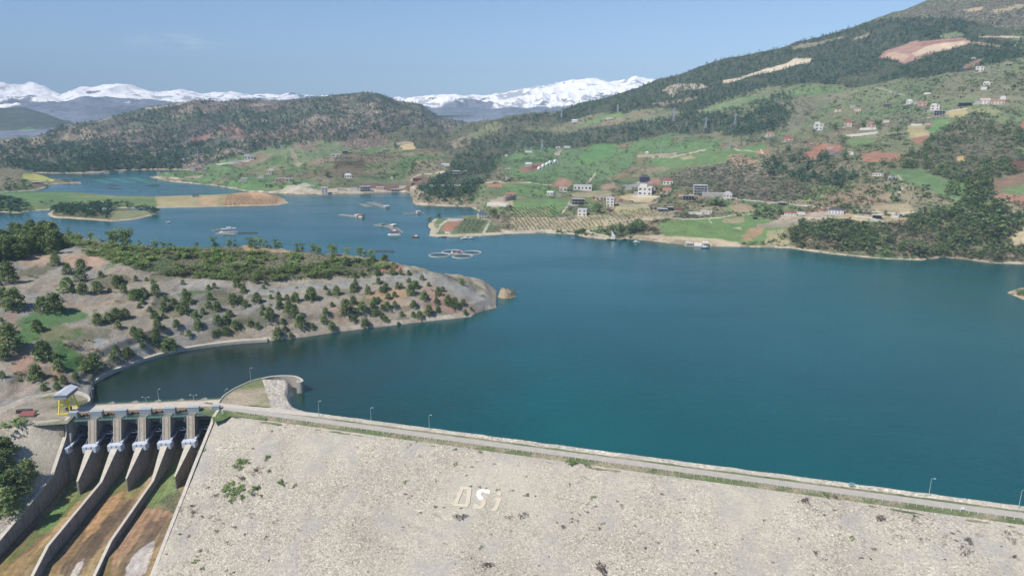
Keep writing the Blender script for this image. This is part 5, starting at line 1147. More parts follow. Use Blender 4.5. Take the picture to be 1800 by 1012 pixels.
# small bushes dotted on the eroded slope
SL = [(30, 480), (200, 470), (420, 500), (720, 488), (850, 510), (860, 535), (700, 560), (480, 590), (300, 608), (180, 650), (130, 670), (60, 700), (0, 700), (0, 500)]
px, py, X, Y, Z = scatter(SL, .16, seed=9)
for i in range(min(80, len(px))):
    wm = random.uniform(1.6, 3.4); tree('shrub' if random.random() < .7 else 'dry', X[i], Y[i], Z[i], wm*.8, wm*1.1, 'tiny round bush on the bare eroded slope of the headland', 'shrub', 'tiny bushes on the headland slope', False)
for px_, py_, w_, k in [(132, 612, 20, 'dry'), (158, 640, 14, 'shrub'), (40, 745, 0, 'shrub')]:
    if w_:
        x, y, z = find1(px_, py_); wm = hwm(w_, x, y, z); tree(k, x, y, z, wm*.7, wm, 'grey leafless bush standing alone on the green hollow' if k == 'dry' else 'round green bush beside the pale footpath loop', 'shrub', None)
# trees beside the left chute wall, bottom-left corner
for px_, py_, w_ in [(66, 862, 62), (62, 900, 60), (30, 905, 70), (4, 880, 50), (10, 935, 70), (-10, 960, 70), (40, 870, 40), (8, 822, 34), (-6, 800, 40), (20, 850, 36), (60, 930, 40), (30, 940, 40), (90, 870, 26), (-20, 850, 60), (78, 858, 44), (88, 846, 34), (52, 842, 40), (30, 868, 50), (96, 838, 22), (14, 800, 36), (46, 915, 50), (24, 960, 60), (70, 885, 46), (0, 990, 60), (45, 950, 44), (20, 905, 56)]:
    X, Y, Z, ok, W = find([px_], [py_])
    if not ok[0]: continue
    wm = hwm(w_, X[0], Y[0], Z[0]); tree('pine', X[0], Y[0], Z[0], wm*1.05, wm, 'large dark green pine on the bank beside the left chute wall', 'tree', 'pines beside the left chute wall'); npine += 1
for px_, py_, w_ in [(18, 835, 30), (40, 845, 30), (2, 850, 30), (58, 925, 26)]:
    X, Y, Z, ok, W = find([px_], [py_])
    if ok[0]: wm = hwm(w_, X[0], Y[0], Z[0]); tree('dry', X[0], Y[0], Z[0], wm*.8, wm, 'brown leafless bush among the pines beside the left chute wall', 'shrub', 'leafless bushes beside the chute wall', False)
for px_, py_, w_, lb_ in [(30, 752, 36, 'wide olive bush below the little red-roofed hut'), (52, 731, 13, 'dark bush hugging the end of the little red-roofed hut'), (1, 706, 12, 'dark bush at the bend of the gravel track')]:
    p = atz(px_, py_-5, 6.9); wm = hwm(w_, *p); tree('shrub', p[0], p[1], 6.9, wm*.5, wm, lb_, 'shrub', None)
# tufts and bushes growing through the stone face of the dam
def face_bush(px_, py_, w_, k, label, grp):
    q = on_face(px_, py_); wm = hwm(w_*((.85 if k == 'dry' else .62) if px_ > 560 else .8), *q); t = tree(k, q[0], q[1], q[2]+.1, wm*(.45 if wm < 4 else .3), wm*1.15, label, 'shrub', grp, False); t.rotation_euler = (.25, 0, t.rotation_euler[2])
    if wm < 3.2: t.name = 'weed_tuft'; t['category'] = 'weed tuft'
    return t
f4 = [(440,600,110,'dry'),(810,590,90,'dry'),(630,940,110,'dry'),(1430,960,130,'dry'),(1230,215,100,'shrub'),(1330,230,60,'shrub'),(1335,505,25,'dry'),(1395,522,25,'dry'),(1335,565,35,'dry'),(1222,566,22,'dry'),(1280,582,28,'dry'),(1228,608,30,'dry'),(1265,625,34,'dry'),(1225,632,30,'dry'),(1418,643,40,'dry'),(1425,676,42,'dry'),(1168,668,44,'dry'),(45,686,36,'dry'),(84,660,24,'dry'),(155,570,40,'dry'),(265,525,34,'dry'),(325,530,26,'dry'),(260,580,30,'dry'),(60,350,40,'shrub'),(575,808,36,'shrub'),(440,535,28,'shrub'),(515,378,24,'shrub'),(578,388,34,'shrub'),(622,390,24,'shrub'),(705,408,26,'shrub'),(800,412,40,'shrub'),(910,440,50,'shrub'),(975,450,30,'shrub'),(1380,460,50,'shrub'),(1300,310,28,'dry'),(1208,365,24,'dry'),(905,312,22,'dry'),(520,245,34,'dry'),(400,228,44,'shrub'),(480,302,20,'dry'),(268,340,18,'dry'),(400,120,34,'shrub'),(580,138,34,'dry'),(848,230,22,'dry'),(978,728,18,'dry'),(1020,748,18,'dry'),(1000,772,18,'dry'),(405,978,20,'dry'),(80,460,24,'dry'),(1545,482,30,'shrub'),(130,68,24,'dry'),(75,100,26,'dry')]
f5 = [(590,605,80,'dry'),(832,590,36,'dry'),(850,635,44,'dry'),(545,825,44,'dry'),(455,888,42,'dry'),(522,893,36,'dry'),(725,730,40,'dry'),(390,748,46,'shrub'),(300,720,34,'shrub'),(365,795,18,'dry'),(130,848,50,'dry'),(880,758,34,'dry'),(1290,725,44,'dry'),(1215,765,34,'dry'),(1200,820,90,'dry'),(1510,748,60,'dry'),(1555,710,36,'dry'),(1045,898,34,'dry'),(1540,880,50,'dry'),(1210,935,34,'dry'),(60,485,90,'dry'),(200,445,60,'shrub'),(270,455,50,'dry'),(265,550,32,'dry'),(1050,790,30,'dry'),(20,750,30,'dry'),(1105,712,30,'dry')]
f7 = [(1060,65,120,'shrub'),(1120,70,50,'shrub'),(1290,25,60,'shrub'),(1190,130,80,'dry'),(1240,110,50,'dry'),(1310,130,40,'shrub'),(1080,200,110,'dry'),(1140,150,60,'dry'),(990,265,110,'shrub'),(1060,280,110,'shrub'),(1140,290,120,'shrub'),(1190,275,70,'shrub'),(1020,340,90,'shrub'),(980,390,60,'shrub'),(1090,350,70,'shrub'),(860,340,60,'dry'),(655,430,70,'dry'),(665,480,70,'dry'),(740,515,40,'dry'),(810,525,50,'dry'),(850,550,50,'dry'),(920,575,40,'dry'),(1015,610,70,'dry'),(1100,665,38,'dry'),(870,640,40,'shrub'),(950,730,30,'dry'),(975,745,50,'dry'),(725,800,44,'dry'),(790,805,20,'dry'),(620,605,30,'dry'),(550,660,40,'shrub'),(680,890,50,'shrub'),(740,950,46,'shrub'),(950,965,36,'dry'),(1000,985,36,'shrub'),(1300,885,34,'dry'),(1350,560,30,'dry'),(1150,500,60,'dry'),(450,965,24,'dry'),(545,1000,44,'dry'),(440,830,30,'dry'),(630,680,40,'dry'),(340,880,36,'dry'),(580,345,36,'dry'),(560,460,40,'dry'),(1240,335,40,'shrub'),(1400,235,80,'shrub')]
for lst, ox, oy, k in ((f4, 700, 760, 4.015), (f5, 1400, 760, 4.015), (f7, 200, 800, 4.773)):
    for a, b, w_, kk in lst:
        px_, py_ = ox+a/k, oy+b/k; zone = 'near the spillway' if px_ < 560 else ('below the big letters' if px_ < 1000 and py_ > 880 else ('above the big letters' if px_ < 1000 else 'on the right half'))
        face_bush(px_, py_, w_/k, kk, ('brown leafless scrub bush ' if kk == 'dry' else 'low green bush ')+zone+' of the stone dam face', ('brown' if kk == 'dry' else 'green')+' bushes on the stone dam face')
px = []; g_ = np.random.default_rng(21)
while len(px) < 85:
    a, b = g_.uniform(330, 1800), g_.uniform(740, 1012)
    if b > 735+max(0, a-435)*.137+14 and not (780 < a < 900 and 845 < b < 905): px.append((a, b))
for a, b in px: face_bush(a, b, g_.uniform(3.5, 8), 'dry' if g_.random() < .65 else 'shrub', 'small weed tuft between the stones of the dam face', 'weed tufts on the stone dam face')
# --- masses of trees on the far hills: one object each
def mass(name, pts, kind, ntri, size, colr, label, cat, nv=5, dev=.22, trunkless=True):
    T_ = []
    for k in range(nv):
        V, t = crown(kind, ntri, 900+k+len(name), size); T_.append((V, t))
    pts = np.array(pts); n = len(pts); g = np.random.default_rng(len(name)+n); vi = g.integers(0, nv, n); allV = np.zeros((n, ntri*3, 3), np.float32); allC = np.zeros((n, ntri*3, 3), np.float32)
    a = g.uniform(0, 6.28, n); ca, sa = np.cos(a), np.sin(a); tn = np.clip(g.normal(1, dev, n), .5, 1.6); hue = 1+g.normal(0, .08, (n, 3))
    c0 = np.array(colr) if np.ndim(colr) == 2 else np.tile(colr, (n, 1))
    for k in range(nv):
        m_ = vi == k
        if not m_.any(): continue
        V, t = T_[k]; h = pts[m_, 3]; w = pts[m_, 4]
        x = V[None, :, 0]*w[:, None]; y = V[None, :, 1]*w[:, None]; z = V[None, :, 2]*h[:, None]
        allV[m_, :, 0] = x*ca[m_, None]-y*sa[m_, None]+pts[m_, 0, None]; allV[m_, :, 1] = x*sa[m_, None]+y*ca[m_, None]+pts[m_, 1, None]; allV[m_, :, 2] = z+pts[m_, 2, None]-.03*h[:, None]
        allC[m_] = (t[None, :, None]*c0[m_][:, None, :])*(tn[m_, None, None]*hue[m_][:, None, :])
    me = np_mesh(name, allV.reshape(-1, 3), np.arange(n*ntri*3).reshape(-1, 3), False, np.clip(allC.reshape(-1, 3), .003, 1))
    o = link_mesh(name, me, None, [LEAF]); tag(o, label, cat, None, 'stuff'); return o
CLEAR = [p[0] for p in MAIN_PATCH if p[2] is not None and p[2] <= .2]+[p[0] for p in MAIN_LINES]
def collect(specs):
    out = []
    for s_, (poly, per, h0_, h1_, wr, gap, clr) in enumerate(specs):
        px, py, X, Y, Z = scatter(poly, per, CLEAR if clr else (), 40+s_, gap)
        hh = rng.uniform(h0_, h1_, len(px)); out.append(np.c_[X, Y, Z, hh, hh*wr*rng.uniform(.85, 1.2, len(px))])
    return np.concatenate(out)
FP = [p[0] for p in FOREST_GROUND]
specs = [(FP[0], 9, 9, 13, .75, (160, -.5), True), (FP[1], 6.5, 9, 14, .85, (110, -.33), True), (FP[3], 2.4, 8, 14, .95, (60, -.12), True), (FP[4], 1.1, 8, 15, 1.0, (50, -.25), True), (FP[5], 3.0, 9, 14, .95, (60, -.3), True), (FP[6], 4.0, 8, 13, .9, (90, -.12), True),
         ([(725, 350), (740, 325), (770, 315), (800, 310), (850, 318), (855, 345), (830, 361), (740, 358)], 3.2, 8, 13, .9, (50, -.3), True),
         ([(1200, 200), (1240, 190), (1340, 172), (1395, 160), (1395, 200), (1330, 235), (1230, 240)], 5.5, 9, 13, .85, (70, -.3), True),
         ([(1240, 245), (1270, 225), (1340, 235), (1380, 215), (1395, 235), (1340, 250), (1290, 262)], 2.2, 6, 10, 1.0, (60, -.1), True),
         ([(1480, 60), (1600, 25), (1700, 20), (1900, 10), (1900, 60), (1700, 60)], 3.0, 4, 8, 1.0, (70, -.1), True), ([(1690, 95), (1900, 95), (1900, 125), (1740, 110)], 5, 9, 12, .8, (80, -.3), True),
         ([(1540, 285), (1600, 270), (1610, 300), (1560, 300)], 2.0, 7, 12, 1, None, True), ([(1690, 345), (1730, 300), (1740, 330), (1735, 362), (1700, 365)], 4, 12, 18, .9, None, False), ([(1660, 325), (1680, 320), (1690, 345), (1665, 345)], 3, 9, 13, .9, None, False), ([(1390, 398), (1440, 392), (1560, 402), (1560, 425), (1400, 425)], 1.5, 9, 14, .95, None, True), ([(1620, 372), (1660, 368), (1760, 380), (1760, 430), (1640, 425)], 1.5, 9, 15, .95, None, True), ([(1725, 375), (1765, 365), (1765, 420), (1740, 425)], 3, 14, 20, .8, None, False)]
near_i = [3, 4, 6+0]
allp = collect([q for i_, q in enumerate(specs) if i_ not in (2, 3, 11, 12, 13, 14, 15, 16)]); shp = collect([q for i_, q in enumerate(specs) if i_ in (2, 3, 11, 12, 13, 14, 15, 16)])
mass('shore_wood', shp, 'pine', 60, .15, np.where(rng.random((len(shp), 1)) < .35, BROAD_C*.95, PINE_C*.72), 'mixed wood of big dark trees along the right-hand shore and ravine', 'wood')
mass('pine_forest', allp, 'pine', 26, .22, FARP, 'dark pine forest in bands over the right-hand mountainside', 'forest')
ph = [(-60, 300), (-60, 265), (0, 250), (60, 242), (107, 222), (173, 213), (256, 191), (320, 182), (347, 177), (444, 175), (519, 174), (593, 165), (637, 161), (667, 163), (696, 174), (741, 182), (770, 203), (815, 213), (815, 225), (730, 225), (690, 235), (600, 250), (440, 268), (400, 280), (300, 303), (200, 304), (80, 306)]
hillp = collect([(ph, 11, 9, 13, .85, (130, -.26), False), ([(0, 265), (100, 250), (400, 250), (500, 240), (440, 262), (300, 298), (200, 300), (80, 304), (0, 290)], 6, 9, 13, .85, (150, -.45), False)])
hillp = hillp[~pip(*proj(hillp[:, 0], hillp[:, 1], hillp[:, 2])[:2], [(335, 246), (350, 240), (366, 236), (368, 242), (350, 250), (338, 252)])]
mass('pine_wood', hillp, 'pine', 16, .27, FARP*1.05, 'speckled pine wood over the long hill beyond the lake arm', 'forest')
low = collect([([(85, 374), (130, 380), (190, 383), (196, 372), (190, 362), (140, 362), (95, 366)], 9, 9, 13, 1.0, None, False), ([(150, 362), (190, 358), (265, 366), (277, 371), (272, 376), (255, 371), (200, 366)], 7, 8, 12, 1.0, None, False), ([(-40, 372), (0, 352), (30, 355), (50, 362), (48, 372), (0, 374)], 7, 9, 14, 1.0, None, False), ([(60, 362), (80, 354), (110, 358), (100, 366)], 2, 5, 9, 1.0, None, False), ([(0, 318), (40, 315), (60, 326), (55, 338), (0, 338)], 5, 6, 9, 1.1, (40, -.2), False), ([(80, 320), (145, 316), (140, 321), (90, 322)], 6, 6, 9, 1, None, False), ([(255, 372), (278, 368), (278, 376), (262, 378)], 9, 9, 12, .9, None, False)])
mass('lakeside_pines', low, 'tall', 46, .16, FARP*.95, 'dense dark pines crowding the low wooded spit and shore at left', 'forest')
SCR = [([(1160, 322), (1200, 302), (1270, 280), (1290, 272), (1340, 300), (1400, 320), (1440, 345), (1400, 350), (1300, 348), (1200, 328)], 3.6, 3, 6, 1.3, (40, -.2), True), ([(1440, 60), (1600, 10), (1900, -10), (1900, 60), (1700, 45)], 3, 3, 6, 1.2, None, True), ([(1280, 225), (1350, 215), (1395, 225), (1340, 255), (1290, 260)], 2.0, 3, 6, 1.2, (50, -.2), True), ([(1090, 330), (1160, 318), (1200, 330), (1160, 340), (1100, 340)], 2.0, 3, 6, 1.2, None, True), ([(1600, 290), (1680, 240), (1800, 240), (1800, 300), (1700, 345)], 1.2, 3, 6, 1.2, None, True), ([(1385, 405), (1560, 405), (1800, 430), (1800, 460), (1600, 450), (1400, 432)], 1.2, 3, 6, 1.2, None, True), ([(470, 232), (520, 222), (640, 232), (560, 246), (480, 248)], 5, 5, 8, 1.1, None, False)]
scr = collect(SCR)
mass('leafless_scrub', scr, 'shrub', 22, .26, GREYB, 'grey brown leafless scrub on the steep bank above the lakeside houses', 'scrub')
GEN = [(240, 318), (300, 300), (400, 278), (560, 250), (700, 225), (830, 220), (1000, 200), (1200, 160), (1400, 120), (1560, 100), (1900, 90), (1900, 462), (1560, 452), (1400, 434), (1200, 425), (900, 405), (740, 340), (500, 335), (330, 318)]
bs = collect([(GEN, .8, 2.5, 6, 1.2, None, True), (GEN, 2.2, 2, 6, 1.3, (70, .10), True), (GEN, .5, 6, 10, 1.0, (120, -.1), True), ([(860, 275), (1100, 255), (1110, 300), (1000, 322), (880, 318)], 1.4, 2.5, 5, 1.2, (50, .0), True), ([(560, 280), (720, 275), (800, 300), (760, 320), (600, 310)], 2.2, 4, 8, 1.1, (60, -.05), False), ([(1150, 380), (1250, 376), (1400, 366), (1400, 378), (1250, 384)], .9, 3, 6, 1.1, None, True), ([(1400, 280), (1560, 262), (1600, 300), (1560, 330), (1400, 345)], 1.4, 3, 7, 1.1, (40, -.1), True)])
cb = np.where(rng.random((len(bs), 1)) < .3, GREYB*.75, BROAD_C*1.1)
mass('hillside_bushes', bs, 'shrub', 22, .27, cb, 'scattered bushes dotting the green slopes beyond the lake', 'bushes')
if stuff_sh: mass('thicket_undergrowth', [(a, b, c, w*.75, w) for a, b, c, w in stuff_sh], 'shrub', 110, .15, BUSH_C*.95, 'green undergrowth filling the thicket along the headland top', 'undergrowth')
# --- single broadleaf trees between the lakeside houses
for px_, py_, w_, h_, lb_ in [(1054,375,22,22,'large dark round tree left of the white house with the pink ground floor'),(1258,361,20,17,'dark spreading tree below the grey concrete apartment house'),(1267,362,14,12,'dark round tree right beside the bigger tree below the grey apartment house'),(1234,364,9,16,'narrow dark cypress left of the spreading tree by the grey apartment house'),(1115,408,24,22,'big dark tree above the beach with the sailing boat'),(1108,410,14,15,'dark tree hiding behind the big tree above the beach'),(1090,405,12,14,'round tree between the moored sailing boat and the big dark tree'),(1076,411,10,16,'dark tree directly behind the moored sailing boat'),(1127,402,14,12,'round tree at the upper right of the big dark tree above the beach'),(1151,413,11,13,'dark tree standing alone on the grass right of the beach grove'),(1372,377,11,14,'dark tree left of the low white house with the red roof'),(1329,379,10,15,'dark conifer left of the row of shrubs by the lane'),(1345,372,9,12,'round tree by the lane between two dark conifers'),(755,389,10,11,'round dark tree at the tip of the small cultivated point'),(771,384,10,10,'round tree near the tip of the small cultivated point'),(866,384,16,21,'tall dark tree right of the slate-roofed lakeside house'),(1470,225,0,0,''),(1395,422,14,18,'dark tree at the left end of the shore wood'),(1468,228,16,12,'dark tree group between the white villa and the brown-roofed house'),(1516,226,14,14,'dark tree left of the orange-roofed tower house'),(1541,226,14,16,'dark tree right of the orange-roofed tower house'),(1429,238,10,14,'dark cypress left of the tall white villa'),(1482,258,12,18,'dark tree at the left end of the white terrace wall'),(1484,282,12,20,'dark conifer in the gap of the grey retaining wall'),(1450,276,9,14,'dark conifer in front of the grey retaining wall'),(1577,238,20,18,'large dark tree right of the white garden wall'),(1625,180,7,12,'dark poplar behind the brown hillside houses'),(1590,330+50,0,0,''),(1612,385,12,16,'dark tree right of the two white lakeside sheds'),(1555,378,10,10,'small tree behind the white lakeside bungalow'),(640,0,0,0,''),(576,312,12,12,'dark trees behind the waterfront at the head of the bay'),(695,262,8,12,'dark tree left of the sand pit'),(805,284,7,14,'dark poplar above the bay woods'),(1015,208+0,0,0,''),(1205,262,5,7,'dark tree alone on the green hill shoulder'),(1022,290,6,9,'dark tree on the green slope below the white sheds')]:
    if not w_: continue
    x, y, z = find1(px_, py_); tree('broad', x, y, z, hwm(h_, x, y, z), hwm(w_, x, y, z), lb_, 'tree', None, True)
# --- orchards: trees in straight rows on the ground
def orchard(poly, ang, dx, dy, seed, key='orchard'):
    t = main
    pts = wpoly(poly, main); P = np.array(pts); c = P.mean(0); a = R(ang); u = np.array([math.cos(a), math.sin(a)]); v = np.array([-u[1], u[0]]); rad = np.abs(P-c).max()*1.6; out = []
    g = random.Random(seed); n = int(rad/dx)+1; m_ = int(rad/dy)+1
    for i in range(-n, n+1):
        for j in range(-m_, m_+1):
            q = c+u*i*dx+v*j*dy+np.array([g.uniform(-.4, .4), g.uniform(-.4, .4)])
            if g.random() < .06: continue
            if pip(np.array([q[0]]), np.array([q[1]]), pts)[0]:
                z = float(main.height(q[0], q[1]))
                if z > .5: out.append((q[0], q[1], z))
    return out
O1 = orchard([(900, 384), (1010, 382), (1090, 378), (1130, 386), (1080, 394), (1000, 404), (902, 406)], 100, 9.0, 6.0, 1)
O2 = orchard([(1085, 372), (1180, 366), (1182, 380), (1100, 386)], 60, 7.5, 6.0, 2)+orchard([(1120, 388), (1155, 386), (1150, 395)], 60, 7, 6, 3)
O3 = orchard([(590, 272), (640, 268), (700, 268), (710, 275), (680, 285), (640, 290), (590, 285)], 70, 12, 9, 4)+orchard([(590, 284), (640, 282), (640, 296), (585, 298)], 70, 12, 9, 5)
O4 = orchard([(898, 366), (975, 362), (978, 380), (900, 382)], 100, 7, 6, 6)+orchard([(1405, 342), (1480, 322), (1500, 324), (1470, 345), (1440, 352), (1410, 355)], 60, 8, 6, 7)+orchard([(1310, 365), (1400, 350), (1400, 362)], 40, 7, 6, 8)
O5 = orchard([(1300, 165), (1350, 154), (1380, 150), (1350, 168), (1300, 173)], 60, 14, 9, 9)+orchard([(900, 285), (960, 270), (985, 275), (960, 288)], 60, 10, 8, 10)+orchard([(1355, 178), (1390, 166), (1410, 170), (1380, 182)], 60, 12, 9, 12)
allo = O1+O2+O4+O3+O5
allo.sort(key=lambda p: math.hypot(p[0], p[1]))
def fieldorch():
    out = []; t = housep
    for (a, b), (c, d), n in (((806, 406), (818, 388), 8), ((814, 406), (826, 388), 8), ((822, 407), (834, 388), 8), ((830, 407), (842, 389), 8), ((838, 407), (850, 390), 8), ((856, 408), (866, 400), 4), ((862, 408), (874, 400), 4), ((868, 408), (880, 400), 4), ((876, 408), (886, 400), 4)):
        for k in range(n):
            f = k/(n-1); x, y, z, r = housep.lookup(a+(c-a)*f, b+(d-b)*f)
            if r[0] < 1e8: out.append((float(x[0]), float(y[0]), float(z[0])))
    return out
no = 0
for x, y, z in fieldorch():
    h = random.uniform(3, 4.4); tree('orchard', x, y, z, h, h*1.25, 'small grey green orchard tree in the rows on the cultivated point', 'tree', 'orchard trees on the cultivated point', False); no += 1
for x, y, z in allo[:290-no]:
    h = random.uniform(2.6, 3.8); px_, py_, _d = proj(x, y, z); where = 'in the long sandy orchard by the shore' if py_ > 380 else 'in the orchard above the shore fields'
    tree('orchard', x, y, z, h, h*1.2, 'small round orchard tree '+where, 'tree', 'orchard trees '+where, False)
mass('orchard_rows', [(x, y, z, 3.2, 3.8) for x, y, z in allo[290-no:]], 'broad', 20, .3, ORCH_C*.75, 'rows of small orchard trees on the upper terraces', 'orchard')
# fields on the long low peninsula: rows too
rows = []
for k in range(26):
    a, b = 400+k*3.6, 361; 
    for j in range(9):
        f = j/8; px_ = a-8+f*0+10*f*.6; py_ = 361-17*f+(.6 if k > 20 else 0); x, y, z, r = fieldp.lookup(px_+2, py_)
        if r[0] < 1e8 and z[0] > 1: rows.append((x[0], y[0], z[0], 2.2, 3.0))
mass('field_rows', rows, 'shrub', 16, .3, ORCH_C*.7, 'rows of low bushes on the orange field of the long peninsula', 'crop')
# the tuft on the islet
x, y, z = find1(899, 515); tree('shrub', x+3, y+4, z, 3.4, 5.5, 'scrubby bush growing on top of the small rock islet', 'shrub', None)
px, py, X, Y, Z = scatter([(1780, 512), (1830, 505), (1830, 525), (1795, 520)], 4, seed=33)
for i in range(len(px)): tree('shrub', X[i], Y[i], Z[i], 3, 4.5, 'green bush on the bit of shore at the right edge', 'shrub', 'bushes on the shore at the right edge', False)
# ================================================================== BUILDINGS ACROSS THE LAKE
WH = M('white_render', C(226, 220, 208), .8, var=.05); CR = M('cream_render', C(214, 198, 168), .85, var=.07); GY = M('grey_render', C(178, 174, 168), .85, var=.1); PK = M('pink_render', C(206, 168, 150), .85, var=.08); BR = M('brown_render', C(148, 116, 92), .85)
RDR = M('red_roof', (.21, .07, .06), .7, var=.15); TIL = M('terracotta_roof', C(176, 118, 92), .8, var=.15); DGR = M('dark_roof', C(84, 82, 84), .7); SLT = M('slate_roof', C(84, 104, 124), .6); TEA = M('teal_roof', C(60, 128, 124), .6); LGR = M('light_metal_roof', C(206, 208, 206), .5); GLS = M('dark_glass', (.05, .06, .07), .15, var=.05, spec=.5); NAV = M('navy_cladding', C(52, 62, 96), .5); STN = M('stone_walling', C(190, 172, 148), .9, var=.15, scale=.8); PWL = M('white_walling', C(222, 218, 206), .9, var=.08); WOO = M('brown_wood', C(120, 84, 60), .85); FRM = M('raw_concrete', C(150, 146, 142), .9, var=.12); TUN = M('greenhouse_film', C(232, 236, 236), .4, var=.04)
YARD = [M('yard_gravel', C(190, 178, 152), .95, var=.12, scale=.3), M('yard_earth', C(170, 146, 116), .95, var=.15, scale=.3), M('yard_paving', C(180, 174, 164), .9, var=.1, scale=.3)]
def site(px, py):
    x, y, z = find1(px, py); return x, y, z, proj(x, y, z)[2]/F, -math.atan2(x, y)
WMESH = {}
def winmesh(w, h):
    k = (round(w, 1), round(h, 1))
    if k not in WMESH:
        m = MB(); m.box(-k[0]/2, k[0]/2, -.06, .05, 0, k[1]); me = bpy.data.meshes.new('window'); me.from_pydata(m.v, [], m.f); me.materials.append(GLS); WMESH[k] = me
    return WMESH[k]
def house(px, py, w, h, style, wall, roof, label, cat='house', rot=0.0, floors=1, nw=3, d=.75, group=None):
    x, y, z, s, rz = site(px, py); W = w*s; Hh = h*s; D = max(4, W*d); e = empty(cat.replace(' ', '_'), (x, y, z), rz+R(rot), label, cat, group)
    if w >= 9 and style != 'tunnel':
        m = MB(); m.box(-W*.78, W*.8, -D*.45, D*1.25, -3.5, .06); m.build('yard_terrace', YARD[int(px) % 3], e)
    if style == 'tunnel':
        m = MB(); n = 9; L_ = D*1.6; vs = [(W/2*math.cos(math.pi*k/(n-1)), yy, Hh*math.sin(math.pi*k/(n-1))) for yy in (0, L_) for k in range(n)]
        m.add(vs, [(k, n+k, n+k+1, k+1) for k in range(n-1)]+[tuple(range(n)), tuple(range(2*n-1, n-1, -1))]); fixn(m.build('film_cover', TUN, e))
        m = MB(); m.box(-W*.16, W*.16, -.05, .05, 0, Hh*.55); m.build('door', GLS, e); return e
    if style == 'canopy':
        m = MB(); m.box(-W/2, W/2, 0, D, Hh-.25, Hh); m.build('roof', roof, e)
        m = MB(); m.box(-W/2+.3, W/2-.3, D*.55, D-.3, -2, Hh-.26); m.build('wall', wall, e)
        n = max(2, int(W/4))
        for k in range(n+1):
            m = MB(); m.box(-.12, .12, -.12, .12, -2, Hh-.26); o = m.build('post', wall, e); o.location = (-W/2+.4+(W-.8)*k/n, .4, 0)
        return e
    if style == 'frame':
        fh = Hh/floors
        m = MB()
        for f in range(floors+1): m.box(-W/2, W/2, 0, D, f*fh-(.35 if f else 2.5), f*fh)
        m.build('floor_slab', roof, e); m = MB(); m.box(-W/2+.4, W/2-.4, D*.45, D-.4, 0, Hh-.36); m.build('wall', wall, e)
        for k in range(5):
            m = MB(); m.box(-.22, .22, -.22, .22, 0, Hh-.36); o = m.build('column', roof, e); o.location = (-W/2+.4+(W-.8)*k/4, .35, 0)
        return e
    rh = 0 if style in ('flat', 'modern') else min(Hh*.36, W*.3)
    wh = Hh-rh
    m = MB(); m.box(-W/2, W/2, 0, D, -3, wh); wl_o = m.build('wall', wall, e); ov = .35
    m = MB()
    if rh:
        if style == 'gable':
            a, b = -W/2-ov, W/2+ov; m.add([(a, -ov, wh), (b, -ov, wh), (b, D+ov, wh), (a, D+ov, wh), (a, D/2, wh+rh), (b, D/2, wh+rh)], [(0, 1, 5, 4), (2, 3, 4, 5), (1, 2, 5), (3, 0, 4), (3, 2, 1, 0)])
        else:
            a, b = -W/2-ov, W/2+ov; q = min(W, D)*.42; m.add([(a, -ov, wh), (b, -ov, wh), (b, D+ov, wh), (a, D+ov, wh), (a+q, D/2, wh+rh), (b-q, D/2, wh+rh)], [(0, 1, 5, 4), (2, 3, 4, 5), (1, 2, 5), (3, 0, 4), (3, 2, 1, 0)])
    else: m.box(-W/2-.2, W/2+.2, -.25, D+.2, wh+.004, wh+.3)
    m.build('roof', roof, e)
    if style == 'modern':
        m = MB(); m.box(-W*.42, W*.12, D*.2, D*.8, wh+.31, wh+wh*.28); m.build('roof_room', wall, e)
    if w >= 9 and nw:
        fh = wh/floors
        for f in range(floors):
            for k in range(nw):
                ww = W/nw*(.36+.2*((k*7+f*3+int(px)) % 3)/2); o = bpy.data.objects.new('window', winmesh(ww, fh*.4)); col.objects.link(o); o.parent = e; o.location = (-W/2+W*(k+.5)/nw, -.02, f*fh+fh*.3)
        if w >= 14:
            for f in range(floors):
                for k in range(2): o = bpy.data.objects.new('window', winmesh(D*.22, fh*.5)); col.objects.link(o); o.parent = e; o.rotation_euler = (0, 0, math.pi/2); o.location = (W/2+.02, D*(.28+.44*k), f*fh+fh*.22)
    return e
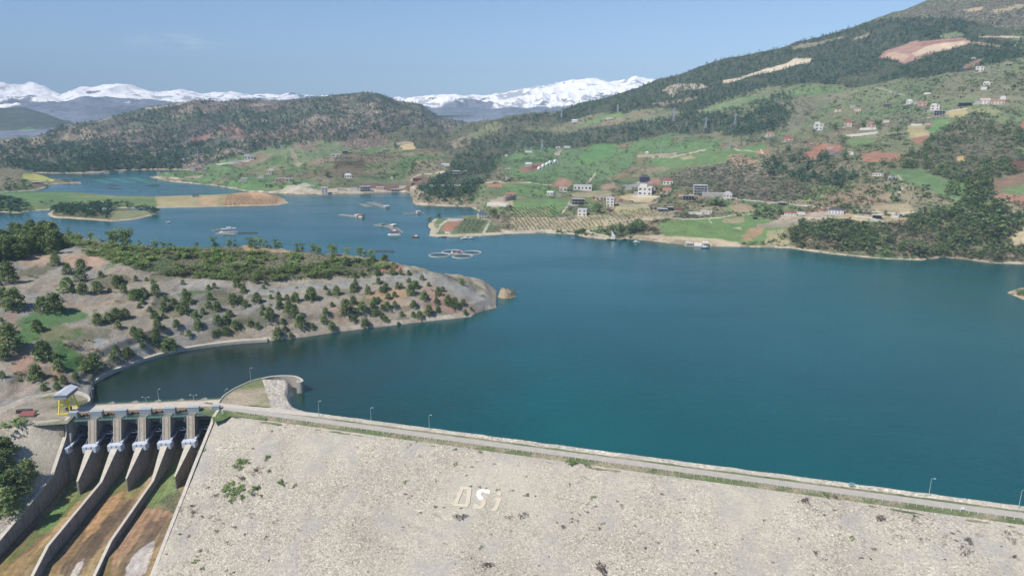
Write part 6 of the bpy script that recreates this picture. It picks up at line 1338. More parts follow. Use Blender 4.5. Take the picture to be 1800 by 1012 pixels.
HS = [
 # lakeside, right and middle
 (1133,344,24,15,'modern',WH,WH,'white two-storey cube villa with dark windows on its pale lawn terrace',-12,2,3,.7),
 (1231,343,24,17,'frame',GY,LGR,'four-level grey unfinished apartment house with open floor slabs',6,4,0,.6),
 (1255,347,42,7,'flat',GY,GY,'long low grey annex right of the open-floored apartment house',0,1,0,.35),
 (1210,353,20,9,'frame',GLS,GY,'low grey pavilion with dark glass front below the apartment house',0,1,0,.5),
 (1279,348,15,11,'hip',WH,GY,'small white pavilion with grey hip roof at the start of the lane',0,1,3,.8),
 (1134,321,16,14,'hip',NAV,DGR,'dark navy house at the top of the paved yard',10,2,3,.8),
 (1174,325,17,11,'hip',WH,RDR,'white bungalow with dark red roof above the cube villa',0,1,3,.7),
 (1172,340,15,9,'gable',PK,TIL,'pinkish weathered house below the red-roofed bungalow',0,1,2,.7),
 (1024,335,32,9,'flat',WH,LGR,'long white low house on the bare terrace above the fields',-6,1,5,.35),
 (990,337,14,7,'flat',CR,LGR,'pale flat-roofed house left of the long white terrace house',0,1,2,.6),
 (967,343,11,7,'gable',WH,LGR,'small white cottage at the top corner of the green field',0,1,2,.7),
 (983,346,8,4,'flat',GY,GY,'low grey shed right of the small white field cottage',0,1,0,.7),
 (1023,380,16,12,'flat',WH,LGR,'white two-storey house with a roof chimney at the edge of the sandy orchard',-8,2,2,.8),
 (1016,360,24,10,'frame',BR,GY,'unfinished brown house with concrete frame above the orchard path',-4,2,0,.6),
 (1072,363,14,15,'flat',WH,LGR,'tall white house with magenta ground floor left of the lane',-10,3,2,.9),
 (1054,352,16,6,'flat',CR,GY,'low cream house behind the big round tree',0,1,2,.5),
 (849,385,15,14,'hip',CR,SLT,'square lakeside house with blue slate pyramid roof',12,2,3,.9),
 (803,388,24,5,'flat',WH,TEA,'long low white shed with teal roof on the cultivated point',0,1,0,.5),
 (898,345,17,6,'gable',PK,TIL,'low house with orange tiled roof above the stone retaining walls',0,1,3,.5),
 (1164,373,18,6,'canopy',GY,LGR,'open grey-roofed shelter at the left of the lakeside yard',0,1,0,.6),
 (1178,372,10,8,'canopy',DGR,LGR,'small dark shelter with white roof in the lakeside yard',0,1,0,.8),
 (1193,370,11,5,'gable',WOO,RDR,'tiny dark red roofed hut in the lakeside yard',0,1,0,.7),
 (1245,376,12,5,'flat',WH,LGR,'small white building hidden among shrubs by the lane',0,1,2,.6),
 (1222,377,24,3,'flat',PWL,PWL,'low white enclosure left of the shrubs by the lane',0,1,0,.3),
 (1389,379,20,7,'gable',WH,RDR,'long low white house with dark red roof above the tan wall',0,1,4,.5),
 (1469,377,25,12,'hip',WH,DGR,'white colonnaded villa with dark domed roof beside the shore road',0,2,5,.6),
 (1541,386,15,8,'canopy',DGR,WH,'white-roofed open pavilion at the end of the shore road',0,1,0,.7),
 (1573,383,11,4,'flat',WH,LGR,'left one of two low white sheds on the shore road',0,1,0,.5),
 (1584,379,9,4,'tunnel',WH,TUN,'right one of two white shore road sheds, with rounded top',0,1,0,.5),
 (1543,310,17,5,'flat',WH,GY,'low white house at the top of the winding pale track',0,1,4,.5),
 (1567,319,13,8,'flat',GY,LGR,'grey boxy house beside the winding pale track',0,1,2,.9),
 (1529,356,11,4,'gable',CR,RDR,'little bright red roof alone on the brown slope',0,1,0,.8),
 (1349,357,11,4,'gable',CR,RDR,'small reddish shed right below the white lane',0,1,0,.7),
 (1375,361,14,5,'canopy',DGR,LGR,'dark open shed below the white lane',0,1,0,.6),
 (1236,372,9,3,'flat',CR,GY,'tiny cream hut right of the yard shelters',0,1,0,.6),
 (1327,386,8,4,'canopy',DGR,DGR,'dark carport at the left end of the curved drive',0,1,0,.6),
 # upper slopes, right
 (1354,243,13,10,'hip',WH,TIL,'white house with orange roof at the left of the upper village',10,2,2,.8),
 (1386,249,13,9,'gable',PK,RDR,'pinkish house with red roof right of the first village house',0,2,2,.8),
 (1439,229,14,11,'modern',WH,WH,'large white villa in front of the open green slope',12,2,2,.8),
 (1490,223,13,11,'hip',CR,RDR,'three-level cream villa with a small brown roof',0,3,2,.8),
 (1531,224,14,9,'hip',PK,TIL,'house with pointed orange roof among dark trees above the white garden wall',0,2,2,.9),
 (1473,196,10,6,'gable',CR,WOO,'cream hut with dark brown front alone on the green slope',0,1,1,.8),
 (1507,196,11,6,'gable',WH,TIL,'white arched house on the green slope',0,1,3,.6),
 (1499,189,8,4,'flat',GY,LGR,'small grey house just above the arched white house',0,1,0,.6),
 (1558,189,10,6,'flat',DGR,LGR,'dark cabin with white roof right of the slope houses',0,1,0,.6),
 (1598,183,10,8,'hip',WH,LGR,'white house at the left of the brown hillside cluster',0,2,2,.8),
 (1609,184,7,5,'flat',GY,LGR,'grey box house in the middle of the brown hillside cluster',0,1,0,.8),
 (1621,187,14,8,'gable',PK,TIL,'brown terraced house at the right of the hillside cluster',0,2,2,.7),
 (1630,166,11,3,'flat',WH,LGR,'long white shed high on the green slope',0,1,0,.4),
 (1643,194,14,9,'modern',WH,WH,'stepped white house above the blue-fronted building',0,2,2,.8),
 (1651,203,17,8,'frame',NAV,LGR,'building with blue glass front below the stepped white house',0,2,0,.6),
 (1696,188,21,7,'frame',DGR,DGR,'dark open concrete frame left of the pink houses',0,1,0,.5),
 (1731,183,15,10,'gable',WH,PK,'white and pink twin house at the top road',0,2,3,.7),
 (1754,183,20,8,'gable',CR,TIL,'wide brown-roofed house right of the pink twin house',0,2,4,.6),
 (1763,175,9,6,'hip',WH,LGR,'white house tucked behind the wide brown-roofed house',0,1,0,.9),
 (1718,183,9,6,'flat',GY,DGR,'grey house left of the pink twin house',0,1,0,.8),
 (1736,150,14,5,'modern',WH,WH,'white stepped villa high on the right slope',0,1,3,.6),
 (1729,159,9,6,'flat',WH,LGR,'white cube house just below the stepped high villa',0,1,0,.9),
 (1722,126,12,9,'flat',WH,PK,'tall pinkish white block by the forest edge',8,2,2,.9),
 (1691,125,10,4,'flat',SLT,LGR,'low blue-grey shed left of the tall block by the forest edge',0,1,0,.6),
 (1611,221,17,3,'flat',WH,LGR,'long white roof above the yellow terraced field',0,1,0,.5),
 (1631,219,9,4,'gable',PK,RDR,'dark red hut right above the yellow terraced field',0,1,0,.8),
 (1558,216,10,5,'flat',CR,GY,'cream house at the end of the garden wall',0,1,0,.6),
 (1711,100+4,6,3,'flat',WH,LGR,'white speck of a house at the upper forest edge',0,1,0,.6),
 # middle slopes
 (1010,216,10,6,'gable',WH,LGR,'white farmhouse below the ridge, right of centre',0,1,0,.7),
 (1072,210,13,3,'flat',WH,LGR,'long white barn on the green knoll below the ridge',0,1,0,.4),
 (981,261,8,3,'flat',WH,LGR,'left white shed at the top of the green farm slope',0,1,0,.5),
 (997,260,11,3,'flat',WH,LGR,'right white barn at the top of the green farm slope',0,1,0,.5),
 (984,267,9,4,'flat',PK,LGR,'pinkish shed below the white barns',0,1,0,.6),
 (980,273,10,5,'flat',CR,CR,'cream ruin lowest below the white barns',0,1,0,.6),
 (929,268,13,3,'flat',WH,LGR,'long white roof alone on the left of the farm slope',0,1,0,.4),
 (890,275,5,3,'flat',WH,LGR,'tiny white shed at the forest edge left of the farm slope',0,1,0,.6),
 (929,293,11,7,'gable',GY,LGR,'grey farmhouse left of the white tunnels',0,2,0,.8),
 (893,297,9,3,'gable',WH,TIL,'little white hut with orange roof left of the farm trees',0,1,0,.6),
 (942,297,11,5,'flat',RDR,RDR,'dark red barn left of the white tunnels',0,1,0,.5),
 (891,317,6,4,'flat',WH,LGR,'tiny white cube above the bare red bank',0,1,0,.8),
 (1137,270,6,4,'hip',WH,WH,'tiny white domed hut above the tan wall',0,1,0,.9),
 # left bay
 (438,281,16,7,'modern',WH,LGR,'white house at the end of the white hill road',0,1,3,.6),
 (413,287,20,3,'flat',WH,LGR,'long white roof on the hill road left of the white house',0,1,0,.4),
 (467,261,8,3,'flat',WH,LGR,'white speck of a house on the left skyline meadow',0,1,0,.5),
 (496,259,9,4,'flat',WH,TEA,'white house with greenish roof on the skyline meadow',0,1,0,.5),
 (477,306,11,9,'hip',WH,GY,'two-storey white house above the pale quay',0,2,2,.8),
 (459,313,9,4,'flat',WH,LGR,'low white house left of the two-storey quay house',0,1,0,.6),
 (493,321,16,7,'flat',PK,CR,'pinkish long building right below the two-storey quay house',0,2,3,.6),
 (508,320,13,6,'flat',CR,LGR,'cream block right of the pinkish long building',0,1,2,.6),
 (431,318,11,5,'flat',WH,LGR,'white house low on the green slope of the left bay',0,1,0,.6),
 (590,276,15,5,'flat',WH,CR,'cream house below the reddish orchard',0,1,2,.5),
 (607,271,10,6,'frame',GLS,LGR,'white house with dark front beside the reddish orchard',0,1,0,.7),
 (612,313,13,8,'hip',WH,LGR,'white villa right of the dark waterfront trees',0,1,3,.7),
 (571,342,11,12,'flat',WH,WH,'tall white house standing right at the water of the bay',0,3,2,.9),
 (642,337,19,9,'frame',GY,LGR,'grey two-storey waterfront building on the pale quay',0,2,0,.5),
 (693,337,13,4,'canopy',GY,LGR,'low waterfront shed at the right end of the quay',0,1,0,.5),
 (713,254,20,4,'flat',CR,PK,'tan pit building above the sand pit',0,1,0,.4),
 (682,266,24,3,'canopy',WH,LGR,'row of white roofs left of the sand pit',0,1,0,.3),
 (655,237,13,3,'flat',PK,LGR,'pale building on the distant brown ridge',0,1,0,.5),
 (733,319,16,6,'frame',PK,TIL,'orange terraced building above the right end of the quay',0,2,0,.6),
 (802,310,14,9,'frame',GY,LGR,'grey pillared house below the hill road of the bay',0,2,0,.7),
 (782,292,16,4,'gable',WH,LGR,'white farmhouse at the bend of the upper bay road',0,1,0,.6),
 (689,315,4,4,'flat',WH,LGR,'tiny white hut in the field above the quay',0,1,0,.8),
 (325,283,9,4,'gable',WH,LGR,'white hut high on the bright green slope of the far bay',0,1,0,.6),
 (339,301,9,6,'flat',WH,LGR,'left white house of the far bay hamlet',0,1,0,.8),
 (349,299,10,6,'gable',CR,TIL,'tile-roofed middle house of the far bay hamlet',0,1,2,.8),
 (359,303,9,5,'flat',PK,LGR,'pinkish right house of the far bay hamlet',0,1,0,.8),
 (299,292,8,4,'flat',WH,LGR,'white house at the top of the far bay shore road',0,1,0,.7),
 (279,301,5,4,'flat',WH,LGR,'white hut halfway along the far bay shore road',0,1,0,.8),
 (344,347,11,6,'gable',WH,DGR,'small dark-roofed farmhouse on the orange field peninsula',0,1,2,.8),
 (429,319,11,4,'flat',CR,LGR,'cream shed at the foot of the green slope',0,1,0,.6),
 (196,369,19,4,'tunnel',TUN,TUN,'long white greenhouse tunnel beside the pines of the wooded spit',75,1,0,1.2),
 (267,375,7,4,'flat',WH,LGR,'white hut at the tip of the wooded spit',0,1,0,.7),
 (1459,262,12,4,'flat',GY,GY,'low grey building on the orange cut terrace of the upper village',0,1,0,.5),
 (1197,345,8,5,'gable',CR,TIL,'small tiled hut left of the grey apartment house',0,1,0,.8),
 (1147,337,8,5,'flat',CR,GY,'small cream outbuilding right of the cube villa',0,1,0,.8),
 (1118,342,7,4,'flat',GY,LGR,'small grey shed left of the cube villa',0,1,0,.8),
 (1408,377,14,4,'flat',WH,LGR,'low white annex right of the white house with the red roof',0,1,0,.5),
 (1293,357,7,4,'gable',PK,TIL,'tiny tiled cottage above the meadow by the lane',0,1,0,.8),
 (600,336,14,5,'flat',CR,LGR,'long low cream building right of the tall waterside house on the quay',0,1,0,.4),
 (622,334,12,4,'flat',WH,GY,'low white building in the middle of the pale quay',0,1,0,.5),
 (668,333,14,4,'flat',PK,LGR,'low pinkish building behind the quay left of the waterfront shed',0,1,0,.5),
 (708,331,12,4,'flat',WH,LGR,'white building at the right end of the pale quay',0,1,0,.5),
 (548,330,12,3,'flat',CR,LGR,'low cream building on the rounded pale quay',0,1,0,.5),
 (32,242,11,4,'flat',WH,LGR,'white farm building on the far green plain',0,1,0,.6),
 (45,241,7,3,'flat',WH,LGR,'smaller white farm building on the far green plain',0,1,0,.6),
 (66,324,18,4,'canopy',WH,LGR,'white boathouse roof below the yellow field',0,1,0,.5),
]
for px, py, w, h, st, wa, ro, lb, rot, fl, nw, d in HS:
    house(px, py, w, h, st, wa, ro, lb, 'greenhouse' if st == 'tunnel' else ('shed' if any(k in lb for k in (' shed', 'barn', 'hut', 'shelter', 'carport', 'boathouse', 'roof above', 'row of white roofs')) else 'house'), rot, fl, nw, d)
for k, (px, py) in enumerate([(950, 298), (957, 294), (964, 291), (969, 288), (978, 286)]):
    house(px, py, 7, 5, 'tunnel', WH, TUN, ['leftmost and lowest of the five white arched tunnels on the farm slope', 'second white arched tunnel from the left on the farm slope', 'middle one of the five white arched tunnels on the farm slope', 'fourth white arched tunnel from the left on the farm slope', 'rightmost white arched tunnel, a little apart from the others on the farm slope'][k], 'greenhouse', 20, group='white arched tunnels on the farm slope')
house(1075, 371, 8, 2.2, 'flat', M('magenta_awning', C(170, 70, 130), .7), M('magenta_awning', C(170, 70, 130), .7), 'magenta market awning in front of the tall white house', 'awning', nw=0)
# retaining and garden walls
def gwall(pts, h, mat, label, th=.8):
    P = []
    for k in range(len(pts)-1):
        for q in range(6): f = q/6; P.append((pts[k][0]*(1-f)+pts[k+1][0]*f, pts[k][1]*(1-f)+pts[k+1][1]*f))
    P.append(pts[-1]); W = [find1(*p) for p in P]; m = MB(); n = len(W); vs = []
    for i, (x, y, z) in enumerate(W):
        a = W[max(i-1, 0)]; b = W[min(i+1, n-1)]; d = np.array([b[0]-a[0], b[1]-a[1]]); d /= max(1e-6, np.linalg.norm(d)); nn = np.array([-d[1], d[0]])*th
        hh = h*proj(x, y, z)[2]/F; vs += [(x, y, z-2), (x, y, z+hh), (x+nn[0], y+nn[1], z+hh), (x+nn[0], y+nn[1], z-2)]
    c = W[0]; vs = [(v[0]-c[0], v[1]-c[1], v[2]-c[2]) for v in vs]
    m.add(vs, [(4*i+k, 4*i+(k+1) % 4, 4*i+4+(k+1) % 4, 4*i+4+k) for i in range(n-1) for k in range(4)]+[(0, 3, 2, 1), (4*n-4, 4*n-3, 4*n-2, 4*n-1)])
    o = fixn(m.build('retaining_wall', mat)); o.location = c; tag(o, label, 'wall')
gwall([(1120, 277), (1150, 276), (1190, 273)], 5, STN, 'long tan retaining wall above the bright green field')
gwall([(1452, 258), (1470, 258), (1480, 259)], 0.1, PWL, 'low pale kerb wall on the red bank')
gwall([(1450, 274), (1478, 272)], 6, FRM, 'grey buttressed wall under the orange bank, left piece')
gwall([(1489, 273), (1500, 273)], 6, PWL, 'short white wall right of the conifer by the orange bank')
gwall([(1486, 241), (1510, 239), (1543, 235)], 4, PWL, 'long white terrace wall on the upper village lawn')
gwall([(1511, 229), (1540, 228)], 4, PWL, 'cream garden wall in front of the orange-roofed house')
gwall([(874, 354), (890, 354), (907, 350)], 8, STN, 'pinkish stone retaining wall below the orange-roofed house')
gwall([(856, 362), (875, 361), (893, 364)], 6, PWL, 'whitish retaining wall left below the pinkish one')
gwall([(978, 387), (996, 387), (1014, 384)], 5, STN, 'pinkish terrace wall below the white house by the orchard')
gwall([(1112, 346), (1135, 347), (1160, 347)], 2, PWL, 'white terrace wall around the lawn of the cube villa')
gwall([(1330, 400), (1345, 400), (1400, 399)], 6, STN, 'long tan wall above the grassy shore at the right')
gwall([(1258, 352), (1280, 350), (1296, 350)], 3, PWL, 'pale wall below the grey hip-roofed pavilion')
gwall([(782, 410), (790, 411), (792, 411)], 3, PWL, 'white wall at the landing of the cultivated point')
gwall([(900, 409), (960, 407), (1010, 407)], 2, PWL, 'low pale shore wall along the foot of the sandy orchard')
gwall([(1502, 381), (1530, 384), (1548, 390)], 2, PWL, 'pale low wall along the shore road')
gwall([(755, 328), (780, 328), (810, 327)], 3, PWL, 'whitish wall above the right corner of the bay')
gwall([(1640, 233-26), (1658, 206), (1668, 205)], 3, FRM, 'grey wall by the yellow terrace of the upper village')

# ================================================================== PYLONS AND LAMPS
PY = M('galvanised_steel', C(176, 182, 186), .5, metal=.2, var=.05)
def pylon(px, py, hp, label, grp='lattice pylons across the hills'):
    x, y, z, s, rz = site(px, py); h = hp*s; m = MB(); b = h*.1; t = h*.02; th = max(.28, .5*s)
    def leg(sx, sy, f): w = b+(t-b)*min(1, f/.75) if f < .75 else t; return (sx*w, sy*w, h*f)
    for sx in (-1, 1):
        for sy in (-1, 1): m.beam(leg(sx, sy, 0), leg(sx, sy, .75), th); m.beam(leg(sx, sy, .75), (sx*t*.6, sy*t*.6, h), th)
    for k in range(5):
        f0, f1 = k*.15, (k+1)*.15
        for sy in (-1, 1): m.beam(leg(-1, sy, f0), leg(1, sy, f1), th*.6); m.beam(leg(1, sy, f0), leg(-1, sy, f1), th*.6)
    e = empty('lattice_pylon', (x, y, z-1), rz+R(15), label, 'pylon', grp); m.build('tower_frame', PY, e)
    for f, w in ((.78, .2), (.87, .17), (.95, .12)):
        m = MB(); m.beam((-h*w, 0, h*f), (h*w, 0, h*f), th); m.beam((-h*w, 0, h*f), (0, 0, h*(f+.045)), th*.6); m.beam((h*w, 0, h*f), (0, 0, h*(f+.045)), th*.6); m.build('cross_arm', PY, e)
for a in [(1086,198,14,'pylon on the wooded slope left of the green knoll'),(1184,214,24,'tall pylon rising from the middle of the dark forest band'),(1240,230,24,'pylon at the lower edge of the forest band above the green hill'),(1292,219,20,'pylon in the forest right of the green hill'),(1162,269,13,'slim pylon on the green hill above the tan wall'),(953,265,20,'pylon above the green farm slope'),(987,208,16,'pylon near the ridge left of the white farmhouse'),(350,286,25,'pylon standing against the dark pine hill over the far bay'),(812,210,12,'pylon on the skyline saddle left of centre'),(850,196+16,10,'small pylon on the skyline right of the saddle'),(1283,262,14,'pylon at the right end of the bright green field'),(1572,172,12,'faint pylon on the green slope right of the mast trees')]:
    pylon(*a)
LAMP = M('lamp_steel', C(190, 198, 196), .45, metal=.1, var=.04)
def lamp(x, y, z, h, label, kind='single', grp=None, rz=0):
    e = empty('street_lamp', (x, y, z), rz, label, 'street lamp', grp); m = MB(); m.cyl((0, 0), .13, .07, 0, h, 8); m.box(-.25, .25, -.25, .25, -.1, .1); m.build('pole', LAMP, e)
    if kind == 'single': arms = [(.9, .25)]
    elif kind == 'double': arms = [(1.5, .5), (-1.5, .5)]
    else: arms = []
    for dx, dz in arms:
        m = MB(); m.beam((0, 0, h), (dx, 0, h+dz), .09); m.build('arm', LAMP, e); m = MB(); q = 1 if dx > 0 else -1; m.box(min(dx, dx+q*.7), max(dx, dx+q*.7), -.16, .16, h+dz-.08, h+dz+.12); m.build('lamp_head', M('lamp_head_white', C(232, 232, 228), .4, var=.03), e)
def crest_lamp(s, lb): p = dam(s, -9.6); lamp(p[0], p[1], 7, 8.6, lb, 'single', 'lamps along the dam crest road', math.atan2(DD[1], DD[0]))
for s, lb in ((39.3, 'first lamp on the dam crest right of the grassy spur'), (71.3, 'second lamp on the dam crest right of the grassy spur'), (105.4, 'third lamp on the dam crest right of the grassy spur'), (341.8, 'lamp on the right part of the dam crest, near the small signboards'), (375.9, 'lamp at the far right end of the dam crest')):
    crest_lamp(s, lb)
x, y, z = P7((441, 669))[0][0], P7((441, 669))[0][1], 7; lamp(x, y, 7, 8.4, 'lamp on the parapet of the grassy spur', 'single')
q = spw(83, 2.3); lamp(q[0], q[1], 7, 8.6, 'lamp where the spillway bridge meets the grassy spur', 'single')
for u, v, h, k, lb in ((44, -2.4, 8.4, 'single', 'tall single lamp between the two double lamps of the spillway bridge'), (37, -2.2, 3.6, 'double', 'left one of two short double lamps on the spillway bridge'), (63.5, -2.2, 3.6, 'double', 'right one of two short double lamps on the spillway bridge')):
    q = spw(u, v); lamp(q[0], q[1], 7, h, lb, k)
for px_, py_, h, lb in ((147, 693, 4, 'left short post on the curved intake wall'), (162, 697, 5, 'right short post on the curved intake wall'), (116, 690, 0, ''), (48, 697+16, 5.5, 'white-headed mast on the lawn behind the dark hut')):
    if h: q = P7((px_, py_))[0]; lamp(q[0], q[1], 7, h, lb, 'single')
x, y, z = find1(108, 404); lamp(x, y, z, hwm(22, x, y, z), 'tall pale mast on the headland track near the wood', 'none')
# ================================================================== CREST POSTS, SIGNS, LETTERS
POST = M('guard_post_concrete', C(214, 206, 188), .9, var=.05)
pm = MB(); pm.box(-.14, .14, -.14, .14, -.2, .95); pme = bpy.data.meshes.new('guard_post'); pme.from_pydata(pm.v, [], pm.f); pme.materials.append(POST)
s = -2.0
while s < 385:
    p = dam(s, .1); o = bpy.data.objects.new('guard_post', pme); col.objects.link(o); o.location = (p[0], p[1], 7.0); o.rotation_euler = (0, 0, -.278); tag(o, 'small pale concrete guard post in the grass along the dam crest road', 'post', 'guard posts along the dam crest road'); s += 3.3
for s, t, h, w, c_, lb in ((310.6, -8.6, 1.9, 2.2, C(110, 160, 168), 'blue and white signboard on posts at the stone edge of the dam crest'), (352, -.6, 1.6, 1.3, C(238, 236, 230), 'small white signboard beside the crest road near the right end')):
    p = dam(s, t); e = empty('signboard', (p[0], p[1], 7), -.278, lb, 'sign')
    m = MB(); m.box(-w/2, w/2, -.05, .05, h-.9, h+.5); m.build('board', M('sign_'+str(int(s)), c_, .5), e)
    for q in (-.35, .35): m = MB(); m.box(q*w-.06, q*w+.06, .051, .15, -.1, h+.4); m.build('post', LAMP, e)
p = P7((391.5, 727))[0]; e = empty('marker_stone', (p[0], p[1], 6.9), .3, 'white upright marker stone on the grass at the start of the dam crest', 'marker'); m = MB(); m.box(-.45, .45, -.3, .3, 0, 2.0); m.box(-.35, .35, -.22, .22, 2.001, 2.5); m.build('stone', PWL, e)
LET = M('letter_concrete', C(212, 198, 168), .9, var=.06, scale=.5); LETW = M('letter_white', C(250, 248, 240), .8, var=.04)
def letter(name, polys, label, mats):
    k = 4.015; pts0 = on_face(700+polys[0][0][0]/k, 760+polys[0][0][1]/k); e = empty(name, pts0, 0, label, 'letter')
    nrm = FN/np.linalg.norm(FN); ux = np.array([DD[0], DD[1], 0]); uy = np.cross(nrm, ux)
    import mathutils
    e.matrix_world = mathutils.Matrix(((ux[0], uy[0], nrm[0], pts0[0]), (ux[1], uy[1], nrm[1], pts0[1]), (ux[2], uy[2], nrm[2], pts0[2]), (0, 0, 0, 1)))
    for i, pl_ in enumerate(polys):
        L2 = []
        for a, b in pl_:
            q = on_face(700+a/k, 760+b/k)-pts0; L2.append((float(np.dot(q, ux)), float(np.dot(q, uy))))
        m = MB(); m.prism(L2, -.3, .32); fixn(m.build('stroke', mats[i], e))
    return e
letter('letter_slab', [[(440, 380), (510, 388), (519, 400), (505, 500), (490, 528), (385, 520), (392, 500), (470, 507), (478, 490), (488, 412), (482, 404), (437, 401)], [(437, 401), (461, 403), (421, 502), (392, 500)]], 'big pale concrete letter D laid on the dam face, leftmost of three', [LET, LET])
letter('letter_slab', [[(652, 412), (648, 432), (616, 428), (612, 424), (592, 420), (584, 430), (588, 448), (604, 463), (578, 477), (560, 462), (553, 440), (560, 412), (576, 402), (628, 404)], [(604, 463), (618, 476), (620, 500), (604, 530), (584, 541), (545, 540), (528, 526), (536, 504), (562, 508), (570, 520), (584, 514), (590, 500), (586, 486), (578, 477)]], 'big concrete letter S on the dam face with a bright white upper half', [LETW, LET])
letter('letter_slab', [[(690, 458), (733, 465), (694, 556), (660, 550), (668, 532), (678, 530), (696, 480), (686, 474)], [(700, 421), (731, 425), (724, 447), (694, 443)], [(706, 558), (716, 562), (712, 576), (700, 572)]], 'big pale concrete letter i with its dot on the dam face, rightmost of three', [LET, LET, LET])

# ================================================================== GANTRY CRANE, HUT
YEL = M('crane_yellow', (.72, .56, .06), .45, var=.08); ROOFM = M('crane_roof_metal', C(214, 218, 224), .4, var=.05); SIDEM = M('crane_cladding', C(150, 160, 172), .5, var=.05)
q = spw(-2.6, 3.4); gc = empty('gantry_crane', (q[0], q[1], 7), ANG, 'yellow-legged gantry crane with a grey metal canopy at the left end of the spillway bridge', 'crane')
for x0 in (-2.9, 2.9):
    for y0 in (-4.6, 4.6):
        m = MB(); m.beam((x0, y0, .2), (x0*.72, y0*.62, 9.4), .62); m.build('leg', YEL, gc)
for y0 in (-4.6, 4.6):
    m = MB(); m.box(-3.9, 3.9, y0-.35, y0+.35, .05, .6); m.build('base_beam', YEL, gc)
    f = .6; m = MB(); m.beam((-2.9*.83, y0*.78, 5.4), (2.9*.83, y0*.78, 5.4), .4); m.build('cross_beam', YEL, gc)
m = MB(); m.box(-2.3, 2.3, -2.6, 2.6, 9.0, 9.45); m.build('top_platform', YEL, gc)
m = MB(); m.box(-1.1, 1.3, -1.2, 1.2, .7, 2.4); m.build('hoist_machinery', M('machine_dark', C(80, 78, 70), .6), gc)
m = MB(); m.box(-3.2, 3.2, -6.2, 6.2, 9.6, 12.0); m.build('cladding', SIDEM, gc)
m = MB(); m.add([(-3.6, -6.6, 11.9), (3.6, -6.6, 11.9), (3.6, 6.6, 11.9), (-3.6, 6.6, 11.9), (0, -6.6, 13.5), (0, 6.6, 13.5)], [(0, 1, 4), (1, 2, 5, 4), (2, 3, 5), (3, 0, 4, 5), (3, 2, 1, 0)]); m.build('roof', ROOFM, gc)
q = spw(-21.5, 8.6); e = empty('hut', (q[0], q[1], 6.95), ANG, 'small hut with a bright red roof beside a dark wall left of the crane', 'hut')
m = MB(); m.box(-3.6, 3.6, -1.6, 1.6, 0, 1.5); m.build('wall', CR, e); m = MB(); m.add([(-4, -2.3, 1.5), (4.2, -2.3, 1.5), (3.6, 1.9, 2.6), (-3.4, 1.9, 2.6), (-4, -2.3, 1.35), (4.2, -2.3, 1.35), (3.6, 1.9, 2.45), (-3.4, 1.9, 2.45)], [(0, 1, 2, 3), (7, 6, 5, 4), (0, 4, 5, 1), (1, 5, 6, 2), (2, 6, 7, 3), (3, 7, 4, 0)]); m.build('roof', RDR, e)
q = spw(-24.5, 5.2); e = empty('dark_shed', (q[0], q[1], 6.95), ANG, 'low dark grey shed behind the red-roofed hut', 'shed'); m = MB(); m.box(-4.4, 3.4, -.8, 1.2, 0, 2.6); m.build('wall', M('charcoal_cladding', C(74, 70, 72), .7), e); m = MB(); m.box(-4.6, 3.6, -1, 1.4, 2.61, 2.75); m.build('roof', DGR, e)
m = MB(); n = 0
e = empty('wire_fence', (*spw(-2, 21), 6.9), ANG, 'thin wire fence along the top of the left stone bank', 'fence')
for k in range(18):
    m = MB(); m.box(-.06, .06, -.06, .06, -.5, 1.7); o = m.build('fence_post', LAMP, e); o.location = (-k*2.6, 0, 0)
m = MB(); m.box(-44.2, 0, -.02, .02, 1.5, 1.56); m.box(-44.2, 0, -.02, .02, .9, .94); m.build('wire', LAMP, e)

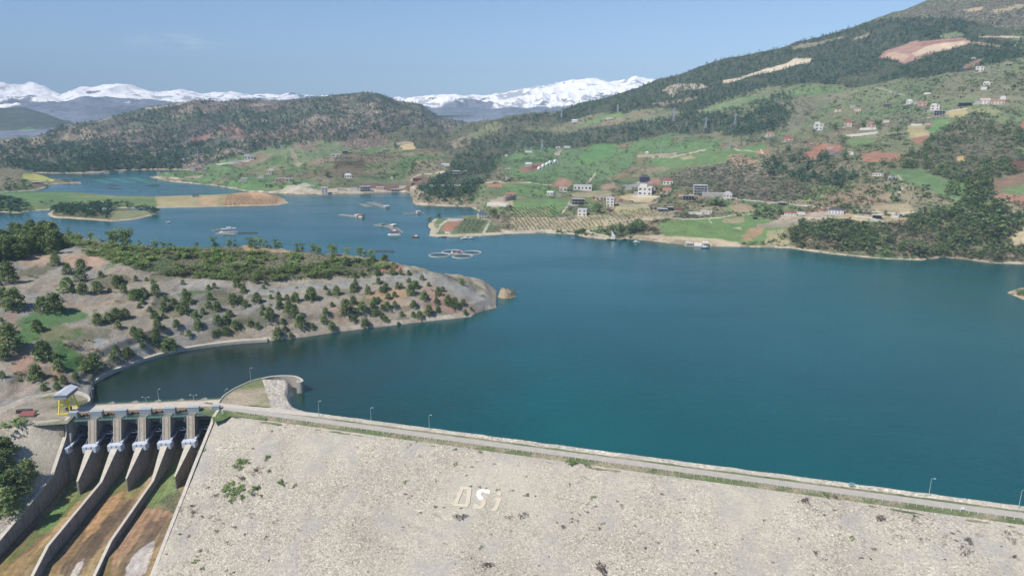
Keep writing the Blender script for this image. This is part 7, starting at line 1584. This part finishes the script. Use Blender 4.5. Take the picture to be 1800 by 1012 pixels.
# ================================================================== BOATS, FISH CAGES, RAFTS
HUL = M('white_hull', C(240, 240, 236), .4, var=.04); REDH = M('red_hull', C(186, 60, 56), .5); WOODH = M('dark_hull', C(96, 70, 60), .6); BLUH = M('blue_hull', C(90, 140, 190), .5); PIPE = M('pale_float_pipe', C(214, 210, 200), .5, var=.05); RAFT = M('raft_planks', C(190, 172, 150), .8, var=.12, scale=.3); REDR = M('faded_red_awning', C(196, 74, 78), .7); NETG = M('green_net_float', C(70, 168, 140), .7, var=.1); NETD = M('dark_net_frame', C(96, 92, 96), .8)
def wsite(px, py): p = atz(px, py, 0.0); return p[0], p[1], proj(p[0], p[1], 0)[2]/F, -math.atan2(p[0], p[1])
def boat(px, py, w, label, hull=HUL, cabin=HUL, rot=0, mast=0, sail=False, cat='boat'):
    x, y, s, rz = wsite(px, py); L_ = w*s; B_ = L_*.34; e = empty(cat.replace(' ', '_'), (x, y, 0), rz+R(rot), label, cat); m = MB(); n = 7; vs = []
    for k in range(n):
        f = k/(n-1); xx = -L_/2+L_*f; ww = B_/2*(1 if f < .55 else max(.04, 1-((f-.55)/.45)**1.8)); zz = L_*.1*(1+.35*f); vs += [(xx, -ww*.6, -.2), (xx, -ww, zz), (xx, ww, zz), (xx, ww*.6, -.2)]
    m.add(vs, [(4*i+k, 4*i+(k+1) % 4, 4*i+4+(k+1) % 4, 4*i+4+k) for i in range(n-1) for k in range(4)]+[(0, 3, 2, 1), (4*n-4, 4*n-3, 4*n-2, 4*n-1)]); fixn(m.build('hull', hull, e))
    if w >= 7: m = MB(); m.box(-L_*.32, L_*.08, -B_*.32, B_*.32, L_*.11, L_*.26); m.build('cabin', cabin, e)
    if mast: m = MB(); m.cyl((L_*.05, 0), .12, .07, L_*.1, mast*s, 6); m.build('mast', LAMP, e)
    if sail: m = MB(); m.add([(L_*.02, -.05, L_*.3), (-L_*.42, -.05, L_*.34), (L_*.02, -.05, mast*s*.92), (L_*.02, .05, L_*.3), (-L_*.42, .05, L_*.34), (L_*.02, .05, mast*s*.92)], [(0, 1, 2), (5, 4, 3), (0, 3, 4, 1), (1, 4, 5, 2), (2, 5, 3, 0)]); m.build('sail', HUL, e)
    return e
boat(730, 417, 13, 'red boat with a white canopy at the tip of the cultivated point', REDH, HUL, 170)
boat(775, 416.5, 11, 'white rowing boat left of the boats off the cultivated point', HUL, HUL, 5)
boat(783, 417, 7, 'small red boat right behind the white rowing boat at the point', REDH, REDH, 0)
boat(816, 419.5, 13, 'larger white motorboat moored off the orchard shore', HUL, HUL, 185)
boat(829, 419, 11, 'white motorboat just right of the larger one off the orchard shore', HUL, HUL, 10)
boat(844, 416, 4, 'tiny white boat touching the orchard shore', HUL, HUL, 60)
boat(1075, 422, 17, 'dark red gulet with a white sail moored off the small beach', WOODH, HUL, 185, 19, True, 'sailing boat')
boat(1097, 422, 10, 'dark wooden boat hauled on the beach right of the sailing boat', WOODH, WOODH, 190)
boat(1119, 426, 12, 'low white boat right of the beach in front of the grove', HUL, HUL, 5)
boat(1007, 418.5, 5, 'small white boat at the pale landing left of the sailing boat', HUL, HUL, 5)
boat(1240, 436, 15, 'blue and white motorboat in front of the floating restaurant', BLUH, HUL, 8)
boat(697, 400+6, 0.1, 'x') if False else None
boat(296, 391, 8, 'lone white speedboat below the orange field peninsula', HUL, HUL, 170)
boat(209, 390.5, 4, 'tiny white boat just off the wooded spit', HUL, HUL, 0)
boat(232, 322, 5, 'white boat among the green net rows of the far bay', HUL, HUL, 0)
boat(155, 325, 3, 'tiny white boat left of the green net rows', HUL, HUL, 0)
boat(516, 428, 3, 'tiny pale skiff on open water beyond the headland rim', HUL, HUL, 30)
x, y, s, rz = wsite(840, 498); e = empty('buoy', (x, y, 0), 0, 'white round buoy off the headland point', 'buoy'); m = MB(); m.cyl((0, 0), .4, .75, -.2, .6, 10); m.cyl((0, 0), .75, .3, .6, 1.2, 10); m.build('float', HUL, e)
def torus(m, R_, r, z, n=44, k=6):
    vs = [((R_+r*math.cos(2*math.pi*j/k))*math.cos(2*math.pi*i/n), (R_+r*math.cos(2*math.pi*j/k))*math.sin(2*math.pi*i/n), z+r*math.sin(2*math.pi*j/k)) for i in range(n) for j in range(k)]
    m.add(vs, [(i*k+j, ((i+1) % n)*k+j, ((i+1) % n)*k+(j+1) % k, i*k+(j+1) % k) for i in range(n) for j in range(k)])
def cage(px, py, w, label):
    x, y, s, rz = wsite(px, py); R_ = w*s/2; e = empty('fish_cage', (x, y, 0), rz, label, 'fish cage', 'round fish cages round the red raft')
    m = MB(); torus(m, R_, .32, .15); torus(m, R_-.9, .28, .15); m.build('float_ring', PIPE, e); m = MB(); torus(m, R_-.4, .09, 1.1); m.build('handrail', PIPE, e)
    m = MB(); nn = 24
    for k in range(nn): a = 2*math.pi*k/nn; m.beam(((R_-.45)*math.cos(a), (R_-.45)*math.sin(a), .2), ((R_-.4)*math.cos(a), (R_-.4)*math.sin(a), 1.1), .1)
    m.build('rail_posts', PIPE, e); m = MB(); m.cyl((0, 0), R_-1.2, R_-1.2, -.6, .03, 40); m.build('net', M('cage_net', (.03, .07, .085), .8), e)
cage(772.5, 448.5, 37, 'left one of four round floating fish cages'); cage(795, 443, 36, 'rear one of four round floating fish cages'); cage(829, 444.5, 34, 'right one of four round floating fish cages'); cage(813, 450.5, 36, 'front one of four round floating fish cages')
x, y, s, rz = wsite(804, 446); e = empty('work_raft', (x, y, 0), rz, 'work raft with a faded red awning between the four round fish cages', 'raft')
m = MB(); m.box(-12*s, 7*s, -3, 4, -.2, .7); m.build('deck', RAFT, e); m = MB(); m.box(-1*s, 7*s, -2.4, 3.2, 3.4, 3.7); m.build('awning', REDR, e); m = MB(); m.box(-11*s, -8*s, -1.5, 1.5, .71, 3); m.build('feed_bin', HUL, e)
for a, b in ((-.8*s, -2.2), (6.8*s, -2.2), (-.8*s, 3), (6.8*s, 3)): m = MB(); m.box(-.1, .1, -.1, .1, .7, 3.4); o = m.build('awning_post', LAMP, e); o.location = (a, b, 0)
def raft(px0, py0, px1, py1, wid, label, nb, cabins=(), mat=RAFT, rail=PIPE):
    a = atz(px0, py0, 0); b = atz(px1, py1, 0); L_ = float(np.hypot(*(b-a)[:2])); an = math.atan2(b[1]-a[1], b[0]-a[0]); s = proj(a[0], a[1], 0)[2]/F; W = wid
    e = empty('cage_raft', (a[0], a[1], 0), an, label, 'raft'); m = MB()
    for j in (0, W/2, W): m.box(0, L_, j-.45, j+.45, -.1, .42)
    for k in range(nb+1): xx = L_*k/nb; m.box(xx-.4, xx+.4, .46, W/2-.46, -.1, .4); m.box(xx-.4, xx+.4, W/2+.46, W-.46, -.1, .4)
    m.build('walkway_frame', mat, e); m = MB()
    for k in range(nb+1):
        for j in (0, W/2, W): xx = L_*k/nb; m.box(xx-.07, xx+.07, j-.07, j+.07, .43, 1.6)
    m.box(0, L_, -.05, .05, 1.5, 1.6); m.box(0, L_, W-.05, W+.05, 1.5, 1.6); m.build('net_posts', rail, e)
    for f, w_, h_, mt, nm in cabins:
        m = MB(); m.box(L_*f-w_/2, L_*f+w_/2, W*.2, W*.8, .5, h_*.72); m.build('cabin_wall', HUL if mt is not HUL else CR, e); m = MB(); m.box(L_*f-w_/2-.5, L_*f+w_/2+.5, W*.12, W*.88, h_*.72+.01, h_); m.build(nm, mt, e)
raft(595, 378, 636, 383, 9, 'long pale fish raft in mid channel with a red hut at its right end', 7, [(.9, 9, 4.5, REDR, 'roof'), (.72, 5, 4, HUL, 'roof')])
raft(646, 356, 676, 366, 12, 'rearmost fish raft, slanting towards the waterfront', 7, [(.95, 8, 4, HUL, 'roof')])
raft(632, 359, 645, 364, 10, 'small brownish net raft left of the rearmost slanting raft', 3, [])
raft(713, 377, 745, 375, 12, 'pinkish fish raft before the wooded cove', 6, [(.75, 6, 4, LGR, 'roof')])
raft(657, 396, 690, 400, 12, 'fish raft with pale net frames behind the red-roofed barge', 7, [(.3, 5, 3, NETG, 'cover'), (.9, 6, 4, HUL, 'roof')])
raft(682, 398, 698, 410, 9, 'narrow gangway raft slanting down to the red-roofed barge', 4, [])
def barge(px, py, w, label, roof, h=6):
    x, y, s, rz = wsite(px, py); W = w*s; e = empty('barge', (x, y, 0), rz+R(4), label, 'barge'); m = MB(); m.box(-W/2, W/2, -4, 4, -.3, 1.2); m.build('hull', HUL, e); m = MB(); m.box(-W*.34, W*.34, -3, 3, 1.21, h*.7); m.build('cabin', HUL, e)
    m = MB(); m.box(-W*.4, W*.4, -3.6, 3.6, h*.7+.01, h*.85); m.build('roof', roof, e); m = MB(); m.box(-W*.1, W*.14, -1.5, 1.5, h*.85+.01, h*1.2); m.build('wheelhouse', HUL, e)
    for k in range(4): m = MB(); m.box(-.35, .35, -.06, .06, 0, 1.1); o = m.build('window', GLS, e); o.location = (-W*.27+W*.18*k, -3.04, 2.2)
barge(693, 413, 22, 'white barge with a bright red roof in mid channel', RDR, 6.5); barge(402, 408, 30, 'white work barge with a wheelhouse behind the headland rim', LGR, 6.5)
raft(378, 406, 392, 404, 9, 'grey raft moored at the left of the white work barge', 3, []); raft(418, 411, 451, 410, 8, 'dark red net raft moored at the right of the white work barge', 5, [], NETD, NETD); raft(660, 442, 690, 443, 6, 'thin dark net raft floating just off the headland rim', 5, [], NETD, NETD)
raft(378, 411, 412, 412, 7, 'pale gangway raft in front of the white work barge', 5, [])
x, y, s, rz = wsite(1226, 433); e = empty('floating_restaurant', (x, y, 0), rz, 'floating restaurant with a pale canopy moored at the right-hand beach', 'restaurant')
m = MB(); m.box(-22*s, 18*s, -3, 7, -.3, .9); m.build('deck', RAFT, e); m = MB(); m.box(-21*s, -8*s, -2.5, 6, 4.2, 4.5); m.build('canopy', LGR, e); m = MB(); m.box(8*s, 18*s, 0, 8, 5.6, 5.9); m.build('tall_canopy', HUL, e); m = MB(); m.box(-6*s, 7*s, 0, 6, .91, 3.6); m.build('dining_hall', HUL, e)
for k in range(5): m = MB(); m.box(-.12, .12, -.12, .12, .9, 4.2); o = m.build('canopy_post', LAMP, e); o.location = (-20.5*s+3*s*k, -2.2, 0)
for k in range(3): m = MB(); m.box(-.12, .12, -.12, .12, .9, 5.6); o = m.build('canopy_post', LAMP, e); o.location = (8.5*s+4.5*s*k, .3, 0)
# net rows in the far bay
for k, (a, b, c_, d_, n, lb, mt) in enumerate([(163,316,192,323,5,'leftmost green net row in the far bay',NETG),(190,314,212,318,4,'second green net row from the left, rear half',NETG),(212,318,228,322,3,'second green net row from the left, front half',NETG),(225,313,252,318,4,'third green net row in the far bay, rear half',NETG),(246,317,268,324,4,'third green net row in the far bay, middle part',NETG),(184,326,200,327,3,'dark brown net raft at the front of the far bay, left',NETD),(185,331,203,333,3,'dark brown net raft nearer the field peninsula, left',NETD),(256,327,276,327,4,'dark net raft at the right front of the far bay',NETD),(260,335,276,335,3,'green net raft at the right front of the far bay',NETG),(226,336,241,336,3,'green net raft in the middle front of the far bay',NETG)]):
    raft(a, b, c_, d_, 16, lb, n, [], mt, mt)
for px, py, w, lb in [(168, 306.5, 16, 'long low white dock roof at the foot of the dark pine hill'), (188, 306, 10, 'white floating cabin at the foot of the dark pine hill'), (213, 304, 9, 'small white cabin right of the floating cabins under the pine hill')]:
    x, y, s, rz = wsite(px, py); e = empty('floating_cabin', (x, y, 0), rz, lb, 'floating cabin'); W = w*s; m = MB(); m.box(-W/2, W/2, -5, 5, -.3, .8); m.build('deck', RAFT, e); m = MB(); m.box(-W*.35, W*.35, -3.5, 3.5, .81, 4); m.build('wall', HUL, e); m = MB(); m.box(-W*.4, W*.4, -4, 4, 4.01, 4.4); m.build('roof', LGR, e)
# ================================================================== AIR
hz = MB(); hz.box(-32000, 32000, -400, 30500, -60, 1950)
m = bpy.data.materials.new('haze_air'); m.use_nodes = True; N = m.node_tree.nodes; L = m.node_tree.links; N.remove(N['Principled BSDF'])
v = N.new('ShaderNodeVolumePrincipled'); v.inputs['Color'].default_value = (.58, .80, 1, 1); v.inputs['Density'].default_value = HAZE_DENSITY; v.inputs['Anisotropy'].default_value = -.3
L.new(v.outputs[0], N['Material Output'].inputs['Volume'])
tag(hz.build('haze', m), kind='stuff', label='thin blue haze over the far mountains')
